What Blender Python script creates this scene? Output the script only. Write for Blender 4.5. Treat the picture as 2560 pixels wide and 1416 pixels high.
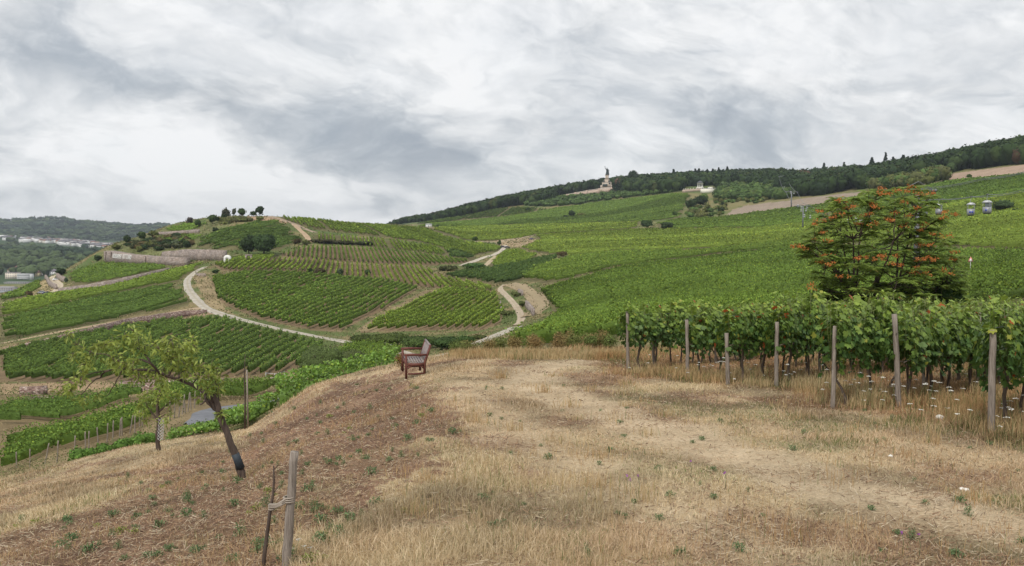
import bpy, math
import numpy as np
from mathutils import Vector, Matrix

for o in list(bpy.data.objects):
    bpy.data.objects.remove(o, do_unlink=True)
SC = bpy.context.scene
COL = SC.collection
RNG = np.random.default_rng(7)

# ------------------------------------------------------------------ camera
FPX = 2009.0                      # focal length in pixels of the 2560 px photograph
PITCH = math.atan(118.0 / FPX)    # the eye level sits at row 590
cam_d = bpy.data.cameras.new('camera')
cam_d.sensor_width = 36.0
cam_d.lens = 36.0 * FPX / 2560.0
cam_d.clip_start = 0.1
cam_d.clip_end = 30000.0
cam = bpy.data.objects.new('camera', cam_d)
COL.objects.link(cam)
cam.location = (0, 0, 0)
cam.rotation_euler = (math.pi / 2 - PITCH, 0, 0)
SC.camera = cam

# ------------------------------------------------------------------ light
SUN_EL, SUN_AZ = 52.0, 205.0      # azimuth clockwise from +Y: high, behind the camera, a little left
sun_d = bpy.data.lights.new('sun', 'SUN')
sun_d.energy = 1.9
sun_d.angle = math.radians(11)
sun_d.color = (1.0, 0.955, 0.89)
sun = bpy.data.objects.new('sun', sun_d)
COL.objects.link(sun)
sd = Vector((math.sin(math.radians(SUN_AZ)) * math.cos(math.radians(SUN_EL)),
             math.cos(math.radians(SUN_AZ)) * math.cos(math.radians(SUN_EL)),
             math.sin(math.radians(SUN_EL))))
sun.rotation_euler = sd.to_track_quat('Z', 'Y').to_euler()

SC.view_settings.view_transform = 'Standard'
SC.view_settings.look = 'None'
SC.view_settings.exposure = 0.45
SC.view_settings.gamma = 1.0
SC.render.engine = 'CYCLES'
SC.cycles.max_bounces = 5
SC.cycles.diffuse_bounces = 3
SC.cycles.glossy_bounces = 2
SC.cycles.transmission_bounces = 3
SC.cycles.transparent_max_bounces = 6
SC.cycles.volume_bounces = 0

# ------------------------------------------------------------------ sky: broken grey and white overcast over a pale blue
W = bpy.data.worlds.new('World')
SC.world = W
W.use_nodes = True
nt = W.node_tree
nt.nodes.clear()

class NB:
    """small helper for math node chains"""
    def __init__(s, t): s.t = t
    def n(s, typ, **k):
        x = s.t.nodes.new(typ)
        for a, b in k.items(): setattr(x, a, b)
        return x
    def put(s, sock, v):
        if isinstance(v, bpy.types.NodeSocket): s.t.links.new(v, sock)
        else: sock.default_value = v
    def m(s, op, a, b=0.0, c=None, clamp=False):
        x = s.n('ShaderNodeMath', operation=op, use_clamp=clamp)
        s.put(x.inputs[0], a); s.put(x.inputs[1], b)
        if c is not None: s.put(x.inputs[2], c)
        return x.outputs[0]
    def comb(s, a, b, c=0.0):
        x = s.n('ShaderNodeCombineXYZ')
        s.put(x.inputs[0], a); s.put(x.inputs[1], b); s.put(x.inputs[2], c)
        return x.outputs[0]
    def noise(s, vec, scale, detail=6, rough=.55, dist=0.0, out=0):
        x = s.n('ShaderNodeTexNoise')
        s.put(x.inputs['Vector'], vec)
        x.inputs['Scale'].default_value = scale
        x.inputs['Detail'].default_value = detail
        x.inputs['Roughness'].default_value = rough
        x.inputs['Distortion'].default_value = dist
        return x.outputs[out]
    def ramp(s, f, stops, interp='LINEAR'):
        x = s.n('ShaderNodeValToRGB')
        x.color_ramp.interpolation = interp
        e = x.color_ramp.elements
        while len(e) < len(stops): e.new(0.5)
        for i, (p, c) in enumerate(stops):
            e[i].position = p
            e[i].color = (c[0], c[1], c[2], 1) if len(c) == 3 else c
        s.put(x.inputs[0], f)
        return x.outputs[0]
    def mix(s, f, a, b, typ='MIX'):
        x = s.n('ShaderNodeMix', data_type='RGBA', blend_type=typ)
        s.put(x.inputs[0], f)
        for k, v in ((6, a), (7, b)):
            if isinstance(v, tuple) and len(v) == 3: v = (*v, 1)
            s.put(x.inputs[k], v)
        return x.outputs[2]

nb = NB(nt)
tc = nb.n('ShaderNodeTexCoord')
sep = nb.n('ShaderNodeSeparateXYZ'); nt.links.new(tc.outputs['Generated'], sep.inputs[0])
X, Y, Z = sep.outputs
den = nb.m('ADD', nb.m('MAXIMUM', Z, 0.0), 0.34)
PX_, PY_ = nb.m('DIVIDE', X, den), nb.m('DIVIDE', Y, den)
P = nb.comb(PX_, PY_, 0.0)
yy = nb.m('MAXIMUM', Y, 0.12)
warp = nb.n('ShaderNodeTexNoise'); nt.links.new(P, warp.inputs['Vector'])
warp.inputs['Scale'].default_value = 1.7; warp.inputs['Detail'].default_value = 5
ws = nb.n('ShaderNodeSeparateXYZ'); nt.links.new(warp.outputs['Color'], ws.inputs[0])
U = nb.m('ADD', nb.m('DIVIDE', X, yy), nb.m('MULTIPLY', nb.m('SUBTRACT', ws.outputs[0], .5), .22))
V = nb.m('ADD', nb.m('DIVIDE', Z, yy), nb.m('MULTIPLY', nb.m('SUBTRACT', ws.outputs[1], .5), .10))

def blob(px, py, rx, ry, ang, amp):
    """one broad cloud bank, given as a direction in the sky and its angular size"""
    u0, v0 = (px - 1280) / FPX, (590 - py) / FPX
    a = math.radians(ang)
    du, dv = nb.m('SUBTRACT', U, u0), nb.m('SUBTRACT', V, v0)
    p = nb.m('ADD', nb.m('MULTIPLY', du, math.cos(a) * FPX / rx), nb.m('MULTIPLY', dv, math.sin(a) * FPX / rx))
    q = nb.m('ADD', nb.m('MULTIPLY', du, -math.sin(a) * FPX / ry), nb.m('MULTIPLY', dv, math.cos(a) * FPX / ry))
    r2 = nb.m('ADD', nb.m('MULTIPLY', p, p), nb.m('MULTIPLY', q, q))
    return nb.m('MULTIPLY', nb.m('EXPONENT', nb.m('MULTIPLY', r2, -1.0)), amp * .72)

tot = nb.m('ADD', 0.79, 0.0)
for bl in [(900, 330, 420, 95, -12, -.50), (1150, 400, 300, 75, 0, -.36), (330, 190, 420, 50, -14, -.36), (120, 90, 300, 70, -10, -.16),
           (1850, 330, 260, 105, -25, -.56), (2050, 190, 330, 60, 10, -.16), (650, 60, 300, 40, -10, -.10), (1500, 60, 240, 40, -5, -.05),
           (30, 490, 190, 22, 0, -.24), (420, 520, 170, 18, -5, -.14), (900, 520, 160, 25, -5, -.30), (2450, 300, 180, 60, 0, -.10), (60, 300, 150, 30, -15, -.14),
           (330, 320, 330, 70, -18, .26), (520, 410, 140, 50, 0, .16), (1180, 200, 160, 45, 0, .26), (1560, 350, 90, 60, 20, .28),
           (1280, 470, 200, 30, 5, .24), (900, 555, 200, 12, 0, .22), (150, 535, 260, 16, 0, .10), (2300, 100, 300, 80, 0, .14), (1000, 20, 500, 40, 0, .16), (210, 160, 80, 18, 0, .12)]:
    tot = nb.m('ADD', tot, blob(*bl))
n1 = nb.noise(P, 1.5, 9, .56, .6)
n2 = nb.noise(nb.comb(PX_, nb.m('MULTIPLY', PY_, 1.3), 3.3), 4.2, 10, .58, .3)
n3 = nb.noise(nb.comb(nb.m('MULTIPLY', U, 3.0), nb.m('MULTIPLY', V, 5.2), 8.0), 2.3, 11, .60, .5)
tot = nb.m('ADD', tot, nb.m('MULTIPLY', nb.m('SUBTRACT', n1, .5), .45))
tot = nb.m('ADD', tot, nb.m('MULTIPLY', nb.m('SUBTRACT', n2, .5), .40))
tot = nb.m('ADD', tot, nb.m('MULTIPLY', nb.m('SUBTRACT', n3, .5), .60))
def edge(f, lo, hi, amp):
    x = nb.n('ShaderNodeMapRange', interpolation_type='SMOOTHSTEP'); nt.links.new(f, x.inputs[0]); x.inputs[1].default_value = lo; x.inputs[2].default_value = hi; x.inputs[3].default_value = -amp; x.inputs[4].default_value = amp
    return x.outputs[0]
n5 = nb.noise(nb.comb(nb.m('MULTIPLY', U, 2.2), nb.m('MULTIPLY', nb.m('ADD', V, nb.m('MULTIPLY', U, .25)), 5.5), 31.0), 1.5, 13, .62, .2)
n6 = nb.noise(nb.comb(nb.m('MULTIPLY', U, 3.0), nb.m('MULTIPLY', nb.m('ADD', V, nb.m('MULTIPLY', U, .2)), 8.0), 57.0), 2.2, 13, .64, .2)
tot = nb.m('ADD', tot, edge(n5, .46, .56, .11)); tot = nb.m('ADD', tot, edge(n6, .44, .56, .07))
n4 = nb.noise(nb.comb(nb.m('MULTIPLY', U, 5.0), nb.m('MULTIPLY', V, 9.0), 2.0), 2.4, 5, .55, .25)
tot = nb.m('ADD', tot, nb.m('MULTIPLY', nb.m('SUBTRACT', nb.m('ABSOLUTE', nb.m('SUBTRACT', n4, .5)), .09), 1.1))
cloud = nb.ramp(tot, [(0.0, (.275, .305, .345)), (.25, (.35, .378, .41)), (.48, (.455, .477, .50)), (.70, (.575, .588, .60)), (1.0, (.70, .705, .71))])
sky = nb.n('ShaderNodeTexSky'); sky.sky_type = 'NISHITA'; sky.sun_disc = False
sky.sun_elevation = math.radians(SUN_EL); sky.sun_rotation = math.radians(SUN_AZ)
skyc = nb.mix(1.0, sky.outputs[0], (.10, .10, .10), 'MULTIPLY')
cover = nb.m('ADD', nb.m('MULTIPLY', n3, .2), .86, clamp=True)
fin = nb.mix(cover, skyc, cloud)
bg = nb.n('ShaderNodeBackground'); nt.links.new(fin, bg.inputs[0]); bg.inputs[1].default_value = 1.0
wo = nb.n('ShaderNodeOutputWorld'); nt.links.new(bg.outputs[0], wo.inputs[0])

# ------------------------------------------------------------------ geometry helpers
def ratio(py):
    """row of the photograph -> tangent of the elevation angle (z per unit of forward distance)"""
    t = (708.0 - np.asarray(py, float)) / FPX
    return (-math.sin(PITCH) + math.cos(PITCH) * t) / (math.cos(PITCH) + math.sin(PITCH) * t)
def uof(px, py):
    t = (708.0 - np.asarray(py, float)) / FPX
    return ((np.asarray(px, float) - 1280) / FPX) / (math.cos(PITCH) + math.sin(PITCH) * t)
def to_px(x, y, z):
    """world -> photograph pixel (used to check sizes)"""
    d = y * math.cos(PITCH) - z * math.sin(PITCH)
    v = y * math.sin(PITCH) + z * math.cos(PITCH)
    return 1280 + FPX * x / d, 708 - FPX * v / d

def pchip(xk, yk, x):
    xk, yk = np.asarray(xk, float), np.asarray(yk, float)
    h = np.diff(xk); d = np.diff(yk) / h
    m = np.zeros(len(xk)); m[0], m[-1] = d[0], d[-1]
    for i in range(1, len(xk) - 1):
        if d[i - 1] * d[i] > 0:
            w1, w2 = 2 * h[i] + h[i - 1], h[i] + 2 * h[i - 1]
            m[i] = (w1 + w2) / (w1 / d[i - 1] + w2 / d[i])
    i = np.clip(np.searchsorted(xk, x) - 1, 0, len(xk) - 2)
    t = np.clip((x - xk[i]) / h[i], 0, 1)
    return ((1 + 2 * t) * (1 - t) ** 2) * yk[i] + t * (1 - t) ** 2 * h[i] * m[i] + t * t * (3 - 2 * t) * yk[i + 1] + t * t * (t - 1) * h[i] * m[i + 1]

def vnoise(x, y, seed=0):
    """value noise 0..1"""
    xi, yi = np.floor(x).astype(np.int64), np.floor(y).astype(np.int64)
    fx, fy = x - xi, y - yi
    fx, fy = fx * fx * (3 - 2 * fx), fy * fy * (3 - 2 * fy)
    def h(a, b):
        n = (a * 374761393 + b * 668265263 + seed * 1442695041) & 0xffffffff
        n = ((n ^ (n >> 13)) * 1274126177) & 0xffffffff
        return ((n ^ (n >> 16)) & 0xffff) / 65535.0
    return (h(xi, yi) * (1 - fx) + h(xi + 1, yi) * fx) * (1 - fy) + (h(xi, yi + 1) * (1 - fx) + h(xi + 1, yi + 1) * fx) * fy
def fbm(x, y, o=4, seed=0):
    s, a, t = 0, .5, 0
    for i in range(o):
        s = s + a * vnoise(x * 2 ** i + i * 17.3, y * 2 ** i - i * 9.1, seed + i); t += a; a *= .5
    return s / t

# ------------------------------------------------------------------ terrain: hill profiles (distance, row or height)
PLANE = [(1.2, -2.10), (3, -2.24), (6, -2.48), (8, -2.64), (12, -2.96), (16, -3.28), (20, -3.6), (25, -4.0), (30, -4.4)]
RIV = [(900, -92), (1310, -92), (1335, -86), (1500, -82), (1700, -70), (2100, -50)]
FARL = [(2600, -44), (3100, -25), (3300, -22)]
COLS = {
 -700: [(1.2, -2.3), (3, -2.6), (6, -3.5), (8, -4.2), (12, -5.6), (16, -7.0), (20, -8.3), (25, -9.8), (30, -11.4), (40, -15), (75, -24), (100, -26), (200, -32), (350, -37), (500, -50), (700, -86)] + RIV + FARL + [(4000, 0), (5000, 60), (6500, 70), (9000, 60)],
 0: [(1.2, -2.15), (3, -2.35), (6, -2.95), (8, -3.3), (12, -4.35), (16, -5.35), (20, -6.4), (25, -7.7), (30, -9.15), (40, -12.5), (55, -17), (75, -22), (100, -24), (130, 990), (160, 945), (200, 885), (250, 830), (300, 795), (350, 775), (400, 757), (450, 745), (500, 735), (600, -50), (720, -86)] + RIV + [(2600, 632), (3000, 612), (3250, 603), (3600, 596), (4200, 580), (5000, 558), (6000, 575), (9000, 580)],
 150: [(1.2, -2.12), (3, -2.32), (6, -2.85), (8, -3.2), (12, -4.15), (16, -5.1), (20, -6.1), (25, -7.15), (30, -8.8), (40, -11.8), (55, -16.2), (75, -20), (100, 1075), (130, 985), (160, 935), (200, 870), (250, 815), (300, 778), (350, 752), (400, 737), (450, 722), (500, 703), (550, 682), (600, -30), (750, -70)] + RIV + [(2600, 637), (3000, 622), (3200, 612), (3600, 600), (4200, 580), (5000, 553), (6000, 570), (9000, 580)],
 300: [(1.2, -2.1), (3, -2.3), (6, -2.75), (8, -3.1), (12, -4.0), (16, -4.95), (20, -5.85), (25, -6.7), (30, -8.2), (40, -11), (55, -15), (75, -18.7), (100, 1010), (125, 978), (160, 925), (200, 860), (250, 812), (300, 772), (350, 735), (400, 705), (450, 670), (500, 650), (530, 622), (560, 612), (600, 608), (650, -10), (800, -50)] + RIV + [(2600, 640), (3000, 634), (3200, 625), (3600, 612), (4200, 590), (5000, 564), (6000, 570), (9000, 580)],
 450: [(1.2, -2.1), (3, -2.27), (6, -2.68), (8, -3.0), (12, -3.88), (16, -4.82), (20, -5.6), (25, -6.4), (30, -7.8), (40, -10.5), (55, -13.7), (75, 1030), (100, 992), (122, 974), (160, 910), (200, 855), (250, 800), (300, 748), (350, 712), (400, 685), (450, 662), (500, 640), (550, 602), (600, 577), (650, 558), (800, -15), (1000, -60)] + RIV[1:] + [(2600, 645), (3000, 640), (3600, 625), (4200, 595), (5000, 568), (6000, 572), (9000, 580)],
 600: [(1.2, -2.1), (3, -2.25), (6, -2.6), (8, -2.9), (12, -3.75), (16, -4.72), (20, -5.4), (25, -6.1), (30, -7.6), (40, -10), (55, -13), (75, 1035), (100, 990), (122, 968), (160, 900), (200, 845), (240, 799), (300, 738), (350, 697), (400, 661), (450, 640), (500, 607), (550, 574), (600, 552), (640, 541), (800, -5), (1100, -55), (1340, -86), (1700, -70), (2600, 650), (4200, 600), (5000, 572), (9000, 582)],
 680: [(1.2, -2.1), (3, -2.25), (6, -2.58), (8, -2.82), (12, -3.55), (16, -4.3), (20, -5.0), (25, -5.5), (30, -6.9), (40, -9.2), (55, -11.8), (75, 1010), (100, 975), (130, 945), (160, 896), (200, 845), (235, 812), (300, 742), (350, 700), (400, 667), (450, 645), (500, 610), (550, 580), (600, 556), (640, 541), (700, 545), (900, -5), (1300, -40), (2000, -40), (4500, 590), (5000, 582), (9000, 588)],
 800: [(1.2, -2.1), (3, -2.25), (6, -2.55), (8, -2.75), (12, -3.3), (16, -3.95), (20, -4.5), (25, -4.75), (30, -5.6), (40, -8.3), (55, -11.0), (75, 985), (100, 960), (130, 925), (160, 890), (200, 852), (218, 835), (250, 797), (300, 747), (350, 705), (400, 673), (450, 651), (500, 627), (550, 602), (600, 580), (670, 552), (760, 556), (950, -10), (1400, -40), (3000, -10), (5000, 590), (9000, 592)],
 900: [(1.2, -2.1), (3, -2.24), (6, -2.52), (8, -2.72), (12, -3.2), (16, -3.72), (20, -4.22), (25, -4.6), (30, -5.15), (40, -7.4), (55, -10.7), (75, 965), (100, 942), (130, 910), (160, 885), (190, 862), (220, 837), (250, 806), (300, 756), (350, 718), (400, 686), (450, 661), (500, 638), (550, 613), (600, 591), (700, 560), (780, 563), (950, 600), (1300, -20), (5000, 592), (9000, 592)],
 1000: PLANE[:4] + [(12, -3.06), (16, -3.46), (20, -3.9), (25, -4.35), (30, -4.83), (40, -6.8), (55, 966), (75, 950), (100, 930), (135, 900), (160, 880), (200, 848), (250, 803), (300, 753), (350, 716), (400, 687), (450, 662), (500, 638), (550, 616), (600, 597), (700, 570), (760, 563), (900, 580), (1200, 577), (1400, 563), (1500, 561), (1700, 565), (2500, -20), (9000, 592)],
 1100: PLANE[:7] + [(25, -4.1), (30, -4.6), (40, -6.4), (55, 955), (75, 940), (100, 915), (140, 890), (170, 868), (200, 845), (250, 795), (300, 747), (350, 713), (400, 687), (450, 662), (500, 640), (550, 624), (600, 607), (700, 580), (800, 571), (950, 565), (1100, 556), (1250, 550), (1400, 549), (1600, 551), (2500, 0), (9000, 592)],
 1200: PLANE[:8] + [(30, -4.5), (45, -6.8), (60, 887), (80, 880), (110, 869), (140, 856), (170, 840), (200, 824), (250, 778), (300, 737), (350, 706), (400, 681), (450, 663), (500, 645), (550, 630), (600, 617), (700, 594), (850, 578), (1000, 565), (1150, 545), (1300, 528), (1500, 525), (1700, 527), (2500, 560), (9000, 592)],
 1300: PLANE + [(45, -6.6), (60, 880), (80, 872), (110, 855), (150, 835), (190, 810), (230, 775), (270, 738), (300, 714), (350, 690), (400, 672), (450, 656), (500, 642), (600, 613), (700, 592), (850, 575), (1000, 553), (1150, 530), (1300, 512), (1500, 505), (1700, 507), (2500, 540), (9000, 592)],
 1500: PLANE + [(45, -6.2), (60, 860), (80, 850), (110, 828), (150, 795), (200, 755), (250, 718), (300, 689), (350, 668), (400, 652), (500, 625), (600, 602), (700, 583), (850, 560), (1000, 538), (1150, 512), (1300, 488), (1390, 477), (1500, 474), (1700, 480), (2500, 530), (9000, 590)],
 1700: PLANE + [(45, -5.9), (60, -6.9), (80, 812), (110, 791), (150, 765), (200, 730), (250, 698), (300, 672), (400, 638), (500, 612), (600, 590), (700, 568), (850, 538), (1000, 505), (1080, 483), (1250, 470), (1400, 460), (1700, 462), (2500, 520), (9000, 590)],
 2000: PLANE + [(45, -5.7), (60, -6.8), (80, 798), (110, 770), (150, 735), (200, 700), (250, 672), (300, 650), (400, 615), (500, 585), (600, 556), (700, 528), (800, 508), (900, 492), (1000, 482), (1200, 464), (1400, 450), (1700, 450), (2500, 520), (9000, 590)],
 2300: PLANE + [(45, -5.6), (60, -6.5), (80, 750), (110, 722), (150, 690), (200, 660), (250, 635), (300, 612), (400, 570), (500, 530), (600, 492), (700, 465), (850, 445), (1000, 430), (1200, 428), (1700, 430), (2500, 500), (9000, 590)],
 2560: PLANE + [(45, -5.3), (60, -6.0), (80, 738), (110, 706), (150, 672), (200, 640), (250, 606), (300, 576), (400, 520), (500, 470), (600, 433), (700, 410), (850, 390), (1000, 382), (1200, 385), (1700, 390), (2500, 480), (9000, 590)],
 3200: PLANE + [(45, -5.0), (60, -5.6), (80, 710), (110, 680), (150, 640), (200, 600), (250, 562), (300, 530), (400, 470), (500, 420), (600, 385), (700, 365), (850, 345), (1000, 340), (1700, 350), (2500, 450), (9000, 590)],
}
NS, NUM = 760, 1000
sg = np.linspace(math.log(1.2), math.log(6500), NS)
Dg = np.exp(sg)
ug = np.concatenate([np.linspace(-1.35, -.74, 40)[:-1], np.linspace(-.74, .74, NUM), np.linspace(.74, 1.35, 40)[1:]])
cx_ = sorted(COLS)
prof = []
for c in cx_:
    d = np.array([e[0] for e in COLS[c]], float)
    z = np.array([ratio(e[1]) * e[0] if e[1] > 200 else e[1] for e in COLS[c]], float)
    prof.append(pchip(np.log(d), z, sg))
prof = np.array(prof)
uc = (np.array(cx_) - 1280) / FPX
G = np.empty((len(ug), NS))
for j in range(NS):
    G[:, j] = pchip(uc, prof[:, j], ug)
XX, YY = ug[:, None] * Dg[None, :], np.broadcast_to(Dg[None, :], (len(ug), NS))
G += (fbm(XX / 60, YY / 60, 3, 3) - .5) * np.clip((YY - 60) / 250, 0, 1) * 3.0
G += (fbm(XX / 6, YY / 6, 3, 5) - .5) * np.clip(YY / 30, 0, 1) * .35
G += (fbm(XX / .9, YY / .9, 3, 9) - .5) * .10
G += (fbm(XX / 220, YY / 220, 4, 11) - .5) * np.clip((YY - 1500) / 1500, 0, 1) * 45 * (XX < 0)

def gz(x, y):
    """ground height"""
    x, y = np.asarray(x, float), np.maximum(np.asarray(y, float), 1.21)
    a = np.clip(np.interp(x / y, ug, np.arange(len(ug))), 0, len(ug) - 1.001)
    b = np.clip((np.log(y) - sg[0]) / (sg[1] - sg[0]), 0, NS - 1.001)
    i, j = a.astype(int), b.astype(int); f, g = a - i, b - j
    return (G[i, j] * (1 - f) + G[i + 1, j] * f) * (1 - g) + (G[i, j + 1] * (1 - f) + G[i + 1, j + 1] * f) * g

def at(px, py, dmin=1.5, dmax=6400):
    """where the line of sight through a pixel of the photograph meets the ground beyond dmin"""
    u, r = float(uof(px, py)), float(ratio(py))
    D = np.exp(np.linspace(math.log(dmin), math.log(dmax), 2500))
    g = gz(u * D, D) - r * D
    k = np.nonzero(g >= 0)[0]
    if len(k) and k[0] > 0:
        i = k[0]; t = -g[i - 1] / (g[i] - g[i - 1]); d = D[i - 1] + t * (D[i] - D[i - 1])
    elif len(k): d = D[0]
    else: d = D[int(np.argmax(g / D))]
    return np.array([u * d, d, float(gz(u * d, d))])
def atd(px, py, d):
    """a point on the line of sight through a pixel, at forward distance d"""
    return np.array([float(uof(px, py)) * d, d, float(ratio(py)) * d])

def proj_poly(pts, dmin, dmax=8000, closed=True):
    out = []
    n = len(pts)
    for i in range(n if closed else n - 1):
        a, b = pts[i], pts[(i + 1) % n]
        k = max(1, int(math.hypot(b[0] - a[0], b[1] - a[1]) / 14))
        for q in range(k):
            t = q / k
            out.append(at(a[0] + (b[0] - a[0]) * t, a[1] + (b[1] - a[1]) * t, dmin, dmax))
    if not closed: out.append(at(*pts[-1], dmin, dmax))
    return np.array(out)
def inpoly(x, y, poly):
    c = np.zeros(np.shape(x), bool)
    px, py = poly[:, 0], poly[:, 1]
    j = len(px) - 1
    for i in range(len(px)):
        if py[i] != py[j]:
            c ^= ((py[i] > y) != (py[j] > y)) & (x < (px[j] - px[i]) * (y - py[i]) / (py[j] - py[i]) + px[i])
        j = i
    return c

# ------------------------------------------------------------------ mesh helpers
def mkmesh(name, V, F, mats=(), mi=None, cols=None, smooth=False):
    """V (n,3); F an (m,k) array or a list of such arrays; cols (n,3) vertex colours"""
    if isinstance(F, np.ndarray): F = [F]
    F = [np.asarray(f, np.int32) for f in F if len(f)]
    me = bpy.data.meshes.new(name)
    V = np.ascontiguousarray(V, np.float32)
    me.vertices.add(len(V)); me.vertices.foreach_set('co', V.ravel())
    nl = sum(f.size for f in F); npoly = sum(len(f) for f in F)
    me.loops.add(nl); me.polygons.add(npoly)
    me.loops.foreach_set('vertex_index', np.concatenate([f.ravel() for f in F]))
    tot = np.concatenate([np.full(len(f), f.shape[1], np.int32) for f in F])
    st = np.concatenate([[0], np.cumsum(tot)[:-1]]).astype(np.int32)
    me.polygons.foreach_set('loop_start', st)
    if mi is not None: me.polygons.foreach_set('material_index', np.asarray(mi, np.int32))
    if smooth: me.polygons.foreach_set('use_smooth', np.ones(npoly, bool))
    for m in mats: me.materials.append(m)
    if cols is not None:
        a = me.color_attributes.new('col', 'FLOAT_COLOR', 'POINT')
        c = np.ones((len(V), 4), np.float32); c[:, :3] = cols
        a.data.foreach_set('color', c.ravel())
    me.update(calc_edges=True)
    return me

def tag(o, label=None, cat=None, group=None, kind=None):
    if label: o['label'] = label
    if cat: o['category'] = cat
    if group: o['group'] = group
    if kind: o['kind'] = kind
    return o
def obj(name, me, parent=None, loc=(0, 0, 0), rot=(0, 0, 0), scale=(1, 1, 1)):
    o = bpy.data.objects.new(name, me)
    COL.objects.link(o)
    o.parent = parent
    o.location = loc; o.rotation_euler = rot; o.scale = scale
    return o
def empty(name, loc, rz=0.0, **k):
    o = bpy.data.objects.new(name, None)
    COL.objects.link(o); o.location = loc; o.rotation_euler = (0, 0, rz); o.empty_display_size = .2
    return tag(o, **k)
def copy_tree(o, parent=None):
    c = o.copy(); COL.objects.link(c); c.parent = parent
    for ch in list(o.children): copy_tree(ch, c)
    return c

class MB:
    """collects simple shapes into one mesh; colour and material index per shape"""
    def __init__(s): s.V, s.F, s.M, s.C, s.n = [], {}, {}, [], 0
    def add(s, V, F, m=0, col=(1, 1, 1)):
        V = np.asarray(V, float).reshape(-1, 3)
        for f in ([F] if isinstance(F, np.ndarray) else F):
            f = np.asarray(f, np.int32)
            if f.ndim == 1: f = f[None]
            s.F.setdefault(f.shape[1], []).append(f + s.n)
            s.M.setdefault(f.shape[1], []).append(np.full(len(f), m))
        s.V.append(V)
        c = np.asarray(col, float)
        s.C.append(np.broadcast_to(c, (len(V), 3)) if c.ndim == 1 else c)
        s.n += len(V)
    def box(s, c, size, rz=0.0, m=0, col=(1, 1, 1), rot=None, taper=1.0):
        h = np.array(size, float) / 2
        P_ = np.array([[x, y, z] for z in (-1, 1) for y in (-1, 1) for x in (-1, 1)], float) * h
        P_[4:, :2] *= taper
        if rot is None: rot = Matrix.Rotation(rz, 3, 'Z')
        P_ = P_ @ np.array(rot).T + np.array(c, float)
        s.add(P_, np.array([[0, 2, 3, 1], [4, 5, 7, 6], [0, 1, 5, 4], [2, 6, 7, 3], [0, 4, 6, 2], [1, 3, 7, 5]]), m, col)
    def tube(s, pts, rad, sides=7, m=0, col=(1, 1, 1), caps=True):
        pts = np.asarray(pts, float); n = len(pts)
        rad = np.full(n, rad) if np.isscalar(rad) else np.asarray(rad, float)
        T = np.gradient(pts, axis=0); T /= np.maximum(np.linalg.norm(T, axis=1, keepdims=True), 1e-9)
        ref = np.array([0, 0, 1.0]) if abs(T[0][2]) < .9 else np.array([1.0, 0, 0])
        a = np.cross(T, ref); a /= np.maximum(np.linalg.norm(a, axis=1, keepdims=True), 1e-9)
        b = np.cross(T, a)
        th = np.arange(sides) * 2 * math.pi / sides
        Vv = pts[:, None] + rad[:, None, None] * (np.cos(th)[None, :, None] * a[:, None] + np.sin(th)[None, :, None] * b[:, None])
        i = np.arange(n - 1)[:, None] * sides; j = np.arange(sides)[None]; k = (j + 1) % sides
        Fq = np.stack([i + j, i + k, i + sides + k, i + sides + j], -1).reshape(-1, 4)
        Fs = [Fq]
        if caps: Fs += [np.arange(sides)[::-1].reshape(1, -1), (np.arange(sides) + (n - 1) * sides).reshape(1, -1)]
        s.add(Vv.reshape(-1, 3), Fs, m, col)
    def lathe(s, c, prof_, sides=16, m=0, col=(1, 1, 1)):
        pr = np.asarray(prof_, float); n = len(pr)
        th = np.arange(sides) * 2 * math.pi / sides
        Vv = np.stack([pr[:, 0][:, None] * np.cos(th), pr[:, 0][:, None] * np.sin(th), np.repeat(pr[:, 1][:, None], sides, 1)], -1) + np.array(c, float)
        i = np.arange(n - 1)[:, None] * sides; j = np.arange(sides)[None]; k = (j + 1) % sides
        Fq = np.stack([i + j, i + k, i + sides + k, i + sides + j], -1).reshape(-1, 4)
        s.add(Vv.reshape(-1, 3), [Fq, np.arange(sides)[::-1].reshape(1, -1), (np.arange(sides) + (n - 1) * sides).reshape(1, -1)], m, col)
    def prism(s, poly, a, b, m=0, col=(1, 1, 1)):
        """polygon (k,2) in the local XZ plane pushed from y=a to y=b"""
        p = np.asarray(poly, float); k = len(p)
        V1 = np.stack([p[:, 0], np.full(k, a), p[:, 1]], 1); V2 = V1.copy(); V2[:, 1] = b
        j = np.arange(k); q = (j + 1) % k
        s.add(np.concatenate([V1, V2]), [np.arange(k).reshape(1, -1), (np.arange(k)[::-1] + k).reshape(1, -1), np.stack([j, j + k, q + k, q], 1)], m, col)
    def mesh(s, name, mats, smooth=False, cols=True):
        ks = sorted(s.F)
        return mkmesh(name, np.concatenate(s.V), [np.concatenate(s.F[k]) for k in ks], mats, np.concatenate([np.concatenate(s.M[k]) for k in ks]),
                      np.concatenate(s.C) if cols else None, smooth)
    def build(s, name, mats, parent=None, smooth=False, loc=(0, 0, 0), rz=0.0):
        return obj(name, s.mesh(name, mats if isinstance(mats, (list, tuple)) else [mats], smooth), parent, loc, (0, 0, rz))

def rnd_unit(n, rng, up=0.0):
    v = rng.normal(size=(n, 3)); v[:, 2] += up
    return v / np.linalg.norm(v, axis=1, keepdims=True)
def leaf_quads(C, size, rng, up=.6, aspect=.75, nrm=None):
    """small leaf-like diamonds centred on C"""
    n = len(C)
    nn = rnd_unit(n, rng, up) if nrm is None else nrm
    r = rng.normal(size=(n, 3)); a = np.cross(nn, r); a /= np.linalg.norm(a, axis=1, keepdims=True) + 1e-9
    b = np.cross(nn, a)
    s = (np.full(n, size) if np.isscalar(size) else size)[:, None] * .5
    V = np.stack([C + a * s, C + b * s * aspect, C - a * s, C - b * s * aspect], 1).reshape(-1, 3)
    return V, np.arange(n * 4).reshape(-1, 4)

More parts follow.
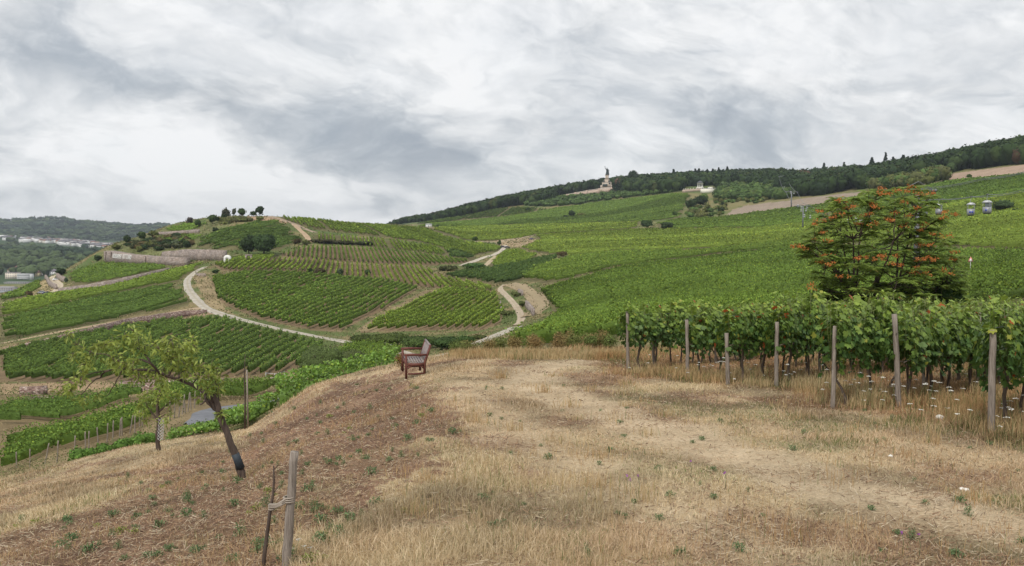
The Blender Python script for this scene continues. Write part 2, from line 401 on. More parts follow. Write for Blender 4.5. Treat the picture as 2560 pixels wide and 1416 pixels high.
# ------------------------------------------------------------------ materials
def new_mat(name):
    m = bpy.data.materials.new(name); m.use_nodes = True
    b = m.node_tree.nodes['Principled BSDF']
    return m, NB(m.node_tree), b
def mat_attr(name, rough=.7, trans=0.0, var=0.0, scale=3.0, spec=.3):
    """colour from the mesh's own colour attribute, with a little noise"""
    m, n, b = new_mat(name)
    at_ = n.n('ShaderNodeVertexColor', layer_name='col')
    c = at_.outputs[0]
    if var:
        t = n.n('ShaderNodeTexCoord')
        f = n.noise(t.outputs['Object'], scale, 4)
        c = n.mix(1.0, c, n.ramp(f, [(.25, (1 - var,) * 3), (.75, (1 + var,) * 3)]), 'MULTIPLY')
    m.node_tree.links.new(c, b.inputs['Base Color'])
    b.inputs['Roughness'].default_value = rough
    b.inputs['Specular IOR Level'].default_value = spec
    if trans:
        tr = n.n('ShaderNodeBsdfTranslucent'); m.node_tree.links.new(c, tr.inputs[0])
        mx = n.n('ShaderNodeMixShader'); mx.inputs[0].default_value = trans
        out = m.node_tree.nodes['Material Output']
        m.node_tree.links.new(b.outputs[0], mx.inputs[1]); m.node_tree.links.new(tr.outputs[0], mx.inputs[2])
        m.node_tree.links.new(mx.outputs[0], out.inputs[0])
    return m
def mat_noise(name, c1, c2, scale=4.0, rough=.7, bump=0.0, stretch=(1, 1, 1), c3=None, metal=0.0, detail=6):
    m, n, b = new_mat(name)
    t = n.n('ShaderNodeTexCoord')
    mp = n.n('ShaderNodeMapping'); mp.inputs['Scale'].default_value = stretch
    m.node_tree.links.new(t.outputs['Object'], mp.inputs[0])
    f = n.noise(mp.outputs[0], scale, detail, .6)
    st = [(.3, c1), (.7, c2)] if c3 is None else [(.28, c1), (.5, c2), (.72, c3)]
    m.node_tree.links.new(n.ramp(f, st), b.inputs['Base Color'])
    b.inputs['Roughness'].default_value = rough; b.inputs['Metallic'].default_value = metal
    b.inputs['Specular IOR Level'].default_value = .3
    if bump:
        bp = n.n('ShaderNodeBump'); bp.inputs['Strength'].default_value = bump; bp.inputs['Distance'].default_value = .02
        m.node_tree.links.new(f, bp.inputs['Height']); m.node_tree.links.new(bp.outputs[0], b.inputs['Normal'])
    return m
def mat_stone(name, c1, c2, c3, cell=2.2, mortar=(.12, .10, .09)):
    """dry stone masonry: flattened irregular blocks"""
    m, n, b = new_mat(name)
    t = n.n('ShaderNodeTexCoord')
    mp = n.n('ShaderNodeMapping'); mp.inputs['Scale'].default_value = (1, 1, 2.3)
    m.node_tree.links.new(t.outputs['Object'], mp.inputs[0])
    v = n.n('ShaderNodeTexVoronoi'); v.inputs['Scale'].default_value = cell
    m.node_tree.links.new(mp.outputs[0], v.inputs['Vector'])
    e = n.n('ShaderNodeTexVoronoi', feature='DISTANCE_TO_EDGE'); e.inputs['Scale'].default_value = cell
    m.node_tree.links.new(mp.outputs[0], e.inputs['Vector'])
    s = n.n('ShaderNodeSeparateColor'); m.node_tree.links.new(v.outputs['Color'], s.inputs[0])
    col = n.ramp(s.outputs[0], [(.0, c1), (.5, c2), (1.0, c3)])
    col = n.mix(n.m('LESS_THAN', e.outputs['Distance'], .045), col, mortar)
    big = n.noise(t.outputs['Object'], .25, 4)
    col = n.mix(1.0, col, n.ramp(big, [(.3, (.72, .72, .74)), (.7, (1.15, 1.12, 1.08))]), 'MULTIPLY')
    m.node_tree.links.new(col, b.inputs['Base Color'])
    b.inputs['Roughness'].default_value = .85; b.inputs['Specular IOR Level'].default_value = .2
    return m

M_LEAF = mat_attr('vine leaf', .50, .30, spec=.35)
M_VEG = mat_attr('distant foliage', .8, .15, spec=.1)
M_GRASS = mat_attr('dry grass', .8, .25, spec=.15)
M_PLAIN = mat_attr('painted or plain surface', .6, 0, .12, 1.5)
M_BARK = mat_noise('bark', (.035, .025, .02), (.13, .095, .075), 14, .9, .8, (1, 1, .25))
M_VINEBARK = mat_noise('vine bark', (.055, .042, .034), (.20, .155, .125), 16, .9, .8, (1, 1, .25))
M_SUMAC = mat_attr('feathery leaf', .55, .48, spec=.25)
M_POST = mat_noise('weathered wood post', (.13, .105, .085), (.36, .31, .265), 22, .85, .6, (3, 3, .18))
M_STONE = mat_stone('red sandstone wall', (.13, .075, .062), (.27, .18, .15), (.46, .38, .33))
M_STONE2 = mat_stone('pale sandstone wall', (.21, .17, .148), (.30, .255, .225), (.40, .355, .32), 1.0, (.2, .15, .12))
M_METAL = mat_noise('galvanised steel', (.15, .155, .165), (.24, .25, .265), 3, .5, 0, metal=.3)

# ------------------------------------------------------------------ ground colour regions
def reg(pts, dmin, dmax=8000): return proj_poly(pts, dmin, dmax)
def soft(a, e0, e1): 
    t = np.clip((a - e0) / (e1 - e0), 0, 1); return t * t * (3 - 2 * t)
R_BROWN = reg([(0, 1340), (150, 1300), (330, 1215), (520, 1145), (640, 1080), (760, 1010), (880, 945), (1000, 945), (1080, 1000), (1120, 1090), (980, 1180), (900, 1290), (800, 1416), (700, 1600), (-200, 1600), (-200, 1400)], 1.5, 33)
def seg_dist(x, y, line):
    """distance to a polyline in plan, with the fraction along it"""
    best = np.full(np.shape(x), 1e9)
    for i in range(len(line) - 1):
        a, b = line[i], line[i + 1]; d = b - a
        t = np.clip(((x - a[0]) * d[0] + (y - a[1]) * d[1]) / (d @ d), 0, 1)
        best = np.minimum(best, np.hypot(x - a[0] - t * d[0], y - a[1] - t * d[1]))
    return best
TRK1 = proj_poly([(1470, 903), (1330, 925), (1330, 965), (1480, 1020), (1760, 1110), (2080, 1215), (2560, 1330)], 1.5, 34, False)[:, :2]
TRK2 = proj_poly([(1330, 960), (1150, 960), (1200, 1010), (1330, 1100), (1500, 1200), (1800, 1330), (2100, 1500)], 1.5, 34, False)[:, :2]
VEDGE = proj_poly([(1540, 935), (1720, 955), (1940, 975), (2082, 1025), (2240, 1030), (2475, 1090), (2700, 1130)], 1.5, 34, False)[:, :2]
def fg_masks(x, y):
    """plan masks of the dry hilltop: brown litter, worn track, ranker grass under the vines, greener patches"""
    w = (fbm(x * .9, y * .9, 4, 31) - .5)
    jit = (vnoise(x * 9, y * 9, 77) - .5); wx, wy = x + w * 2.6 + jit * .7, y + (fbm(x * .9, y * .9, 4, 32) - .5) * 3.0 + jit * .6
    brown = inpoly(wx, wy, R_BROWN).astype(float)
    brown = np.maximum(brown, soft(fbm(x * .55, y * .45, 4, 40), .56, .68) * .75)
    t1 = np.exp(-(seg_dist(x, y, TRK1) / (.80 + .5 * w)) ** 4); t2 = np.exp(-(seg_dist(x, y, TRK2) / (.6 + .3 * w)) ** 2)
    track = np.maximum(t1, t2 * .7) * (1 - .6 * (brown > .9))
    e = np.interp(y, VEDGE[::-1, 1] if VEDGE[0, 1] > VEDGE[-1, 1] else VEDGE[:, 1], VEDGE[::-1, 0] if VEDGE[0, 1] > VEDGE[-1, 1] else VEDGE[:, 0])
    under = soft(x - e + w * 1.6, -.9, .3) * (y < 60)
    green = soft(fbm(x * .7, y * .55, 4, 51), .50, .64) * (.35 + .65 * soft(x, 1.0, 4.0)) * (1 - track)
    return brown, track, under, green

ROADS = []          # (polyline in plan, half width, colour) filled first so that the ground shows the verge
def lerp(a, b, t): return a + (b - a) * t

def ground_colors():
    x, y = XX.ravel(), np.ascontiguousarray(YY).ravel()
    n = len(x)
    c = np.zeros((n, 3))
    f1 = fbm(x / 40, y / 40, 4, 61)[:, None]; f2 = fbm(x / 7, y / 7, 4, 62)[:, None]
    base = lerp(np.array([.095, .14, .045]), np.array([.21, .19, .09]), soft(f1 * .5 + f2 * .5, .40, .62))
    c[:] = base
    mid = (y < 460)[:, None]; c[:] = np.where(mid, lerp(np.array([.11, .145, .05]), np.array([.235, .195, .105]), soft(f1 * .4 + f2 * .6, .38, .60)), c)
    nearm = y < 36
    b, t, u, g = fg_masks(x[nearm], y[nearm]); b = b * (.75 + .5 * vnoise(x[nearm] * 3, y[nearm] * 3, 4)).clip(0, 1)
    ff = fbm(x[nearm] * 2.3, y[nearm] * 2.3, 4, 64)[:, None]
    f3 = fbm(x[nearm] * .95, y[nearm] * .8, 5, 65)[:, None]
    k = lerp(np.array([.28, .215, .14]), np.array([.44, .36, .24]), ff)
    k = lerp(k, lerp(np.array([.155, .092, .065]), np.array([.275, .185, .135]), ff), b[:, None])
    k = lerp(k, lerp(np.array([.40, .31, .205]), np.array([.53, .44, .32]), ff), (t * .92)[:, None])
    k = lerp(k, lerp(np.array([.20, .12, .075]), np.array([.34, .22, .13]), ff), (u * .85)[:, None])
    k = lerp(k, np.array([.17, .17, .085]), (g * .45)[:, None])
    c[nearm] = k * lerp(.74 + .48 * soft(f3, .30, .62), 1.08, (t * .8)[:, None])
    far = y > 1400
    c[far & (x < -150)] = lerp(np.array([.035, .062, .032]), np.array([.06, .10, .04]), f1[far & (x < -150)])
    for poly, col, dr in GPOLY:
        bb = (x >= poly[:, 0].min()) & (x <= poly[:, 0].max()) & (y >= poly[:, 1].min()) & (y <= poly[:, 1].max())
        idx = np.nonzero(bb)[0]
        m = idx[inpoly(x[idx], y[idx], poly)]
        cc = np.array(col)
        c[m] = cc[None] * (1 + (f2[m] - .5) * dr)
    return c
GPOLY = []
SOIL = (.195, .145, .09)
SAND = (.50, .385, .26)
def gp(pts, col, dmin, dmax=8000, dr=.8): GPOLY.append((proj_poly(pts, dmin, dmax), col, dr))

# ------------------------------------------------------------------ vineyards on the slopes (outlines read off the photograph, laid on the real ground)
G1, G2, G3, G4 = (.18, .26, .042), (.135, .21, .038), (.185, .255, .044), (.085, .14, .036)
FIELDS = [
 # key, outline, dmin, dmax, row direction (two points), spacing, leaf colour, mode, label, gaps
 ('fanA', [(528, 694), (620, 683), (730, 683), (850, 694), (960, 703), (1046, 722), (970, 770), (890, 808), (850, 830), (780, 826), (650, 800), (570, 768), (535, 745)], 150, 500, [(857, 822), (1046, 720)], 2.9, G2, 'row', 'vine row running diagonally up the field above the pale gravel road', .10),
 ('fanB', [(1112, 724), (1180, 729), (1240, 737), (1262, 785), (1248, 812), (1200, 828), (1120, 826), (1020, 828), (900, 832), (980, 785)], 150, 420, [(1115, 825), (1240, 742)], 3.0, G1, 'row', 'vine row running diagonally below the bend of the sandy track', .06),
 ('midC', [(530, 664), (600, 656), (690, 648), (780, 650), (860, 659), (950, 665), (1060, 668), (1085, 692), (1140, 702), (1228, 722), (1230, 732), (1150, 727), (1060, 718), (1000, 710), (940, 703), (860, 694), (800, 686), (720, 680), (640, 680), (560, 678)], 250, 600, [(935, 705), (925, 664)], 2.6, G3, 'row', 'vine row running downhill in the middle band of the central slope', .03),
 ('midD', [(700, 636), (760, 620), (850, 617), (950, 625), (1030, 633), (1100, 645), (1180, 654), (1150, 660), (1070, 664), (950, 661), (830, 653), (720, 645)], 300, 620, [(930, 655), (915, 622)], 2.6, G2, 'row', 'vine row running downhill in the band above the middle of the central slope', .05),
 ('lowH', [(0, 888), (200, 843), (420, 805), (560, 800), (640, 824), (740, 850), (812, 866), (808, 888), (740, 927), (690, 942), (520, 950), (200, 958), (0, 955)], 130, 260, [(560, 942), (760, 835)], 2.6, (.118, .185, .04), 'row', 'vine row running diagonally in the lower field left of the bench', .12),
 ('nearM', [(-20, 1190), (60, 1166), (250, 1112), (330, 1078), (430, 1042), (500, 1010), (480, 1000), (360, 1028), (100, 1096), (-20, 1128)], 52, 112, [(0, 1180), (480, 1008)], 1.8, (.12, .195, .036), 'row', 'vine row in the lower left corner behind the brow, lined with posts', 0),
 ('nearM2', [(-20, 1070), (200, 1052), (362, 1008), (352, 990), (-20, 1028)], 90, 128, [(0, 1060), (360, 1000)], 1.8, (.10, .165, .034), 'row', 'vine row in the strip below the lowest stone wall', 0),
 ('nearM3', [(350, 1012), (360, 992), (520, 984), (640, 975), (720, 970), (700, 992), (560, 1008), (440, 1020)], 90, 128, [(440, 1010), (690, 985)], 1.8, (.11, .175, .034), 'row', 'vine row between the red wall and the asphalt road', 0),
 ('nookS', [(870, 870), (960, 872), (1010, 885), (985, 908), (900, 930), (840, 935), (820, 905)], 90, 200, [(860, 925), (990, 880)], 2.4, G2, 'row', 'vine row in the small plot behind the bench', .05),
 ('topE', [(780, 592), (800, 585), (900, 594), (1000, 604), (1080, 616), (1130, 628), (1110, 641), (1010, 628), (930, 620), (870, 613), (800, 606)], 350, 700, [(930, 618), (920, 596)], 2.6, G1, 'mass', 'band of vines under the ridge of the central hill, rows running downhill', .05),
 ('darkE', [(1112, 630), (1140, 626), (1190, 642), (1185, 652), (1120, 645)], 350, 700, [(1115, 642), (1180, 632)], 3.2, G4, 'mass', 'small dark plot of vines left of the track junction', 0),
 ('ridgeF', [(672, 541), (760, 548), (860, 558), (960, 565), (1060, 572), (1110, 593), (1150, 604), (1240, 614), (1262, 622), (1200, 640), (1120, 624), (1060, 607), (960, 594), (860, 582), (795, 575), (740, 562)], 350, 900, [(1002, 580), (1127, 625)], 2.8, G1, 'mass', 'vines on the smooth ridge of the central hill, rows slanting down to the right', .0),
 ('slopeI', [(0, 805), (150, 768), (300, 737), (440, 714), (478, 748), (470, 766), (330, 792), (200, 818), (0, 855)], 180, 420, [(0, 852), (470, 766)], 2.6, (.118, .188, .04), 'mass', 'broad dark green vine field left of the gravel road', .03),
 ('slopeJ', [(0, 765), (130, 738), (300, 715), (430, 678), (500, 664), (512, 656), (472, 690), (440, 708), (300, 730), (0, 796)], 250, 560, [(0, 790), (440, 705)], 2.6, G1, 'mass', 'long strip of vines below the pale terrace wall', .0),
 ('slopeK', [(170, 690), (215, 668), (258, 660), (430, 668), (400, 676), (300, 698), (185, 716)], 300, 600, [(185, 715), (420, 668)], 2.4, G2, 'mass', 'smooth vine field under the wall with white lettering', .0),
 ('tipL', [(0, 747), (100, 704), (105, 718), (60, 745), (0, 752)], 350, 600, [(0, 750), (100, 706)], 2.4, G2, 'mass', 'wedge of vines at the left edge above the river', .0),
 ('hillO', [(485, 618), (500, 600), (560, 575), (640, 556), (690, 553), (727, 572), (735, 585), (758, 600), (730, 612), (700, 626), (640, 628), (590, 625), (540, 628)], 400, 700, [(500, 620), (735, 575)], 2.6, (.105, .165, .038), 'mass', 'steep dark vine plot on the rocky hill', .26),
 ('hillP', [(415, 572), (470, 560), (520, 562), (490, 576), (415, 581)], 420, 700, [(415, 580), (490, 574)], 2.4, G2, 'mass', 'small terrace of vines at the left brow of the hill', .0),
 ('hillQ', [(385, 596), (440, 590), (520, 590), (480, 606), (390, 605)], 420, 700, [(385, 605), (480, 604)], 2.4, G2, 'mass', 'short terrace of vines over the rocks', .1),
 ('chapR', [(570, 655), (590, 643), (700, 640), (690, 648), (600, 656), (530, 664), (520, 660)], 300, 600, [(530, 664), (690, 645)], 2.6, G1, 'mass', 'strip of vines right of the white wayside arch', .0),
 ('rightA', [(1300, 714), (1342, 722), (1376, 766), (1390, 794), (1335, 836), (1292, 860), (1245, 884), (1190, 900), (1150, 912), (1400, 930), (1700, 940), (2700, 900), (2900, 690), (2560, 636), (2030, 616), (1760, 648), (1560, 672), (1380, 722)], 60, 420, [(1380, 722), (1760, 650)], 2.3, (.135, .210, .037), 'mass', 'wide green vineyard filling the slope behind the near vines', .0),
 ('rightB', [(1300, 700), (1300, 690), (1340, 670), (1420, 646), (1560, 632), (1760, 628), (1980, 606), (2030, 612), (1760, 640), (1560, 664), (1380, 712)], 200, 560, [(1310, 702), (1760, 640)], 2.4, (.15, .225, .04), 'mass', 'belt of vines between two dark hedge-like rows on the right slope', .0),
 ('rightC', [(1105, 692), (1150, 682), (1230, 672), (1262, 664), (1335, 650), (1400, 640), (1390, 652), (1350, 672), (1312, 698), (1290, 712), (1240, 712), (1180, 702)], 250, 560, [(1180, 688), (1340, 655)], 2.6, G4, 'mass', 'darker vine plot beside the dry gully', .08),
 ('rightX', [(1232, 648), (1262, 630), (1300, 626), (1345, 640), (1330, 652), (1262, 668), (1218, 672)], 300, 640, [(1240, 655), (1330, 638)], 2.6, G1, 'mass', 'small bright vine plot right of the track junction', .0),
 ('rightD', [(1300, 622), (1340, 600), (1345, 590), (1600, 575), (1900, 572), (2062, 555), (2300, 521), (2560, 485), (2700, 478), (2900, 560), (2700, 640), (2560, 633), (2100, 614), (1980, 604), (1760, 622), (1560, 628), (1420, 640), (1350, 634)], 220, 900, [(1340, 632), (2000, 596)], 2.8, G3, 'mass', 'bright green vineyard across the middle of the right slope', .0),
 ('rightE', [(1090, 580), (1080, 574), (1100, 570), (1320, 563), (1600, 557), (1590, 572), (1345, 586), (1320, 594), (1240, 604), (1160, 600)], 450, 1000, [(1100, 575), (1590, 562)], 3.2, G3, 'mass', 'flat vine field behind the small white building', .0),
 ('rightF', [(1000, 566), (1060, 562), (1180, 552), (1240, 545), (1300, 538), (1385, 522), (1455, 514), (1530, 502), (1700, 484), (1730, 488), (1712, 520), (1700, 545), (1600, 556), (1320, 562), (1100, 569)], 600, 1250, [(1100, 568), (1700, 520)], 4.0, (.13, .2, .042), 'mass', 'upper vineyard climbing towards the wood and the monument', .0),
 ('rightG', [(990, 562), (1060, 552), (1130, 543), (1230, 524), (1300, 518), (1380, 524), (1300, 538), (1180, 548), (1060, 560)], 700, 1300, [(1000, 562), (1230, 528)], 4.0, (.105, .165, .038), 'mass', 'far vineyard under the left end of the wood', .0),
 ('rightH', [(1640, 560), (1700, 548), (1800, 545), (1990, 520), (2100, 508), (2060, 552), (1900, 570), (1650, 573)], 450, 950, [(1700, 556), (2000, 530)], 3.2, (.135, .21, .038), 'mass', 'vineyard just below the bare pink soil', .0),
 ('rightI', [(2110, 500), (2300, 470), (2400, 450), (2560, 438), (2800, 420), (2800, 480), (2560, 484), (2300, 520), (2066, 554), (2102, 509)], 330, 900, [(2120, 530), (2560, 455)], 2.8, (.125, .2, .04), 'mass', 'vineyard on the right shoulder under the upper bare field', .0),
]
ROADDEF = [
 # name, centre line, dmin, dmax, width, colour, lift, label
 ('gravel_road', [(512, 668), (485, 682), (467, 700), (470, 722), (490, 748), (515, 772), (560, 788), (620, 804), (700, 824), (790, 842), (868, 856), (930, 866), (1000, 880), (1045, 893), (1095, 893), (1150, 876), (1205, 854), (1250, 836), (1290, 818)], 130, 420, 3.8, (.40, .365, .305), .10),
 ('sand_track', [(1290, 818), (1306, 800), (1300, 780), (1284, 757), (1262, 735), (1248, 722), (1262, 712)], 190, 340, 2.4, (.40, .33, .245), .10),
 ('sand_track', [(1330, 790), (1355, 765), (1340, 740), (1300, 715), (1275, 710)], 190, 340, 6.5, (.30, .235, .145), .07),
 ('sand_track', [(1152, 665), (1190, 652), (1215, 642), (1238, 637), (1258, 624), (1262, 614)], 380, 640, 4.5, (.47, .42, .35), .12),
 ('sand_track', [(1205, 668), (1225, 655), (1240, 640)], 350, 560, 4.0, (.42, .34, .23), .12),
 ('sand_track', [(665, 541), (700, 548), (735, 560), (765, 574), (790, 582)], 450, 760, 7.0, (.33, .25, .19), .12),
 ('sand_track', [(735, 562), (752, 578), (768, 592), (772, 606)], 450, 760, 5.0, (.42, .30, .20), .15),
 ('sand_track', [(1080, 580), (1110, 593), (1150, 603), (1240, 606), (1330, 590)], 450, 800, 4.5, (.42, .33, .24), .12),
 ('sand_track', [(0, 760), (60, 748), (110, 738), (140, 728), (152, 715), (140, 705), (125, 700), (135, 690)], 350, 620, 5.0, (.48, .41, .31), .12),
 ('sand_track', [(0, 860), (120, 836), (250, 812), (380, 790), (480, 772), (510, 772)], 190, 330, 3.0, (.36, .27, .18), .10),
 ('asphalt_road', [(470, 1120), (505, 1060), (530, 1035), (575, 1020), (640, 1012), (720, 1000)], 62, 110, 4.2, (.17, .175, .19), .06),
]
# bare and planted ground under all that
for f in FIELDS: gp(f[1], SOIL if f[7] == 'row' else (.13, .12, .06), f[2], f[3])
gp([(1810, 545), (1830, 525), (1870, 513), (1960, 503), (2060, 490), (2110, 484), (2180, 478), (2120, 508), (2000, 522), (1920, 535), (1860, 545)], (.29, .24, .195), 500, 1100, .4)
gp([(2340, 445), (2370, 436), (2450, 425), (2560, 412), (2800, 395), (2800, 420), (2560, 437), (2440, 444), (2350, 452)], (.36, .27, .21), 450, 950, .4)
gp([(1235, 603), (1260, 598), (1335, 594), (1340, 602), (1315, 618), (1250, 618)], (.35, .275, .18), 450, 850, .9)
gp([(1270, 548), (1300, 535), (1340, 532), (1310, 545), (1285, 552)], (.34, .29, .18), 700, 1100, .3)
gp([(1180, 530), (1240, 520), (1260, 520), (1210, 530)], (.32, .27, .17), 900, 1250, .3)
gp([(1560, 596), (1596, 595), (1596, 598), (1560, 598)], (.55, .50, .33), 450, 850, .2)
gp([(1340, 672), (1400, 648), (1412, 650), (1350, 680)], (.40, .30, .20), 250, 600, .4)
gp([(2330, 565), (2420, 570), (2440, 582), (2340, 578)], (.36, .26, .19), 200, 500, .4)
gp([(1005, 800), (1110, 722), (1060, 727), (940, 792), (890, 828), (940, 830)], (.25, .20, .12), 180, 360, .8)
gp([(480, 690), (520, 690), (560, 770), (600, 795), (520, 765)], (.28, .225, .135), 180, 380, .8)
gp([(0, 870), (300, 810), (540, 775), (540, 785), (300, 825), (0, 885)], (.30, .22, .15), 180, 330, .5)
gp([(0, 960), (300, 955), (620, 948), (760, 930), (760, 950), (620, 965), (0, 985)], (.38, .28, .18), 100, 160, .5)
gp([(-20, 1210), (520, 1090), (700, 1010), (640, 960), (0, 985), (-20, 985)], (.23, .18, .105), 48, 135, .9)
gp([(60, 735), (110, 700), (150, 700), (155, 735), (90, 745)], (.40, .33, .19), 350, 620, .5)
gp([(300, 610), (370, 580), (520, 575), (480, 625), (400, 645), (300, 640)], (.17, .16, .09), 420, 620, 1.2)
gp([(255, 655), (300, 600), (380, 572), (470, 560), (600, 545), (560, 575), (500, 600), (490, 625), (400, 650)], (.15, .165, .07), 420, 680, 1.2)
gp([(600, 545), (665, 538), (700, 545), (720, 560), (640, 552)], (.38, .27, .18), 500, 700, .5)
gp([(60, 625), (250, 637), (260, 645), (200, 650), (60, 632)], (.17, .19, .11), 2300, 3600, .5)

C_ = ground_colors()
# the ground: one sheet from the photographer's feet to the far hills
ni, nj = len(ug), NS
ii = (np.arange(ni - 1)[:, None] * nj + np.arange(nj - 1)[None]).ravel()
gF = np.stack([ii, ii + nj, ii + nj + 1, ii + 1], 1)
gV = np.stack([XX.ravel(), np.ascontiguousarray(YY).ravel(), G.ravel()], 1)
mg, n, b = new_mat('ground')
vc = n.n('ShaderNodeVertexColor', layer_name='col')
t = n.n('ShaderNodeTexCoord')
cd_ = n.noise(t.outputs['Object'], .9, 6, .6)
mps = n.n('ShaderNodeMapping'); mps.inputs['Rotation'].default_value = (0, 0, .5); mps.inputs['Scale'].default_value = (22, 70, 30)
mg.node_tree.links.new(t.outputs['Object'], mps.inputs[0])
fi = n.noise(mps.outputs[0], 1.0, 5, .65, 1.2)
c = n.mix(1.0, vc.outputs[0], n.ramp(cd_, [(.3, (.78, .77, .74)), (.7, (1.18, 1.17, 1.15))]), 'MULTIPLY')
c = n.mix(1.0, c, n.ramp(fi, [(.30, (.50, .48, .46)), (.5, (.95, .93, .9)), (.72, (1.5, 1.45, 1.38))]), 'MULTIPLY')
mg.node_tree.links.new(c, b.inputs['Base Color'])
b.inputs['Roughness'].default_value = .95; b.inputs['Specular IOR Level'].default_value = .1
bp = n.n('ShaderNodeBump'); bp.inputs['Strength'].default_value = .6; bp.inputs['Distance'].default_value = .03
mg.node_tree.links.new(fi, bp.inputs['Height']); mg.node_tree.links.new(bp.outputs[0], b.inputs['Normal'])
tag(obj('ground', mkmesh('ground', gV, gF, [mg], cols=C_, smooth=True)), kind='structure')

# the river far below at the left edge
mw, n, b = new_mat('river water'); b.inputs['Base Color'].default_value = (.10, .13, .14, 1); b.inputs['Roughness'].default_value = .12
tag(obj('river', mkmesh('river', np.array([(-4200, 880, -88.), (200, 880, -88), (200, 1325, -88), (-4200, 1325, -88)]), np.array([[0, 1, 2, 3]]), [mw])), kind='structure')

def strip(line, width, lift, col, name, mat):
    L = line[:, :2]
    for _ in range(3):                                      # round the corners
        q = np.concatenate([L[:1], L[:-1] * .75 + L[1:] * .25, L[:-1] * .25 + L[1:] * .75, L[-1:]])
        o = [L[0]]
        for i in range(len(L) - 1): o += [L[i] * .75 + L[i + 1] * .25, L[i] * .25 + L[i + 1] * .75]
        L = np.array(o + [L[-1]])
    s = np.concatenate([[0], np.cumsum(np.hypot(*np.diff(L, axis=0).T))])
    k = max(8, int(s[-1] / 1.2)); tt = np.linspace(0, s[-1], k)
    L = np.stack([np.interp(tt, s, L[:, 0]), np.interp(tt, s, L[:, 1])], 1)
    T = np.gradient(L, axis=0); T /= np.linalg.norm(T, axis=1, keepdims=True) + 1e-9
    N = np.stack([-T[:, 1], T[:, 0]], 1)
    wv = width * (1 + (fbm(tt / 6, tt * 0, 3, 5) - .5) * .35)
    off = np.linspace(-.5, .5, 7)
    Pn = L[:, None] + N[:, None] * (off[None, :, None] * wv[:, None, None])
    z = gz(Pn[..., 0], Pn[..., 1])
    z = np.maximum(z, z.mean(1, keepdims=True)) * .5 + z * .5 + lift
    z[:, 0] -= lift + .25; z[:, -1] -= lift + .25           # the edges run down into the verge
    Vv = np.concatenate([Pn, z[..., None]], -1).reshape(-1, 3)
    i = np.arange(k - 1)[:, None] * 7; j = np.arange(6)[None]
    F = np.stack([i + j, i + j + 1, i + j + 8, i + j + 7], -1).reshape(-1, 4)
    e = np.abs(off)[None, :] * 2
    cc = np.array(col)[None, None] * (1 + (fbm(Pn[..., 0] / 1.6, Pn[..., 1] / 1.6, 3, 8)[..., None] - .5) * .5)
    if name != 'asphalt_road': cc = lerp(cc, np.array([.30, .25, .15]), (np.exp(-(e / .16) ** 2) * .45)[..., None] + 0 * cc)
    return tag(obj(name, mkmesh(name, Vv, F, [mat], cols=cc.reshape(-1, 3), smooth=True)), kind='structure')
M_ROAD = mat_attr('road surface', .9, 0, .2, 2.0, .1)
RLINES = [(proj_poly(r[1], r[2], r[3], False)[:, :2], r[4] / 2 if r[4] < 6 else r[4] / 6) for r in ROADDEF]
for r in ROADDEF: strip(proj_poly(r[1], r[2], r[3], False), r[4], r[6], r[5], r[0], M_ROAD)

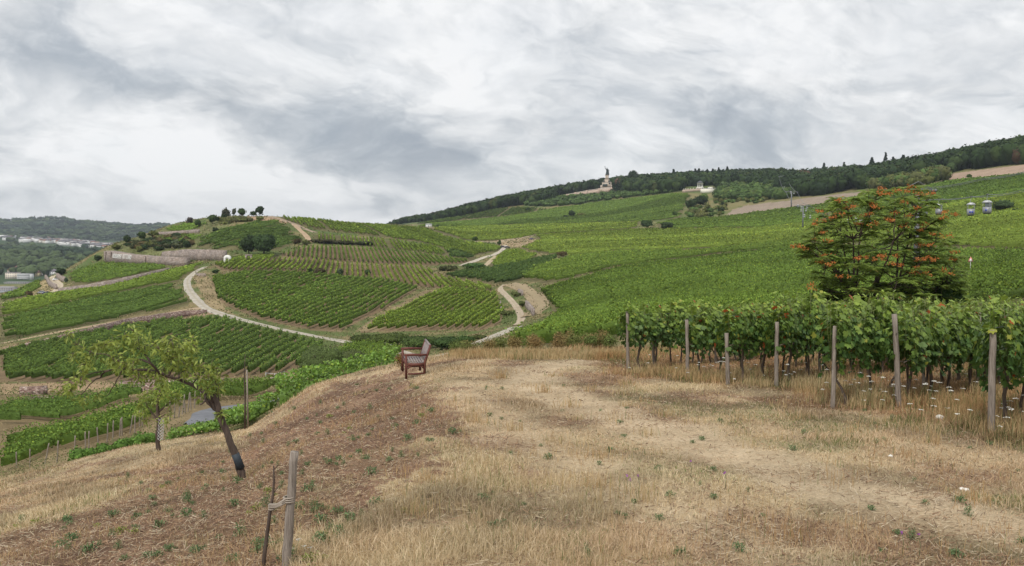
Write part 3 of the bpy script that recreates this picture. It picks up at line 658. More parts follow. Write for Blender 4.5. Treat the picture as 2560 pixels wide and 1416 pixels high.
# ------------------------------------------------------------------ vine rows
def rows_in(poly, d, spacing, step, dmaxlen=1e9):
    d = np.array(d, float); d /= np.linalg.norm(d); nrm = np.array([-d[1], d[0]])
    a, bq = poly[:, :2] @ d, poly[:, :2] @ nrm
    out = []
    for k, off in enumerate(np.arange(bq.min() + spacing * .5, bq.max(), spacing)):
        t_ = np.arange(a.min(), a.max(), step)
        p = t_[:, None] * d + off * nrm
        m = inpoly(p[:, 0], p[:, 1], poly)
        e = np.flatnonzero(np.diff(np.concatenate([[0], m.astype(int), [0]])))
        for s0, s1 in zip(e[::2], e[1::2]):
            s0 += int(3 * abs(math.sin(k * 12.9 + s0))); s1 -= int(3 * abs(math.sin(k * 7.7 + 1)))
            if s1 - s0 >= 4: out.append(p[s0:s1])
    return out
def row_geo(p, rng, dens, size, col, h0=.45, h1=1.95, w=.28, gaps=0.0, step=1.0, core=True, cw=.72, ch=1.0):
    """one trellised row: an uneven hedge core under loose leaves; returns V, [quads], colours"""
    n = len(p)
    d = p[-1] - p[0]; d /= np.linalg.norm(d) + 1e-9; nr = np.array([-d[1], d[0]])
    keep = np.ones(n)
    if gaps:
        g = vnoise(np.arange(n) * step / 5.0 + rng.uniform(0, 99), np.zeros(n), 3)
        keep = (g > gaps * 1.6).astype(float)
    hv = h1 * (.90 + .20 * rng.random(n)) * np.where(keep > 0, 1, .62)
    z = gz(p[:, 0], p[:, 1])
    V, F, Cc = [], [], []
    nv = 0
    tone = np.array(col) * rng.uniform(.86, 1.14) * (.9 + .3 * (fbm(np.array([p[0, 0] / 9.]), np.array([p[0, 1] / 9.]), 3, 12)[0] - .3))
    if core and n > 1:
        off = np.array([-.8, -1, 0, 1, .8]); hh = np.array([0, .55, .84, .55, 0]) * ch
        ww = w * (.75 + .5 * rng.random((n, 5))) * np.where(keep > 0, 1, .25)[:, None]
        X_ = p[:, None] + nr * (off * ww * cw)[..., None]
        Zc = z[:, None] + h0 + (hv[:, None] - h0) * (hh + (rng.random((n, 5)) - .5) * .14)
        Zc[:, [0, 4]] = z[:, None] + h0
        Vc = np.concatenate([X_, Zc[..., None]], -1).reshape(-1, 3)
        i = np.arange(n - 1)[:, None] * 5; j = np.arange(4)[None]
        Fc = np.stack([i + j, i + j + 1, i + j + 6, i + j + 5], -1).reshape(-1, 4)
        V.append(Vc); F.append(Fc); nv += len(Vc)
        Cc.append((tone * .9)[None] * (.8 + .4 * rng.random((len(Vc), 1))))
    k = rng.poisson(dens * 1.55 * step * np.where(keep > 0, 1, .25), n)
    idx = np.repeat(np.arange(n), k); m = len(idx)
    if m:
        t_ = (rng.random(m) - .5) * step
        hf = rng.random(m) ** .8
        wd = w * 1.15 * np.sin(np.clip(hf, .12, .95) * math.pi) ** .5
        side = np.clip(rng.normal(0, .75, m), -1.4, 1.4) * wd
        pp = p[idx] + d * t_[:, None] + nr * side[:, None]
        C = np.concatenate([pp, (z[idx] + h0 + (hv[idx] - h0) * (hf * 1.08))[:, None]], 1)
        Vq, Fq = leaf_quads(C, size * (.7 + .6 * rng.random(m)), rng, .7)
        V.append(Vq); F.append(Fq + nv); nv += len(Vq)
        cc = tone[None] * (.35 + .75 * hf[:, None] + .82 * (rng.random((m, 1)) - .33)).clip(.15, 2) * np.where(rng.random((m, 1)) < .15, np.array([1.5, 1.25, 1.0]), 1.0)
        Cc.append(np.repeat(cc, 4, 0))
    return V, F, Cc
def cat(parts):
    V, F, C, n = [], [], [], 0
    for (v, f, c) in parts:
        tot = sum(len(q) for q in v)
        V += v; F += [q + n for q in f]; C += c; n += tot
    return np.concatenate(V), np.concatenate(F), np.concatenate(C)

def tree_posts(p, every=5):
    """thin wooden posts standing in a row, as V,F,C"""
    mb = MB()
    for q in p[::every]:
        zz = float(gz(q[0], q[1])); mb.box((q[0], q[1], zz + 1.0), (.09, .09, 2.1), col=(.30, .26, .22))
    V_ = np.concatenate(mb.V); F_ = np.concatenate(mb.F[4]); C2 = np.concatenate(mb.C)
    return [V_], [F_], [C2]

row_cands = []; FPOLY = {}
for f in FIELDS:
    key, outl, d0, d1, dr, spc, col, mode, label, gaps = f
    poly = proj_poly(outl, d0, d1); FPOLY[key] = poly
    a, b_ = at(*dr[0], d0, d1), at(*dr[1], d0, d1)
    if mode == 'row':
        for r in rows_in(poly, (b_ - a)[:2], spc, 1.0): row_cands.append((float(np.median(r[:, 1])), f, r))
    else:
        md = np.median(poly[:, 1])
        step = 2.0 if md < 450 else 3.0
        if key == 'rightA': step = 1.5
        parts = []
        rng = np.random.default_rng(abs(hash(key)) % 1000 if False else sum(map(ord, key)))
        for r in rows_in(poly, (b_ - a)[:2], spc, step):
            u_ = np.abs(r[:, 0] / r[:, 1])
            r = r[u_ < .82]
            if len(r) < 3: continue
            dd_ = (b_ - a)[:2]; dd_ = dd_ / np.linalg.norm(dd_); qf = float(r[0] @ np.array([-dd_[1], dd_[0]])) / (spc * (26 if key == 'rightA' else 13)) + .37
            hsh = math.sin(math.floor(qf) * 78.233 + len(key)) * 43758.5453; hsh -= math.floor(hsh)
            if md > 150 and mode == 'mass' and len(outl) > 7 and (qf % 1) < (.05 if key == 'rightA' else .10) and hsh < .75: continue
            ptone = .80 + .34 * hsh
            md_ = float(np.median(r[:, 1]))
            if r[:, 1].max() > 1.35 * r[:, 1].min() and len(r) > 24:
                for ch in np.array_split(r, max(2, len(r) // 14)):
                    m2 = float(np.median(ch[:, 1])); s2 = float(np.clip(m2 * .0018, .20, 1.4))
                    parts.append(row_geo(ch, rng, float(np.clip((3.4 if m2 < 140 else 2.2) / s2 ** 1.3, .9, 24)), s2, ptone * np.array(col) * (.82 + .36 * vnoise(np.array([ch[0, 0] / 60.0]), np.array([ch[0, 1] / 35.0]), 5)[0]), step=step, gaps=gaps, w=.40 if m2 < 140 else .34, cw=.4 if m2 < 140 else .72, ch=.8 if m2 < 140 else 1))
                continue
            sz = float(np.clip(md_ * .0018, .26, 1.4))
            dens = float(np.clip(2.0 / sz ** 1.3, .9, 9))
            tone = ptone * np.array(col) * (.82 + .36 * vnoise(np.array([r[0, 0] / 90.0]), np.array([r[0, 1] / 45.0]), 5)[0])
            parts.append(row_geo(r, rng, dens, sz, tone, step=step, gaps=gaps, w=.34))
        V_, F_, C2 = cat(parts)
        print('field', key, len(parts), len(F_))
        tag(obj('vineyard', mkmesh('vineyard', V_, F_, [M_VEG], cols=C2)), label, 'vineyard', kind='stuff')
# rough grass and weeds on banks, verges and waste ground between the plots
def rough_ground():
    rng = np.random.default_rng(808)
    n = 330000
    D = np.exp(rng.uniform(math.log(48), math.log(760), n)); u = rng.uniform(-.70, .34, n); x, y = u * D, D
    out = np.ones(n, bool)
    for f in FIELDS:
        pl = FPOLY[f[0]]; lo, hi = pl[:, :2].min(0), pl[:, :2].max(0)
        ix = np.flatnonzero(out & (x > lo[0]) & (x < hi[0]) & (y > lo[1]) & (y < hi[1])); out[ix[inpoly(x[ix], y[ix], pl)]] = False
    for ln, hw in RLINES:
        lo, hi = ln.min(0) - 8, ln.max(0) + 8
        ix = np.flatnonzero(out & (x > lo[0]) & (x < hi[0]) & (y > lo[1]) & (y < hi[1])); out[ix[seg_dist(x[ix], y[ix], ln) < hw * (.72 + .5 * rng.random(len(ix)))]] = False
    x, y = x[out], y[out]; f = fbm(x / 9, y / 9, 4, 90)
    k = rng.random(len(x)) < .25 + .75 * soft(f, .35, .6); x, y, f = x[k], y[k], f[k]; n = len(x)
    tall = fbm(x / 14, y / 14, 3, 91)
    C = np.column_stack([x, y, gz(x, y) + rng.uniform(.05, .35, n) * (1 + 2.2 * soft(tall, .52, .66))])
    V_, F_ = leaf_quads(C, y * .0020 * rng.uniform(.6, 1.4, n), rng, 1.6, .6)
    g = (fbm(x / 16, y / 16, 4, 92) * .6 + fbm(x / 3, y / 3, 2, 93) * .4)[:, None]
    c = lerp(np.array([.095, .135, .04]), np.array([.30, .24, .135]), soft(g + rng.normal(0, .08, (n, 1)), .36, .62)) * rng.uniform(.55, 1.25, (n, 1))
    print('rough', n)
    tag(obj('rough_grass', mkmesh('rough_grass', V_, F_, [M_VEG], cols=np.repeat(c, 4, 0))), 'rough grass and weeds on the banks between the vine plots', 'grass', kind='stuff')
rough_ground()
row_cands.sort(key=lambda q: q[0])
print('row candidates', len(row_cands))
NROW = 270
rest = []
for k, (md, f, r) in enumerate(row_cands):
    rng = np.random.default_rng(1000 + k)
    sz = float(np.clip(md * .0016, .22, .7)); dens = float(np.clip(2.8 / sz ** 1.35, 3, 20))
    near = md < 135
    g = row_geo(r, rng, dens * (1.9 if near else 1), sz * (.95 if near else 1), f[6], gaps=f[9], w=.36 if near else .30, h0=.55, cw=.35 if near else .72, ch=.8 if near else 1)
    if k < NROW:
        o = obj('vine_row', mkmesh('vine_row', np.concatenate(g[0]), np.concatenate(g[1]), [M_VEG], cols=np.concatenate(g[2])))
        tag(o, f[8], 'vine row', 'vine rows: ' + f[8][9:])
    else: rest.append(g)
if rest:
    V_, F_, C2 = cat(rest)
    tag(obj('vineyard', mkmesh('vineyard', V_, F_, [M_VEG], cols=C2)), 'upper rows of the central slope under the ridge', 'vineyard', kind='stuff')

# ------------------------------------------------------------------ the near vineyard on the right
LEAF2D = np.array([(0, -.32), (.30, -.46), (.52, -.14), (.36, .02), (.44, .36), (.14, .26), (0, .58), (-.14, .26), (-.44, .36), (-.36, .02), (-.52, -.14), (-.30, -.46)])
def vine_leaves(C, nrm, size, rng, cols):
    """lobed leaves, gently folded along the midrib, tips hanging"""
    n = len(C)
    down = np.array([0, 0, -1.0]) + rng.normal(0, .45, (n, 3))
    t = down - (down * nrm).sum(1, keepdims=True) * nrm
    t /= np.linalg.norm(t, axis=1, keepdims=True) + 1e-9
    s = np.cross(t, nrm)
    L = LEAF2D
    V = C[:, None] + size[:, None, None] * (s[:, None] * L[None, :, 0, None] + t[:, None] * L[None, :, 1, None] - nrm[:, None] * (np.abs(L[:, 0]) * .35 + .15 * L[:, 1] ** 2)[None, :, None])
    return V.reshape(-1, 3), np.arange(n * 12).reshape(-1, 12), np.repeat(cols, 12, 0)

def grape_foliage(seed, n=620):
    rng = np.random.default_rng(seed)
    lx = rng.uniform(-.68, .68, n)
    hz = rng.beta(1.5, 1.15, n)
    top = 1.66 + .20 * np.sin(lx * 5 + seed) + .10 * rng.random(n)
    bot = .74 + .22 * np.sin(lx * 6 + 2 * seed)
    z = bot + (top - bot) * hz
    wid = .30 * (1 - .45 * np.abs(hz - .5) * 2) + .06
    ly = np.sign(rng.normal(size=n)) * wid * rng.beta(3, 1.2, n)
    C = np.stack([lx, ly, z], 1)
    # hanging and upright shoots
    for _ in range(7):
        x0, y0 = rng.uniform(-.6, .6), rng.uniform(-.35, .35)
        if rng.random() < .45: zz = np.linspace(1.8, 1.8 + rng.uniform(.12, .32), 7); yy = np.full(7, y0 * .5)
        else: zz = np.linspace(1.2, .62 + rng.uniform(0, .25), 8); yy = np.full(8, y0)
        C = np.concatenate([C, np.stack([x0 + .05 * rng.normal(size=len(zz)), yy + .05 * rng.normal(size=len(zz)), zz], 1)])
    n = len(C)
    nr = np.stack([rng.normal(0, .5, n), np.sign(C[:, 1]) * 1.0 + rng.normal(0, .4, n), np.clip((C[:, 2] - 1.2), 0, 1) * 1.1 + rng.normal(.25, .35, n)], 1)
    nr /= np.linalg.norm(nr, axis=1, keepdims=True)
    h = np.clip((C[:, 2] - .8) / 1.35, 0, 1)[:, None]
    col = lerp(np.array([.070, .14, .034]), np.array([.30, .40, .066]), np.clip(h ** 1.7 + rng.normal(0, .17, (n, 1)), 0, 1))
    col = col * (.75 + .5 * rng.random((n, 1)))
    k = rng.random(n)
    col[k < .012] = (.42, .10, .03); col[(k > .012) & (k < .035)] = (.34, .36, .06)
    size = rng.uniform(.06, .155, n)
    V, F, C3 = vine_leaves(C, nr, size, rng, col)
    # short green canes
    mb = MB()
    for _ in range(9):
        x0, y0 = rng.uniform(-.6, .6), rng.uniform(-.15, .15)
        mb.tube([(x0, y0 * .4, .9), (x0 + .04, y0, 1.4), (x0 + rng.normal(0, .06), y0 + rng.normal(0, .06), 2.0)], [.006, .005, .003], 4, col=(.16, .17, .06))
    V2 = np.concatenate(mb.V)
    Fq = np.concatenate(mb.F[4]); keep = [Fq + len(V)]
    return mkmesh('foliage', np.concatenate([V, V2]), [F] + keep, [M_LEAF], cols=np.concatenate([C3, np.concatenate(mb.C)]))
def grape_trunk(seed):
    rng = np.random.default_rng(seed + 50)
    mb = MB()
    p = [(0, 0, -.12)]
    lean = rng.normal(0, .10, 2)
    for z in (.1, .3, .5, .7, .88): p.append((lean[0] * z + rng.normal(0, .025), lean[1] * z + rng.normal(0, .025), z))
    r = [.05, .042, .034, .033, .036, .045]
    mb.tube(p, np.array(r) * rng.uniform(.7, 1.15), 8)
    e = np.array(p[-1])
    for sx in (-1, 1): mb.tube([e, e + (sx * .25, 0, .12), e + (sx * .55, .02, .10)], [.022, .014, .009], 6)
    return mb.mesh('trunk', [M_VINEBARK], smooth=True)
FOL = [grape_foliage(s) for s in range(7)]
TRK = [grape_trunk(s) for s in range(6)]

def post_mesh(h, r, seed=0, taper=.92):
    rng = np.random.default_rng(seed)
    mb = MB(); n = 9
    z = np.linspace(-.25, h, n)
    mb.tube(np.stack([rng.normal(0, .004, n), rng.normal(0, .004, n), z], 1), r * np.linspace(1.05, taper, n) * (1 + rng.normal(0, .02, n)), 9)
    return mb
PB = [(1570, 927, 150), (1637, 918, 108), (1720, 946, 148), (1820, 963, 132), (1940, 968, 165), (2082, 1022, 210), (2247, 1018, 236), (2478, 1082, 262)]
ROWDIR = np.array([.72, .694])
GV, GP = 'grapevines of the near vineyard on the right', 'wooden posts of the near vineyard'
row_starts = []
p_prev = None
LBL_END = ['leftmost grey end post of the near vineyard, standing clear of leaves', 'slanting second end post from the left in the near vineyard', 'third end post from the left in the near vineyard, bare at its top',
           'fourth end post from the left, half hidden by vine leaves', 'fifth end post from the left, straight, above tall dry grass', 'sixth end post from the left, straight, among white flowers',
           'thick leaning seventh end post with a trunk beside it', 'thick end post nearest the right edge, dark at its foot']
for k, (px, py, hp) in enumerate(PB):
    b0 = at(px, py, 3, 34)
    h = hp * b0[1] / FPX
    mb = post_mesh(h, .047 if k < 5 else (.04 if k == 5 else .052), k)
    o = mb.build('vineyard_post', M_POST, smooth=True, loc=b0)
    lean = {0: (.0, -.02), 1: (-.02, -.10), 2: (0, -.035), 3: (0, -.04), 6: (0, -.075), 7: (0, -.02)}.get(k, (0, 0))
    o.rotation_euler = (lean[0], lean[1], 0)
    tag(o, LBL_END[k], 'post', GP)
    row_starts.append(b0[:2])
row_starts += [row_starts[-1] + (.62, -1.35), row_starts[-1] + (1.25, -2.75)]
rngv = np.random.default_rng(5)
proto_v = []
cnt = 0
yaw = math.atan2(ROWDIR[1], ROWDIR[0])
def new_vine(x, y, s, label, flip, kf, kt):
    r = empty('grapevine', (x, y, float(gz(x, y))), yaw + (math.pi if flip else 0) + rngv.normal(0, .03), label=label, cat='vine', group=GV)
    r.scale = (1, 1, s)
    obj('foliage', FOL[kf], r); obj('trunk', TRK[kt], r)
    return r
for k, st in enumerate(row_starts):
    if k == 1: st = st + ROWDIR * .3
    L = 24 if k < 8 else 13
    s = .55 if k else .45
    while s < L:
        q = st + ROWDIR * s
        near_front = s < 1.6
        lab = 'leafy grapevine at the front end of its row, beside its end post' if near_front else 'leafy grapevine inside the near vineyard, behind the first vines'
        new_vine(q[0], q[1], rngv.uniform(.88, 1.08) * (.93 if k < 3 else 1.0), lab, rngv.random() < .5, int(rngv.integers(7)), int(rngv.integers(6)))
        cnt += 1
        s += rngv.uniform(.95, 1.2)
    s = 4.6
    while s < L:
        q = st + ROWDIR * s
        if (s // 4.6) < 4:
            o = obj('vineyard_post', PMESH if 'PMESH' in globals() else post_mesh(1.75, .036, 77).mesh('vineyard_post', [M_POST], True), None, (q[0], q[1], float(gz(*q))))
            PMESH = o.data
            tag(o, 'thinner wooden post inside the near vineyard among the leaves', 'post', GP)
        s += 4.6
    mb = MB()
    for hz in (.85, 1.25, 1.6):
        ts = np.linspace(0, L, 13)
        pts = np.array([[*(st + ROWDIR * t), float(gz(*(st + ROWDIR * t))) + hz + (.015 * math.sin(t * 1.3))] for t in ts])
        mb.tube(pts, .003, 4, caps=False)
    o = mb.build('trellis_wire', M_METAL)
    tag(o, 'thin steel trellis wires strung along one row of the near vineyard', 'wire', 'trellis wires of the near vineyard')
print('grapevines', cnt)

# ------------------------------------------------------------------ dry grass, straw litter
def blades(x, y, h, w, rng, col, lean=.35, z0=None):
    n = len(x)
    az = rng.random(n) * 2 * math.pi; fz = rng.random(n) * math.pi
    z = (gz(x, y) if z0 is None else z0) - .01
    ln = h * np.abs(rng.normal(0, lean, n))
    wx, wy = np.cos(fz) * w * .5, np.sin(fz) * w * .5
    lx, ly = np.cos(az) * ln, np.sin(az) * ln
    P0 = np.stack([x - wx, y - wy, z], 1); P1 = np.stack([x + wx, y + wy, z], 1)
    P2 = np.stack([x + wx * .8 + lx * .35, y + wy * .8 + ly * .35, z + h * .55], 1); P3 = np.stack([x - wx * .8 + lx * .35, y - wy * .8 + ly * .35, z + h * .55], 1)
    P4 = np.stack([x + lx, y + ly, z + h * (1 - .25 * np.minimum(ln / h, 1))], 1)
    V = np.stack([P0, P1, P2, P3, P4], 1).reshape(-1, 3)
    i = np.arange(n)[:, None] * 5
    return V, i + np.array([[0, 1, 2, 3]]), i + np.array([[3, 2, 4]]), np.repeat(col, 5, 0)
def wedge_points(n, rng, d0=4.0, d1=36.0, umax=.74):
    D = np.exp(rng.uniform(math.log(d0), math.log(d1), n)); u = rng.uniform(-umax, umax, n)
    return u * D, D
def near_ground():
    rng = np.random.default_rng(21)
    x, y = wedge_points(430000, rng)
    b, t, u, g = fg_masks(x, y)
    crest = soft(y, 26, 30) * (x > -3.5)
    tall = soft(fbm(x * .8, y * .8, 3, 77), .52, .66)
    pale_left = (x < -3.0) * (b < .5)
    dens = np.clip(1.0 - .78 * b - .52 * t, .1, 1)
    keep = rng.random(len(x)) < dens
    x, y, b, t, u, g, tall, crest = (a[keep] for a in (x, y, b, t, u, g, tall, crest))
    n = len(x)
    h = rng.uniform(.02, .065, n) * (1 + 1.6 * tall * (1 - t)) * (1 - .5 * t) * (1 + .7 * u) * (1 + .6 * crest)
    w = np.maximum(.0028, y * .00062) * rng.uniform(.7, 1.4, n)
    r = rng.random((n, 1))
    col = lerp(np.array([.38, .295, .17]), np.array([.70, .61, .45]), r)
    col = lerp(col, np.array([.70, .61, .45]), (t * .7)[:, None])
    col = lerp(col, lerp(np.array([.26, .16, .085]), np.array([.48, .31, .16]), r), (np.clip(u + b * .8, 0, 1) * .85)[:, None])
    isg = rng.random(n) < g * .42 + .03 + .22 * u * (vnoise(x * 1.3, y * 1.3, 6) > .5)
    col[isg] = lerp(np.array([.11, .15, .055]), np.array([.22, .26, .10]), r[isg])
    pt = fbm(x * .95, y * .8, 5, 65)[:, None]; col = col * (.74 + .38 * soft(pt, .30, .62)) * lerp(np.array([.98, .88, .82]), np.array([1.05, 1.02, .94]), soft(fbm(x * .35, y * .35, 3, 66)[:, None], .38, .6))
    V, Fq, Ft, C = blades(x, y, h, w, rng, col, .75)
    tag(obj('dry_grass', mkmesh('dry_grass', V, [Fq, Ft], [M_GRASS], cols=C)), 'straw coloured dry grass covering the hilltop in the foreground', 'grass', kind='stuff')
    # tall russet grass and seed stalks at the vineyard edge, along the brow and in odd clumps
    xs, ys, hs = [], [], []
    for k in range(640):
        s = rng.uniform(0, 1)
        if k < 240:
            i = rng.uniform(0, len(VEDGE) - 1.01); a = VEDGE[int(i)] + (VEDGE[int(i) + 1] - VEDGE[int(i)]) * (i % 1)
            c0 = a + ROWDIR * rng.exponential(1.6) + rng.normal(0, .25, 2) + (.25, .15); hh = rng.uniform(.16, .42)
        elif k < 420:
            q = at(rng.uniform(1120, 1560), rng.uniform(884, 900), 20, 36); c0 = q[:2]; hh = rng.uniform(.2, .42)
        else:
            xx, yy_ = wedge_points(1, rng, 5, 26); c0 = np.array([xx[0], yy_[0]]); hh = rng.uniform(.12, .26)
            if c0[0] < -1.2: hh *= .6
        m = int(rng.integers(30, 70)); sp = rng.uniform(.08, .26)
        xs.append(c0[0] + rng.normal(0, sp, m)); ys.append(c0[1] + rng.normal(0, sp, m)); hs.append(hh * rng.uniform(.5, 1.15, m))
    x, y, h = np.concatenate(xs), np.concatenate(ys), np.concatenate(hs); n = len(x)
    r = rng.random((n, 1)); hue = vnoise(x * .9, y * .9, 4)[:, None]
    col = lerp(lerp(np.array([.33, .19, .085]), np.array([.55, .36, .17]), r), lerp(np.array([.40, .31, .16]), np.array([.62, .50, .30]), r), hue)
    gg = rng.random(n) < .10; col[gg] = (.16, .20, .07)
    V, Fq, Ft, C = blades(x, y, h, np.maximum(.003, y * .0006), rng, col, .30)
    tag(obj('tall_grass', mkmesh('tall_grass', V, [Fq, Ft], [M_GRASS], cols=C)), 'tall russet grass stalks at the foot of the near vines and along the brow', 'grass', kind='stuff')
    # straw, bark and prunings lying on the ground
    x, y = wedge_points(230000, rng, 4.0, 33)
    b, t, u, g = fg_masks(x, y)
    keep = rng.random(len(x)) < np.clip(.30 + .75 * b + .35 * u - .05 * t, 0, 1)
    x, y, b, t, u = (a[keep] for a in (x, y, b, t, u)); n = len(x)
    L = np.maximum(rng.uniform(.02, .11, n), y * .0015) * .5; w = np.maximum(rng.uniform(.002, .008, n), y * .0006) * .5
    az = rng.normal(.5, .8, n) * np.where(rng.random(n) < .5, 1, 2); tilt = rng.normal(0, .28, n)
    dx = np.stack([np.cos(az), np.sin(az), tilt], 1) * L[:, None]; dy = np.stack([-np.sin(az), np.cos(az), rng.normal(0, .5, n)], 1) * w[:, None]
    c0 = np.stack([x, y, gz(x, y) + rng.uniform(.004, .03, n)], 1)
    V = np.stack([c0 - dx - dy, c0 + dx - dy * .6, c0 + dx + dy * .6, c0 - dx + dy], 1).reshape(-1, 3)
    r = rng.random((n, 1))
    col = lerp(np.array([.11, .065, .045]), np.array([.44, .29, .18]), r ** 1.3)
    pale = rng.random(n) < .25 + .3 * t; col[pale] = lerp(np.array([.44, .35, .22]), np.array([.60, .51, .38]), r[pale])
    tag(obj('straw_litter', mkmesh('straw_litter', V, np.arange(n * 4).reshape(-1, 4), [M_GRASS], cols=np.repeat(col, 4, 0))), 'brown straw, bark and prunings scattered over the ground', 'litter', kind='stuff')
near_ground()

# ------------------------------------------------------------------ weeds and wild flowers
def weed_mesh(seed, tall=False, yellow=False):
    rng = np.random.default_rng(seed)
    n = 90 if not tall else 150
    H = .11 if not tall else .26
    st = rng.integers(4, 9)
    a = rng.random(n) * 2 * math.pi; s = rng.random(n)
    rad = (.03 + .09 * rng.random(n)) * (1.1 - .5 * s)
    C = np.stack([np.cos(a) * rad, np.sin(a) * rad, .01 + H * s * rng.uniform(.6, 1, n)], 1)
    V, F = leaf_quads(C, rng.uniform(.022, .05, n), rng, .9, .42)
    base = np.array([.125, .19, .085]) if not yellow else np.array([.24, .29, .06])
    col = base * (.6 + .9 * rng.random((n, 1)))
    mb = MB()
    for k in range(int(st)):
        q = rng.random() * 6.28; e = np.array([math.cos(q) * .06, math.sin(q) * .06, H * .9])
        mb.tube([(0, 0, -.03), e * (.4, .4, .5), e], [.004, .003, .002], 4, col=(.12, .17, .06))
    V2 = np.concatenate(mb.V)
    return mkmesh('weed', np.concatenate([V, V2]), [F, np.concatenate(mb.F[4]) + len(V)], [M_GRASS], cols=np.concatenate([np.repeat(col, 4, 0), np.concatenate(mb.C)]))
WM = [weed_mesh(s) for s in range(4)] + [weed_mesh(9, True), weed_mesh(10, True), weed_mesh(11, False, True)]
rng = np.random.default_rng(33)
KNOWN = [(735, 1145, 4), (845, 1290, 0), (905, 1290, 4), (850, 1345, 5), (870, 1305, 1), (1045, 1145, 4), (945, 1045, 4), (925, 1025, 5), (1060, 1020, 1), (1130, 1085, 0), (800, 1060, 1), (740, 1110, 0), (755, 1190, 4), (660, 1170, 1),
         (470, 1260, 4), (385, 1265, 0), (295, 1375, 4), (365, 1395, 1), (180, 1355, 0), (515, 1220, 1), (445, 1200, 0), (1640, 1180, 5), (1465, 1380, 5), (1470, 1400, 4), (2285, 1205, 5), (1300, 1055, 0), (1215, 975, 5), (1150, 1080, 1),
         (60, 1300, 5), (90, 1310, 6), (40, 1320, 6), (55, 1310, 4), (320, 1195, 5), (860, 1085, 6), (875, 1075, 6), (1010, 1280, 6), (940, 1260, 1), (680, 1020, 0), (2010, 1085, 1), (1800, 1055, 0), (1870, 1230, 5), (1750, 1215, 5), (2420, 1290, 5), (2280, 1350, 5), (2230, 1050, 5), (2490, 1100, 5), (1700, 1390, 0)]
spots = [(a, b_, k) for a, b_, k in KNOWN]
while len(spots) < 190:
    px, py = rng.uniform(150, 1150), rng.uniform(950, 1410)
    q = at(px, py, 2, 33)
    if inpoly(np.array([q[0]]), np.array([q[1]]), R_BROWN)[0] and q[1] < 30: spots.append((px, py, int(rng.choice([0, 1, 2, 3, 0, 1, 2, 4, 5, 6]))))
while len(spots) < 250: spots.append((rng.uniform(1150, 2560), rng.uniform(960, 1410), int(rng.choice([0, 1, 2, 3]))))
for px, py, k in spots:
    q = at(px, py, 2, 36)
    o = obj('weed', WM[k], None, q, (0, 0, rng.random() * 6), (1, 1, 1))
    s = rng.uniform(.4, .9) * (.72 if k in (4, 5) else 1) * (1.0 if px < 1150 else .75); o.scale = (s, s, s)
    if k == 6: tag(o, 'small yellowish green weed in the dry ground', 'weed', 'yellowish weeds on the dry slope')
    elif px < 1150: tag(o, 'small grey green weed on the brown slope', 'weed', 'green weeds on the brown slope')
    else: tag(o, 'small green weed in the pale dry grass', 'weed', 'green weeds in the pale grass')

def umbel_mesh(seed):
    rng = np.random.default_rng(seed); st, fl = MB(), MB()
    H = (.22, .34, .45, .55, .30)[seed]
    tops = [(rng.normal(0, .05), rng.normal(0, .05), H)]
    for tpx in tops:
        st.tube([(0, 0, -.03), (tpx[0] * .4, tpx[1] * .4, tpx[2] * .6), tpx], [.004, .003, .002], 4, col=(.16, .20, .08))
        n = 16
        a = rng.random(n) * 6.28; r_ = rng.random(n) ** .5 * .042
        C = np.stack([tpx[0] + np.cos(a) * r_, tpx[1] + np.sin(a) * r_, tpx[2] + .018 - r_ * .35], 1)
        V, F = leaf_quads(C, .024, rng, 6, 1.0)
        fl.add(V, F, col=(.80, .80, .74))
    return st.mesh('stem', [M_GRASS]), fl.mesh('flower_head', [M_GRASS])
UM = [umbel_mesh(s) for s in range(5)]
for k in range(120):
    i = rng.uniform(1.5, len(VEDGE) - 1.01); a = VEDGE[int(i)] + (VEDGE[int(i) + 1] - VEDGE[int(i)]) * (i % 1)
    c0 = a + ROWDIR * (rng.exponential(1.3) + .05) + rng.normal(0, .3, 2)
    s, f = UM[k % 5]
    r = empty('white_wildflower', (c0[0], c0[1], float(gz(*c0))), rng.random() * 6, label='flat headed white wildflower at the foot of the near vines', cat='flower', group='white wildflowers under the near vines')
    obj('stem', s, r); obj('flower_head', f, r)
for px, py in [(730, 1395), (760, 1388), (775, 1392), (738, 1402)]:
    q = at(px, py, 2, 20); s, f = UM[px % 5]
    r = empty('white_wildflower', q, label='pale wildflower low in the brown slope near the rough stake', cat='flower', group='pale wildflowers near the rough stake')
    r.scale = (.45, .45, .35); obj('stem', s, r); obj('flower_head', f, r)
def violet(px, py):
    q = at(px, py, 2, 30); mb = MB(); rg = np.random.default_rng(int(px))
    mb.tube([(0, 0, -.02), (.01, 0, .10), (0, .01, .17)], [.003, .002, .002], 4, col=(.14, .18, .08))
    V, F = leaf_quads(np.array([(0, .01, .18)] * 5) + rg.normal(0, .006, (5, 3)), .021, rg, 0, .9); mb.add(V, F, col=(.38, .14, .42))
    tag(mb.build('violet_wildflower', M_GRASS, loc=q), 'tiny violet wildflower on a thin stalk in the dry grass', 'flower', 'violet wildflowers in the dry grass')
for p in [(1566, 1232), (1575, 1245), (1596, 1235), (1726, 1195), (1812, 1225), (2255, 1390), (2297, 1395)]: violet(*p)

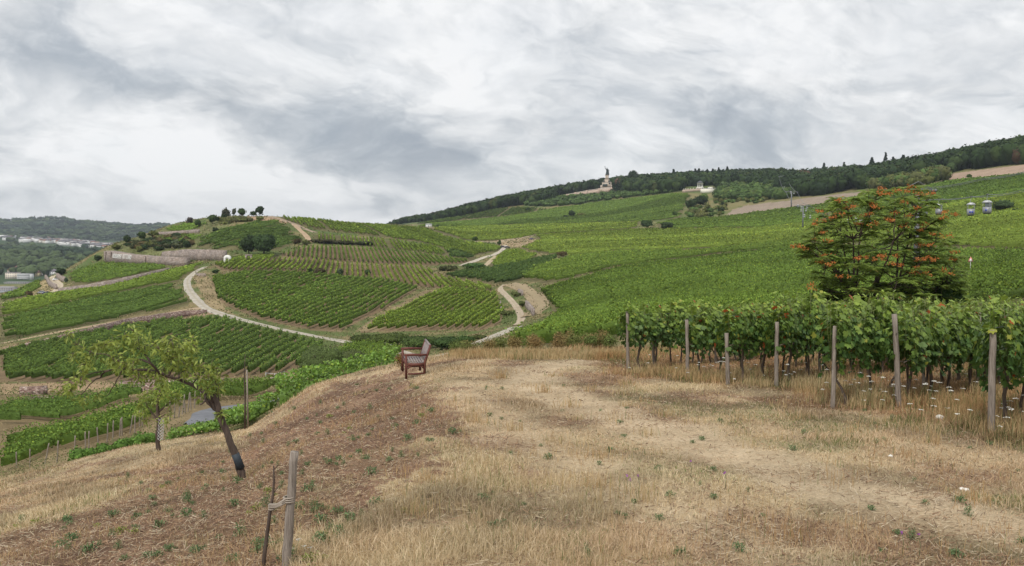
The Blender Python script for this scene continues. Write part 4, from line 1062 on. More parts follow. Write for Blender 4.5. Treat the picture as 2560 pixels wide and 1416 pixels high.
# ------------------------------------------------------------------ trees and shrubs
ICO = None
def ico():
    global ICO
    if ICO is None:
        import bmesh
        bm = bmesh.new(); bmesh.ops.create_icosphere(bm, subdivisions=2, radius=1.0)
        ICO = (np.array([v.co[:] for v in bm.verts]), np.array([[v.index for v in f.verts] for f in bm.faces])); bm.free()
    return ICO
def crown_geo(rx, rz, cz, nleaf, size, rng, col, lumps=7, core=True, conifer=False, ragged=.22):
    """crown of loose leaf clumps: several overlapping lobes over a rough core. returns V,[F],C lists in local space"""
    V, Fq, Ft, C = [], [], [], []
    col = np.array(col); nv = 0
    if conifer:
        z = rng.random(nleaf) ** 1.3; a = rng.random(nleaf) * 6.283
        lay = .75 + .35 * np.abs(np.sin(z * 16 + a * .5))
        r = rx * (1 - z) * lay * rng.uniform(.55, 1.0, nleaf) + .03 * rx
        P_ = np.stack([np.cos(a) * r, np.sin(a) * r, cz - rz + 2 * rz * z - .15 * r], 1)
        Vq, F = leaf_quads(P_, size * rng.uniform(.6, 1.3, nleaf), rng, .7)
        return [Vq], F, np.zeros((0, 3), int), [np.repeat(col * (.55 + .8 * rng.random((nleaf, 1))), 4, 0)]
    ls = []
    for k in range(lumps):
        d = rnd_unit(1, rng)[0]
        s = rng.uniform(.42, .68) if k else .72
        o = d * (1 - s) * (.95 if k else 0)
        ls.append((np.array([o[0] * rx, o[1] * rx, cz + o[2] * rz]), s))
    w = np.array([s ** 2 for _, s in ls]); w /= w.sum()
    tone = rng.uniform(.78, 1.22, lumps)
    which = rng.choice(lumps, nleaf, p=w)
    d = rnd_unit(nleaf, rng, .25)
    rr = 1 - ragged * rng.random(nleaf) ** 1.5 + ragged * .5 * rng.random(nleaf)
    O = np.array([l[0] for l in ls])[which]; S = np.array([l[1] for l in ls])[which]
    P_ = O + d * (S * rr)[:, None] * np.array([rx, rx, rz])
    nn = d + rng.normal(0, .45, (nleaf, 3)); nn /= np.linalg.norm(nn, axis=1, keepdims=True)
    Vq, F = leaf_quads(P_, size * rng.uniform(.6, 1.35, nleaf), rng, nrm=nn)
    cc = col * (.65 + .7 * rng.random((nleaf, 1))) * tone[which][:, None]
    V.append(Vq); C.append(np.repeat(cc, 4, 0)); nv = len(Vq)
    if core:
        iv, if_ = ico()
        for (o, s), tn in zip(ls, tone):
            q = iv * (.80 * s) * (1 + .16 * rng.normal(size=(len(iv), 1))) * np.array([rx, rx, rz]) + o
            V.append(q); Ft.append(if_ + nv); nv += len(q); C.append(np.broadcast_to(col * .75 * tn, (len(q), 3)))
    return V, F, (np.concatenate(Ft) if Ft else np.zeros((0, 3), int)), C
def trunk_mb(h, r, rng, limbs=4, spread=.5, top=.7):
    mb = MB()
    p = np.array([(rng.normal(0, .02) * h * k, rng.normal(0, .02) * h * k, h * k) for k in np.linspace(-.04, top, 5)])
    mb.tube(p, r * np.array([1.25, 1.0, .8, .6, .3]), 7)
    for k in range(limbs):
        a = rng.random() * 6.283; s = p[2] + (p[3] - p[2]) * rng.random()
        e = s + np.array([math.cos(a) * spread * h * .6, math.sin(a) * spread * h * .6, h * rng.uniform(.15, .35)])
        mb.tube([s, (s + e) / 2 + (0, 0, .03 * h), e], r * np.array([.5, .35, .15]), 5)
    return mb
def make_tree(name, label, px, py, wpx, hpx, dmin, col, dmax=8000, cat='tree', group=None, conifer=False, trunk=.18, lumps=7, leaf=None, dens=1.0, base=None, ragged=.22, seed=None, core=True):
    """px,py: foot of the tree in the photograph; wpx,hpx: its size there"""
    q = at(px, py, dmin, dmax) if base is None else base
    d = q[1]; h = hpx * d / FPX; w = wpx * d / FPX
    rng = np.random.default_rng(int(px * 7 + py) if seed is None else seed)
    size = leaf if leaf else max(.10, d * .0026)
    bot = trunk * h
    rz = (h - bot) / 2; cz = bot + rz; rx = w / 2
    surf = 4 * math.pi * ((rx * rx + 2 * rx * rz) / 3)
    n = int(np.clip(surf / size ** 2 * 2.2 * dens, 60, 5200))
    V, F, Ft, C = crown_geo(rx, rz, cz, n, size, rng, col, lumps, core, conifer, ragged)
    r = empty(name, q, rng.random() * 6, label=label, cat=cat, group=group)
    obj('crown', mkmesh('crown', np.concatenate(V), [F, Ft], [M_VEG], cols=np.concatenate(C)), r)
    trunk_mb(h, max(.03 * w, .012 * h), rng).build('trunk', M_BARK, r, True)
    return r

DK, MD, LT, OL, RD = (.034, .056, .020), (.058, .095, .026), (.10, .16, .045), (.12, .135, .04), (.13, .10, .045)
# trees and bushes one can tell apart, left hill and slopes
for a in [
 ('broad_tree', 'large dark broad tree, left of the pair below the hilltop', 622, 638, 46, 54, 380, DK, 600),
 ('broad_tree', 'largest dark green tree on the slope right of the white arch', 660, 640, 72, 58, 380, (.05, .085, .03), 600),
 ('round_tree', 'dark spreading tree at the summit end of the rocky hill, next to the track', 650, 538, 24, 26, 500, DK, 760),
 ('round_bush', 'low dark bush left of the summit tree', 634, 536, 20, 13, 500, DK, 760),
 ('round_tree', 'middle skyline tree with a broad flat crown', 605, 541, 24, 20, 500, MD, 760),
 ('thin_tree', 'thin pale skyline tree with a small oval crown', 585, 538, 11, 20, 500, (.08, .09, .05), 760),
 ('round_tree', 'bushy skyline tree with sparse grey crown', 565, 545, 24, 24, 500, (.08, .085, .055), 760),
 ('round_bush', 'dark bush below the grey skyline tree', 560, 550, 16, 16, 480, DK, 760),
 ('round_tree', 'dark skyline tree on the falling left brow', 532, 560, 26, 24, 450, MD, 760),
 ('round_bush', 'tiny skyline bush right of the brow tree', 545, 556, 14, 14, 450, MD, 760),
 ('thin_tree', 'leafless looking purplish tree on the left brow', 475, 562, 18, 19, 430, (.10, .085, .08), 700, ),
 ('round_tree', 'small tree with a trunk on the left brow', 495, 568, 18, 20, 430, MD, 700),
 ('round_tree', 'single dark round tree in the middle of the steep vine plot', 538, 583, 16, 16, 430, DK, 700),
 ('round_bush', 'grey green bush above the terrace wall', 440, 618, 24, 20, 430, (.09, .115, .06), 700),
 ('round_bush', 'dark green bush above the terrace wall', 467, 620, 22, 20, 430, DK, 700),
 ('round_tree', 'dark tree at the left end of the rocky spur', 318, 611, 20, 24, 430, DK, 700),
 ('round_bush', 'green bush behind the rocky spur', 355, 600, 24, 24, 430, MD, 700),
 ('round_bush', 'olive bush on the skyline of the spur', 385, 592, 26, 16, 430, OL, 700),
 ('round_bush', 'olive bush over the corner of the big wall', 292, 624, 26, 14, 430, OL, 700),
 ('round_bush', 'dark bush at the left foot of the big wall', 245, 652, 22, 14, 430, DK, 700),
 ('round_bush', 'brownish bush among the rocks', 400, 606, 28, 12, 430, RD, 700),
 ('round_bush', 'dark flat bush in the rocks', 395, 615, 30, 10, 430, DK, 700),
 ('round_bush', 'reddish bush low in the rocks', 345, 625, 26, 14, 430, RD, 700),
 ('round_tree', 'dark tree on the knoll beside the hairpin track', 152, 690, 24, 20, 400, DK, 620),
 ('round_bush', 'brown bush at the lower left by the small cars', 74, 744, 20, 18, 330, (.09, .065, .03), 600),
 ('round_bush', 'grey green bush under the knoll', 166, 708, 12, 14, 380, (.10, .14, .08), 620),
 ('round_bush', 'dark brown bush left of the hill track foot', 743, 611, 24, 14, 380, (.07, .055, .025), 700),
 ('round_bush', 'olive bush right of the hill track foot', 766, 613, 24, 14, 380, OL, 700),
 ('round_bush', 'dark brown bush between two vine fields', 800, 688, 30, 18, 280, (.075, .06, .03), 480),
 ('round_bush', 'small dark bush beside the brown one between the vine fields', 776, 684, 14, 14, 280, DK, 480),
 ('thin_tree', 'slim grey tree between the vine fields', 850, 692, 20, 20, 280, (.06, .085, .04), 480),
 ('thin_tree', 'slim green tree right of the grey one', 920, 690, 18, 18, 280, MD, 480),
 ('round_bush', 'small dark bush at the vine field corner by the gravel road', 540, 684, 20, 10, 260, DK, 480),
 ('round_bush', 'olive bush at the end of the wall', 470, 656, 26, 8, 380, OL, 600),
 ('round_bush', 'round bush on the flat field behind the white building track', 1188, 603, 16, 12, 450, MD, 900),
 ('round_bush', 'tiny bush right of the small white building', 1096, 568, 9, 5, 600, DK, 1100),
 ('round_tree', 'left one of two dark round trees on the right slope', 1617, 572, 36, 21, 420, (.05, .085, .03), 900),
 ('round_tree', 'right one of two dark round trees, wider and flatter', 1668, 575, 36, 21, 420, (.055, .085, .032), 900),
 ('round_bush', 'dark pointed bush in the upper vineyard', 1430, 543, 20, 18, 600, DK, 1200),
 ('round_bush', 'olive low bush beside the pointed bush', 1455, 541, 26, 9, 600, OL, 1200),
 ('round_bush', 'dark low bush left of the pointed bush', 1415, 545, 16, 7, 600, DK, 1200),
 ('round_bush', 'small dark bush at the top edge of the far vineyard', 1320, 528, 13, 9, 600, DK, 1300),
 ('round_bush', 'reddish brown bush at the head of the dry gully', 1405, 642, 28, 14, 280, RD, 600),
 ('round_bush', 'small bush at the sandy area', 1248, 614, 10, 14, 420, MD, 800),
 ('round_tree', 'dark leafy tree group below the round temple', 1750, 518, 40, 30, 500, DK, 1150),
 ('round_tree', 'dark tree left of the yellow green one below the temple', 1728, 525, 34, 30, 500, (.05, .08, .03), 1150),
 ('round_tree', 'yellow green round tree below the temple', 1760, 506, 26, 22, 500, (.12, .18, .045), 1150),
 ('round_bush', 'dark green bush at the left tip of the meadow', 1686, 542, 14, 14, 500, MD, 1100),
 ('round_bush', 'black green bush on the meadow edge beside the bare soil', 1803, 531, 18, 12, 500, DK, 1100),
 ('thin_tree', 'slim dark tree in the meadow', 1806, 518, 8, 14, 500, DK, 1100),
 ('round_bush', 'green bush at the lower end of the meadow', 1777, 544, 18, 12, 480, MD, 1100),
 ('round_bush', 'brown green bush in the middle of the meadow', 1735, 534, 26, 10, 480, OL, 1100),
 ('round_bush', 'olive bush on the meadow', 1768, 524, 20, 10, 500, OL, 1100),
 ('round_tree', 'big pale green tree right of the temple', 1810, 480, 34, 26, 600, (.08, .12, .045), 1300),
 ('round_tree', 'round green tree beside the tiled roof house', 2377, 434, 28, 28, 450, (.08, .125, .045), 1000),
 ('round_bush', 'small bush at the lower rim of the upper bare field', 2421, 444, 16, 8, 420, MD, 900),
 ('broad_tree', 'grey green willow like tree behind the right gondolas', 2508, 530, 52, 30, 250, (.07, .11, .045), 600),
 ('round_bush', 'dark hedge end right of the gondolas', 2545, 532, 40, 10, 250, DK, 600),
]: make_tree(a[0], a[1], a[2], a[3], a[4], a[5], a[6], a[7], a[8], 'bush' if 'bush' in a[0] else 'tree', trunk=.0 if 'bush' in a[0] else .10, lumps=7 if 'bush' in a[0] else 11, ragged=.5, dens=1.3)
# nearer shrubs
make_tree('large_shrub', 'large feathery green shrub on the bank left of the bench', 800, 962, 130, 112, 48, (.12, .165, .055), 120, 'shrub', trunk=.05, leaf=.16, lumps=10, ragged=.5, seed=4)
make_tree('large_shrub', 'second green shrub with reddish tips joined to the large one', 885, 935, 90, 64, 48, (.12, .15, .055), 120, 'shrub', trunk=.05, leaf=.15, lumps=9, ragged=.5, seed=5)
make_tree('dry_shrub', 'small russet shrub growing at the front of the bench', 1003, 926, 36, 46, 20, (.20, .12, .04), 40, 'shrub', trunk=.02, leaf=.05, lumps=6, ragged=.9, seed=6, core=False, dens=.6)
for k, (px, py, w, h, c, l) in enumerate([(905, 862, 70, 26, (.075, .10, .03), 'left end of the long bramble bank below the vine field'), (975, 866, 120, 34, (.085, .115, .032), 'tall middle of the long bramble bank with olive top'),
        (1050, 872, 110, 34, (.08, .12, .035), 'right middle of the bramble bank behind the bench back'), (1120, 872, 90, 32, (.065, .11, .035), 'dark right part of the bramble bank beside the pale road'), (1165, 862, 60, 22, (.07, .12, .035), 'low right end of the bramble bank')]):
    make_tree('bramble_bank', l, px, py, w, h, 100, c, 260, 'bramble', 'bramble bushes of the long bank', trunk=.0, leaf=.38, lumps=11, seed=60 + k, dens=1.6)
for k, (px, w, c, l) in enumerate([(800, 70, (.06, .055, .025), 'low dark brown hedge part nearest the hill track'), (855, 80, (.06, .06, .028), 'middle part of the low hedge on the central hill'), (905, 60, (.06, .07, .03), 'right tail of the low hedge on the central hill')]):
    make_tree('low_hedge', l, px, 607 + (px - 800) * .05, w, 8, 380, c, 620, 'hedge', 'low hedge across the central hill', trunk=.0, lumps=9, seed=80 + k)
make_tree('ditch_hedge', 'green hedge strip beside the pale track junction', 1190, 672, 70, 14, 330, (.07, .13, .035), 560, 'hedge', trunk=0, lumps=10, seed=91)
make_tree('ditch_hedge', 'darker left tail of the hedge by the track junction', 1120, 676, 60, 11, 330, (.07, .08, .03), 560, 'hedge', trunk=0, lumps=9, seed=92)
for k, (px, py, w, h, l) in enumerate([(1290, 742, 26, 12, 'green scrub on the bank between the two arms of the track'), (1306, 768, 20, 16, 'scrub on the bank next to the small stone walls'), (1268, 790, 40, 14, 'grassy scrub left of the sand track'), (1190, 850, 60, 12, 'brownish scrub below the vine field corner')]):
    make_tree('bank_scrub', l, px, py, w, h, 150, (.10, .12, .04), 360, 'scrub', trunk=0, lumps=7, seed=95 + k)

# the wood on the ridge, one mass of crowns
def in_view_edge(pts, dmin): return np.array([at(px, py, 1120 if px < 1160 else dmin, 1600) for px, py in pts])
EDGE = [(955, 562), (1000, 560), (1060, 554), (1130, 547), (1190, 536), (1240, 524), (1300, 515), (1345, 512), (1380, 505), (1480, 494), (1560, 486), (1640, 487), (1700, 483), (1730, 482), (1790, 478), (1840, 470), (1900, 474), (1960, 486), (2000, 494), (2060, 488), (2120, 478), (2180, 470), (2240, 462), (2300, 452), (2340, 440), (2400, 428), (2480, 420), (2560, 412), (2700, 400), (2900, 385)]
E3 = in_view_edge(EDGE, 560)
def mass(points, hts, rads, cols, rng, name, label, nl=34, leafk=.0030, zoff=0.0):
    iv, if_ = ico()
    keepv = iv[:, 2] > -.55
    V, Fq, Ft, C = [], [], [], []; nq = nt_ = 0
    N = len(points)
    z = gz(points[:, 0], points[:, 1])
    Vq_all, Cq = [], []
    nl0 = nl
    for i in range(N):
        p = points[i]; size = p[1] * leafk; h, r = hts[i], rads[i]; nl = nl0 if p[1] > 1050 or nl0 < 20 else int(nl0 * 2.4)
        rz = min(h * .42, r * .85); cz = z[i] + h - rz
        d = rnd_unit(nl, rng, .35)
        rr = rng.uniform(.84, 1.22, nl)
        lob = 1 + .22 * np.sin(d[:, 0] * 5 + i) * np.cos(d[:, 1] * 4 + 2 * i)
        P_ = np.array([p[0], p[1], cz]) + d * (rr * lob)[:, None] * np.array([r, r, rz])
        Vq, _ = leaf_quads(P_, size * rng.uniform(.6, 1.4, nl), rng, nrm=(d + rng.normal(0, .35, (nl, 3))))
        Vq_all.append(Vq); Cq.append(np.repeat(cols[i] * rng.uniform(.7, 1.35, (nl, 1)) * (.75 + .45 * np.clip(d[:, 2:], -.5, 1) * 0 + .25), 4, 0))
        Vc = iv * (1 + .17 * rng.normal(size=(len(iv), 1))) * np.array([r, r, rz]) * .9 + np.array([p[0], p[1], cz])
        low = iv[:, 2] < -.6; Vc[low, 2] -= h * .25
        V.append(Vc); Ft.append(if_ + i * len(iv)); C.append(np.broadcast_to(cols[i], (len(iv), 3)))
    Vc = np.concatenate(V); Vq = np.concatenate(Vq_all)
    F2 = np.arange(len(Vq)).reshape(-1, 4) + len(Vc)
    return tag(obj(name, mkmesh(name, np.concatenate([Vc, Vq]), [np.concatenate(Ft), F2], [M_VEG], cols=np.concatenate([np.concatenate(C), np.concatenate(Cq)]))), label, 'wood', kind='stuff')
rng = np.random.default_rng(99)
eu, ed = E3[:, 0] / E3[:, 1], E3[:, 1]
pts = []
for _ in range(60000):
    u = rng.uniform(-.165, .80); D = rng.uniform(560, 1720)
    e = np.interp(u, eu, ed)
    if D < e + rng.exponential(2) or D > e + 480: continue
    if rng.random() > (D / 1720) ** 1.0: continue
    pts.append((u * D, D))
pts = np.array(pts)
# thin to a natural spacing
cell = {}
keep = []
for i, p in enumerate(pts):
    k = (int(p[0] // 9.5), int(p[1] // 9.5))
    if k in cell: continue
    cell[k] = 1; keep.append(i)
pts = pts[keep]
u = pts[:, 0] / pts[:, 1]
mon = (u > (1385 - 1280) / FPX) & (u < (1556 - 1280) / FPX) & (pts[:, 1] < 1455)
tem = (u > (1705 - 1280) / FPX) & (u < (1790 - 1280) / FPX) & (pts[:, 1] < 1270)
hou = (u > (2310 - 1280) / FPX) & (u < (2372 - 1280) / FPX) & (pts[:, 1] < np.interp(u, eu, ed) + 45)
pts = pts[~(mon | tem | hou)]; u = pts[:, 0] / pts[:, 1]
hts = rng.uniform(13, 20, len(pts)) * np.interp(u, [-.165, -.13, -.05, .1, .8], [.45, .6, .8, 1, 1.05])
rads = rng.uniform(5.2, 8.5, len(pts)) * np.interp(u, [-.165, -.05, .1], [.6, .85, 1])
base = np.array([[.026, .046, .016], [.036, .062, .020], [.050, .078, .024], [.030, .052, .022], [.065, .078, .026]])
cols = base[rng.choice(5, len(pts), p=[.34, .3, .18, .13, .05])] * rng.uniform(.85, 1.15, (len(pts), 1))
rr = rng.random(len(pts)); cols[rr < .008] = (.095, .06, .035)
print('wood trees', len(pts))
mass(pts, hts, rads, cols, rng, 'wood', 'dark mixed wood covering the ridge on the right')
def scrub(outline, dmin, dmax, n, h, r, cols_, label, seed, leafk=.0028):
    rg = np.random.default_rng(seed)
    poly = proj_poly(outline, dmin, dmax)
    out = []
    lo, hi = poly[:, :2].min(0), poly[:, :2].max(0)
    while len(out) < n:
        q = rg.uniform(lo, hi)
        if inpoly(q[:1], q[1:], poly)[0]: out.append(q)
    out = np.array(out); c = np.array(cols_)[rg.integers(len(cols_), size=n)] * rg.uniform(.8, 1.2, (n, 1))
    mass(out, rg.uniform(*h, n), rg.uniform(*r, n), c, rg, 'scrub', label, 30, leafk)
scrub([(1310, 516), (1380, 517), (1455, 511), (1530, 499), (1680, 482), (1660, 478), (1560, 484), (1500, 490), (1400, 497), (1330, 508)], 900, 1420, 330, (4, 7), (3.5, 6), [MD, LT, (.075, .12, .04)], 'lighter scrub on the slope under the monument terrace', 3)
scrub([(1790, 500), (1870, 500), (1960, 500), (1990, 490), (1960, 480), (1900, 470), (1840, 468), (1800, 482)], 700, 1300, 230, (6, 11), (5, 8), [MD, LT, (.11, .15, .045), (.08, .13, .04)], 'bright green young wood right of the temple', 4)
scrub([(2170, 478), (2260, 470), (2340, 460), (2370, 452), (2340, 438), (2260, 448), (2200, 460)], 480, 1000, 150, (6, 12), (4, 7), [OL, LT, (.11, .12, .045), MD], 'olive green scrub below the tiled roof house', 5)
scrub([(1715, 545), (1760, 548), (1800, 540), (1850, 512), (1960, 502), (1900, 500), (1780, 505), (1730, 520)], 500, 1100, 60, (1.5, 4), (1.5, 3.5), [OL, LT, (.14, .15, .05)], 'scattered low bushes over the olive meadow', 6)
scrub([(300, 628), (340, 630), (420, 625), (470, 622), (500, 600), (470, 590), (380, 600), (330, 610)], 430, 640, 50, (1.5, 3.5), (1.5, 3.5), [OL, RD, (.08, .09, .04), DK], 'rough bushes over the rocky spur', 7)
scrub([(540, 552), (600, 546), (640, 545), (660, 548), (620, 556), (560, 562)], 450, 700, 22, (1.2, 2.4), (2, 4), [OL, (.10, .10, .04)], 'low scrub under the hilltop', 8)
for k, (px, py, w, h, l) in enumerate([(1583, 440, 14, 30, 'open crowned pine rising above the wood right of the monument'), (1535, 470, 9, 30, 'narrow dark spruce directly right of the monument'), (1545, 470, 9, 34, 'second dark spruce right of the monument'), (1556, 462, 12, 24, 'third pointed tree right of the monument'),
        (1684, 435, 10, 24, 'pointed spruce tip above the wood left of the temple'), (1738, 432, 9, 20, 'tall spruce tip above the temple, left of its pair'), (1747, 432, 10, 24, 'tall spruce tip above the temple, right of its pair'), (1768, 432, 10, 18, 'spruce tip right of the temple pair'),
        (1782, 430, 12, 16, 'wide spruce tip in the wood skyline'), (1797, 428, 10, 18, 'narrow spruce tip in the wood skyline'), (1818, 425, 9, 18, 'dark spruce tip in the middle of the wood skyline'), (2214, 400, 9, 24, 'tallest spruce tip on the right skyline'), (2180, 402, 14, 16, 'ragged pine left of the tallest spruce tip'),
        (2233, 400, 14, 14, 'flat pine right of the tallest spruce tip'), (2258, 395, 16, 14, 'flat topped pine further right on the skyline'), (2110, 412, 9, 12, 'small spruce tip over the sumac'), (2060, 414, 9, 12, 'small spruce tip left over the sumac')]):
    u_ = float(uof(px, py)); D_ = 1400 if px < 2150 else 1300
    D_ = 1330 if 1530 < px < 1560 else D_
    g_ = float(gz(u_ * D_, D_)); _, gpy = to_px(u_ * D_, D_, g_)
    make_tree('spruce', l, px, py, w * 2.6, (gpy - py) + h * (.42 if px != 2214 else .7), 500, (.03, .05, .025), 1700, 'conifer', conifer=k != 0, trunk=.1, base=np.array([u_ * D_, D_, g_]), dens=1.5)

# far hills across the river: canopy as one mass
pts = []
cell = {}
for _ in range(90000):
    D = math.exp(rng.uniform(math.log(1560), math.log(5400))); u = rng.uniform(-.72, -.34)
    x, y = u * D, D
    _, py = to_px(x, y, float(0)); 
    k = (int(x // (9 + D * .003)), int(y // (13 + D * .008)))
    if k in cell: continue
    cell[k] = 1; pts.append((x, y))
pts = np.array(pts)
zz = gz(pts[:, 0], pts[:, 1]); ppx, ppy = to_px(pts[:, 0], pts[:, 1], zz)
town = ((ppy > 594) & (pts[:, 1] > 2900) & (pts[:, 1] < 3650) & (fbm(pts[:, 0] / 60, pts[:, 1] / 60, 2, 4) < .72)) | ((pts[:, 1] > 2500) & (pts[:, 1] < 2960) & (ppx > 60 - (2960 - pts[:, 1]) * .0 + (2960 - pts[:, 1]) * .25)) | ((pts[:, 1] < 1760) & (fbm(pts[:, 0] / 40, pts[:, 1] / 40, 2, 14) < .47))
pts = pts[~town]; N = len(pts)
print('far canopy', N)
tone = fbm(pts[:, 0] / 260, pts[:, 1] / 260, 4, 8)[:, None]
cols = lerp(np.array([.030, .054, .028]), np.array([.078, .112, .042]), soft(tone, .38, .62)) * rng.uniform(.8, 1.2, (N, 1))
mass(pts, rng.uniform(13, 19, N) * 1.1, (7 + pts[:, 1] * .0028) * rng.uniform(.8, 1.2, N), cols, rng, 'wood', 'hazy blue green woods on the hills across the river', 8, .0035)

# ------------------------------------------------------------------ terrace walls
def wall(line, dmin, dmax, h, thick, mat, label, group=None, cope=False, name='stone_wall', batter=.12):
    L = proj_poly(line, dmin, dmax, False)[:, :2]
    s = np.concatenate([[0], np.cumsum(np.hypot(*np.diff(L, axis=0).T))]); k = max(4, int(s[-1] / 2.2)); t = np.linspace(0, s[-1], k)
    L = np.stack([np.interp(t, s, L[:, 0]), np.interp(t, s, L[:, 1])], 1)
    L = np.stack([np.convolve(np.pad(L[:, i], 2, 'edge'), np.ones(5) / 5, 'valid') for i in (0, 1)], 1)
    T = np.gradient(L, axis=0); T /= np.linalg.norm(T, axis=1, keepdims=True); N = np.stack([-T[:, 1], T[:, 0]], 1)
    N *= np.sign((N * L).sum(1))[:, None]                       # points away from the camera
    hh = np.interp(t, np.linspace(0, s[-1], len(h)), h) if not np.isscalar(h) else np.full(k, float(h))
    z = gz(L[:, 0], L[:, 1]); z = np.convolve(np.pad(z, 3, 'edge'), np.ones(7) / 7, 'valid')
    top = z + hh + (vnoise(t / 3.5, t * 0, 2) - .5) * .22
    F0 = np.column_stack([L, z - .8]); F1 = np.column_stack([L + N * batter * hh[:, None], top])
    B1 = np.column_stack([L + N * (batter * hh[:, None] + thick), top + .01]); B0 = np.column_stack([L + N * (batter * hh[:, None] + thick), z - .8])
    V = np.stack([F0, F1, B1, B0], 1).reshape(-1, 3)
    i = np.arange(k - 1)[:, None] * 4; j = np.arange(4)[None]; q = (j + 1) % 4
    F = np.stack([i + j, i + 4 + j, i + 4 + q, i + q], -1).reshape(-1, 4)
    F = np.concatenate([F, [[0, 1, 2, 3]], [[(k - 1) * 4 + 3, (k - 1) * 4 + 2, (k - 1) * 4 + 1, (k - 1) * 4]]])
    o = obj(name, mkmesh(name, V, F, [mat]))
    return tag(o, label, 'wall', group), F0, F1
wall([(280, 984), (400, 983), (520, 979), (620, 975)], 95, 150, 1.75, .5, M_STONE, 'red sandstone terrace wall behind the peach tree, right stretch')
wall([(28, 990), (85, 989), (138, 987)], 95, 150, 1.4, .5, M_STONE, 'short red sandstone terrace wall at the far left below the vines')
wall([(35, 1003), (140, 1003), (240, 1000)], 90, 135, .7, .4, M_STONE, 'low red wall just above the lower left vine strip')
wall([(0, 884), (100, 866), (200, 845), (330, 818), (430, 798), (530, 780)], 180, 330, [1.0, 1.6, 2.2, 2.6, 2.2, 1.2], .6, M_STONE, 'long dark red terrace wall slanting up to the bend of the gravel road')
wall([(140, 738), (220, 727), (300, 711), (380, 691), (432, 674)], 330, 560, [3.4, 3.2, 2.8, 2.2, 1.2], .8, M_STONE2, 'pale reddish terrace wall between two vine fields, upper left')
wall([(380, 590), (430, 588), (500, 582)], 430, 640, 2.6, .8, M_STONE2, 'pinkish dry wall under the small terrace of vines on the hill')
wall([(110, 692), (122, 716), (138, 726)], 380, 620, 3.0, .8, M_STONE2, 'curved pale retaining wall of the hairpin track')
wall([(138, 694), (160, 706)], 380, 620, 3.2, .8, M_STONE2, 'small pale retaining wall on the knoll')
wall([(1292, 732), (1304, 742)], 200, 330, 1.6, .6, M_STONE2, 'upper small stone wall between the two arms of the track', 'small walls by the track')
wall([(1310, 765), (1330, 792)], 190, 330, 1.9, .6, M_STONE2, 'lower small stone wall between the two arms of the track', 'small walls by the track')
wall([(1248, 757), (1250, 782)], 190, 330, 1.0, .5, M_STONE2, 'short grey stone kerb wall at the vine field corner')
wall([(486, 690), (515, 692)], 260, 420, 1.3, .6, M_STONE2, 'small stone bank beside the gravel road bend')
big, F0, F1 = wall([(258, 656), (300, 658), (370, 661), (420, 664), (462, 665)], 430, 600, [7.4, 6.6, 5.2, 4.6, 4.4], 3.5, M_STONE2, 'great battered wall with white lettering at the tip of the rocky hill', batter=.20)
wall([(398, 648), (440, 651), (500, 652), (558, 652)], 420, 580, [4.5, 6.4, 6.2, 5.6], 2.0, M_STONE2, 'upper battered wall ending at the white wayside arch', batter=.22)
for k in (1, int(len(F0) * .16), int(len(F0) * .62)):
    a, b_ = F0[k], F1[k]; mb = MB()
    mb.box((a + b_) / 2 + np.array([0, -.5, -.3]), (1.1, 1.0, (b_ - a)[2] + .2), m=0); mb.build('buttress', M_STONE2, big)
# white lettering painted on the big wall
def text_mesh(body, size):
    cu = bpy.data.curves.new('lettering', 'FONT'); cu.body = body; cu.size = size; cu.extrude = .03; cu.resolution_u = 2
    t_ = bpy.data.objects.new('lettering', cu); COL.objects.link(t_)
    dg = bpy.context.evaluated_depsgraph_get(); me = bpy.data.meshes.new_from_object(t_.evaluated_get(dg))
    bpy.data.objects.remove(t_, do_unlink=True)
    return me
mwh, _, b = new_mat('white paint'); b.inputs['Base Color'].default_value = (.78, .78, .75, 1); b.inputs['Roughness'].default_value = .7
for body, pxa, pxb in (('R\u00dcDESHEIMER', 281, 303), ('ROTTLAND', 306, 328)):
    ta = np.interp([pxa, pxb], [to_px(*f)[0] for f in F0], np.arange(len(F0)))
    def on(t, fr):
        i = int(min(t, len(F0) - 1.01)); g = t - i
        a = F0[i] * (1 - g) + F0[i + 1] * g; c_ = F1[i] * (1 - g) + F1[i + 1] * g
        zb = float(gz(a[0], a[1])); f_ = (zb + fr * (c_[2] - zb) - a[2]) / (c_[2] - a[2])
        return a + (c_ - a) * f_
    A, B_, Up = on(ta[0], .42), on(ta[1], .42), on(ta[0], .88)
    me = text_mesh(body, 1.0)
    co = np.array([v.co[:] for v in me.vertices]); lo, hi = co.min(0), co.max(0)
    X_, Yv = B_ - A, Up - A; Nn = np.cross(X_, Yv); Nn /= np.linalg.norm(Nn)
    if Nn[1] > 0: Nn = -Nn
    P_ = A + (co[:, :1] - lo[0]) / (hi[0] - lo[0]) * X_ + (co[:, 1:2] - lo[1]) / (hi[1] - lo[1]) * Yv + Nn * (.55 + co[:, 2:3])
    me.vertices.foreach_set('co', P_.astype(np.float32).ravel()); me.materials.clear(); me.materials.append(mwh); me.update()
    obj('lettering', me, big)

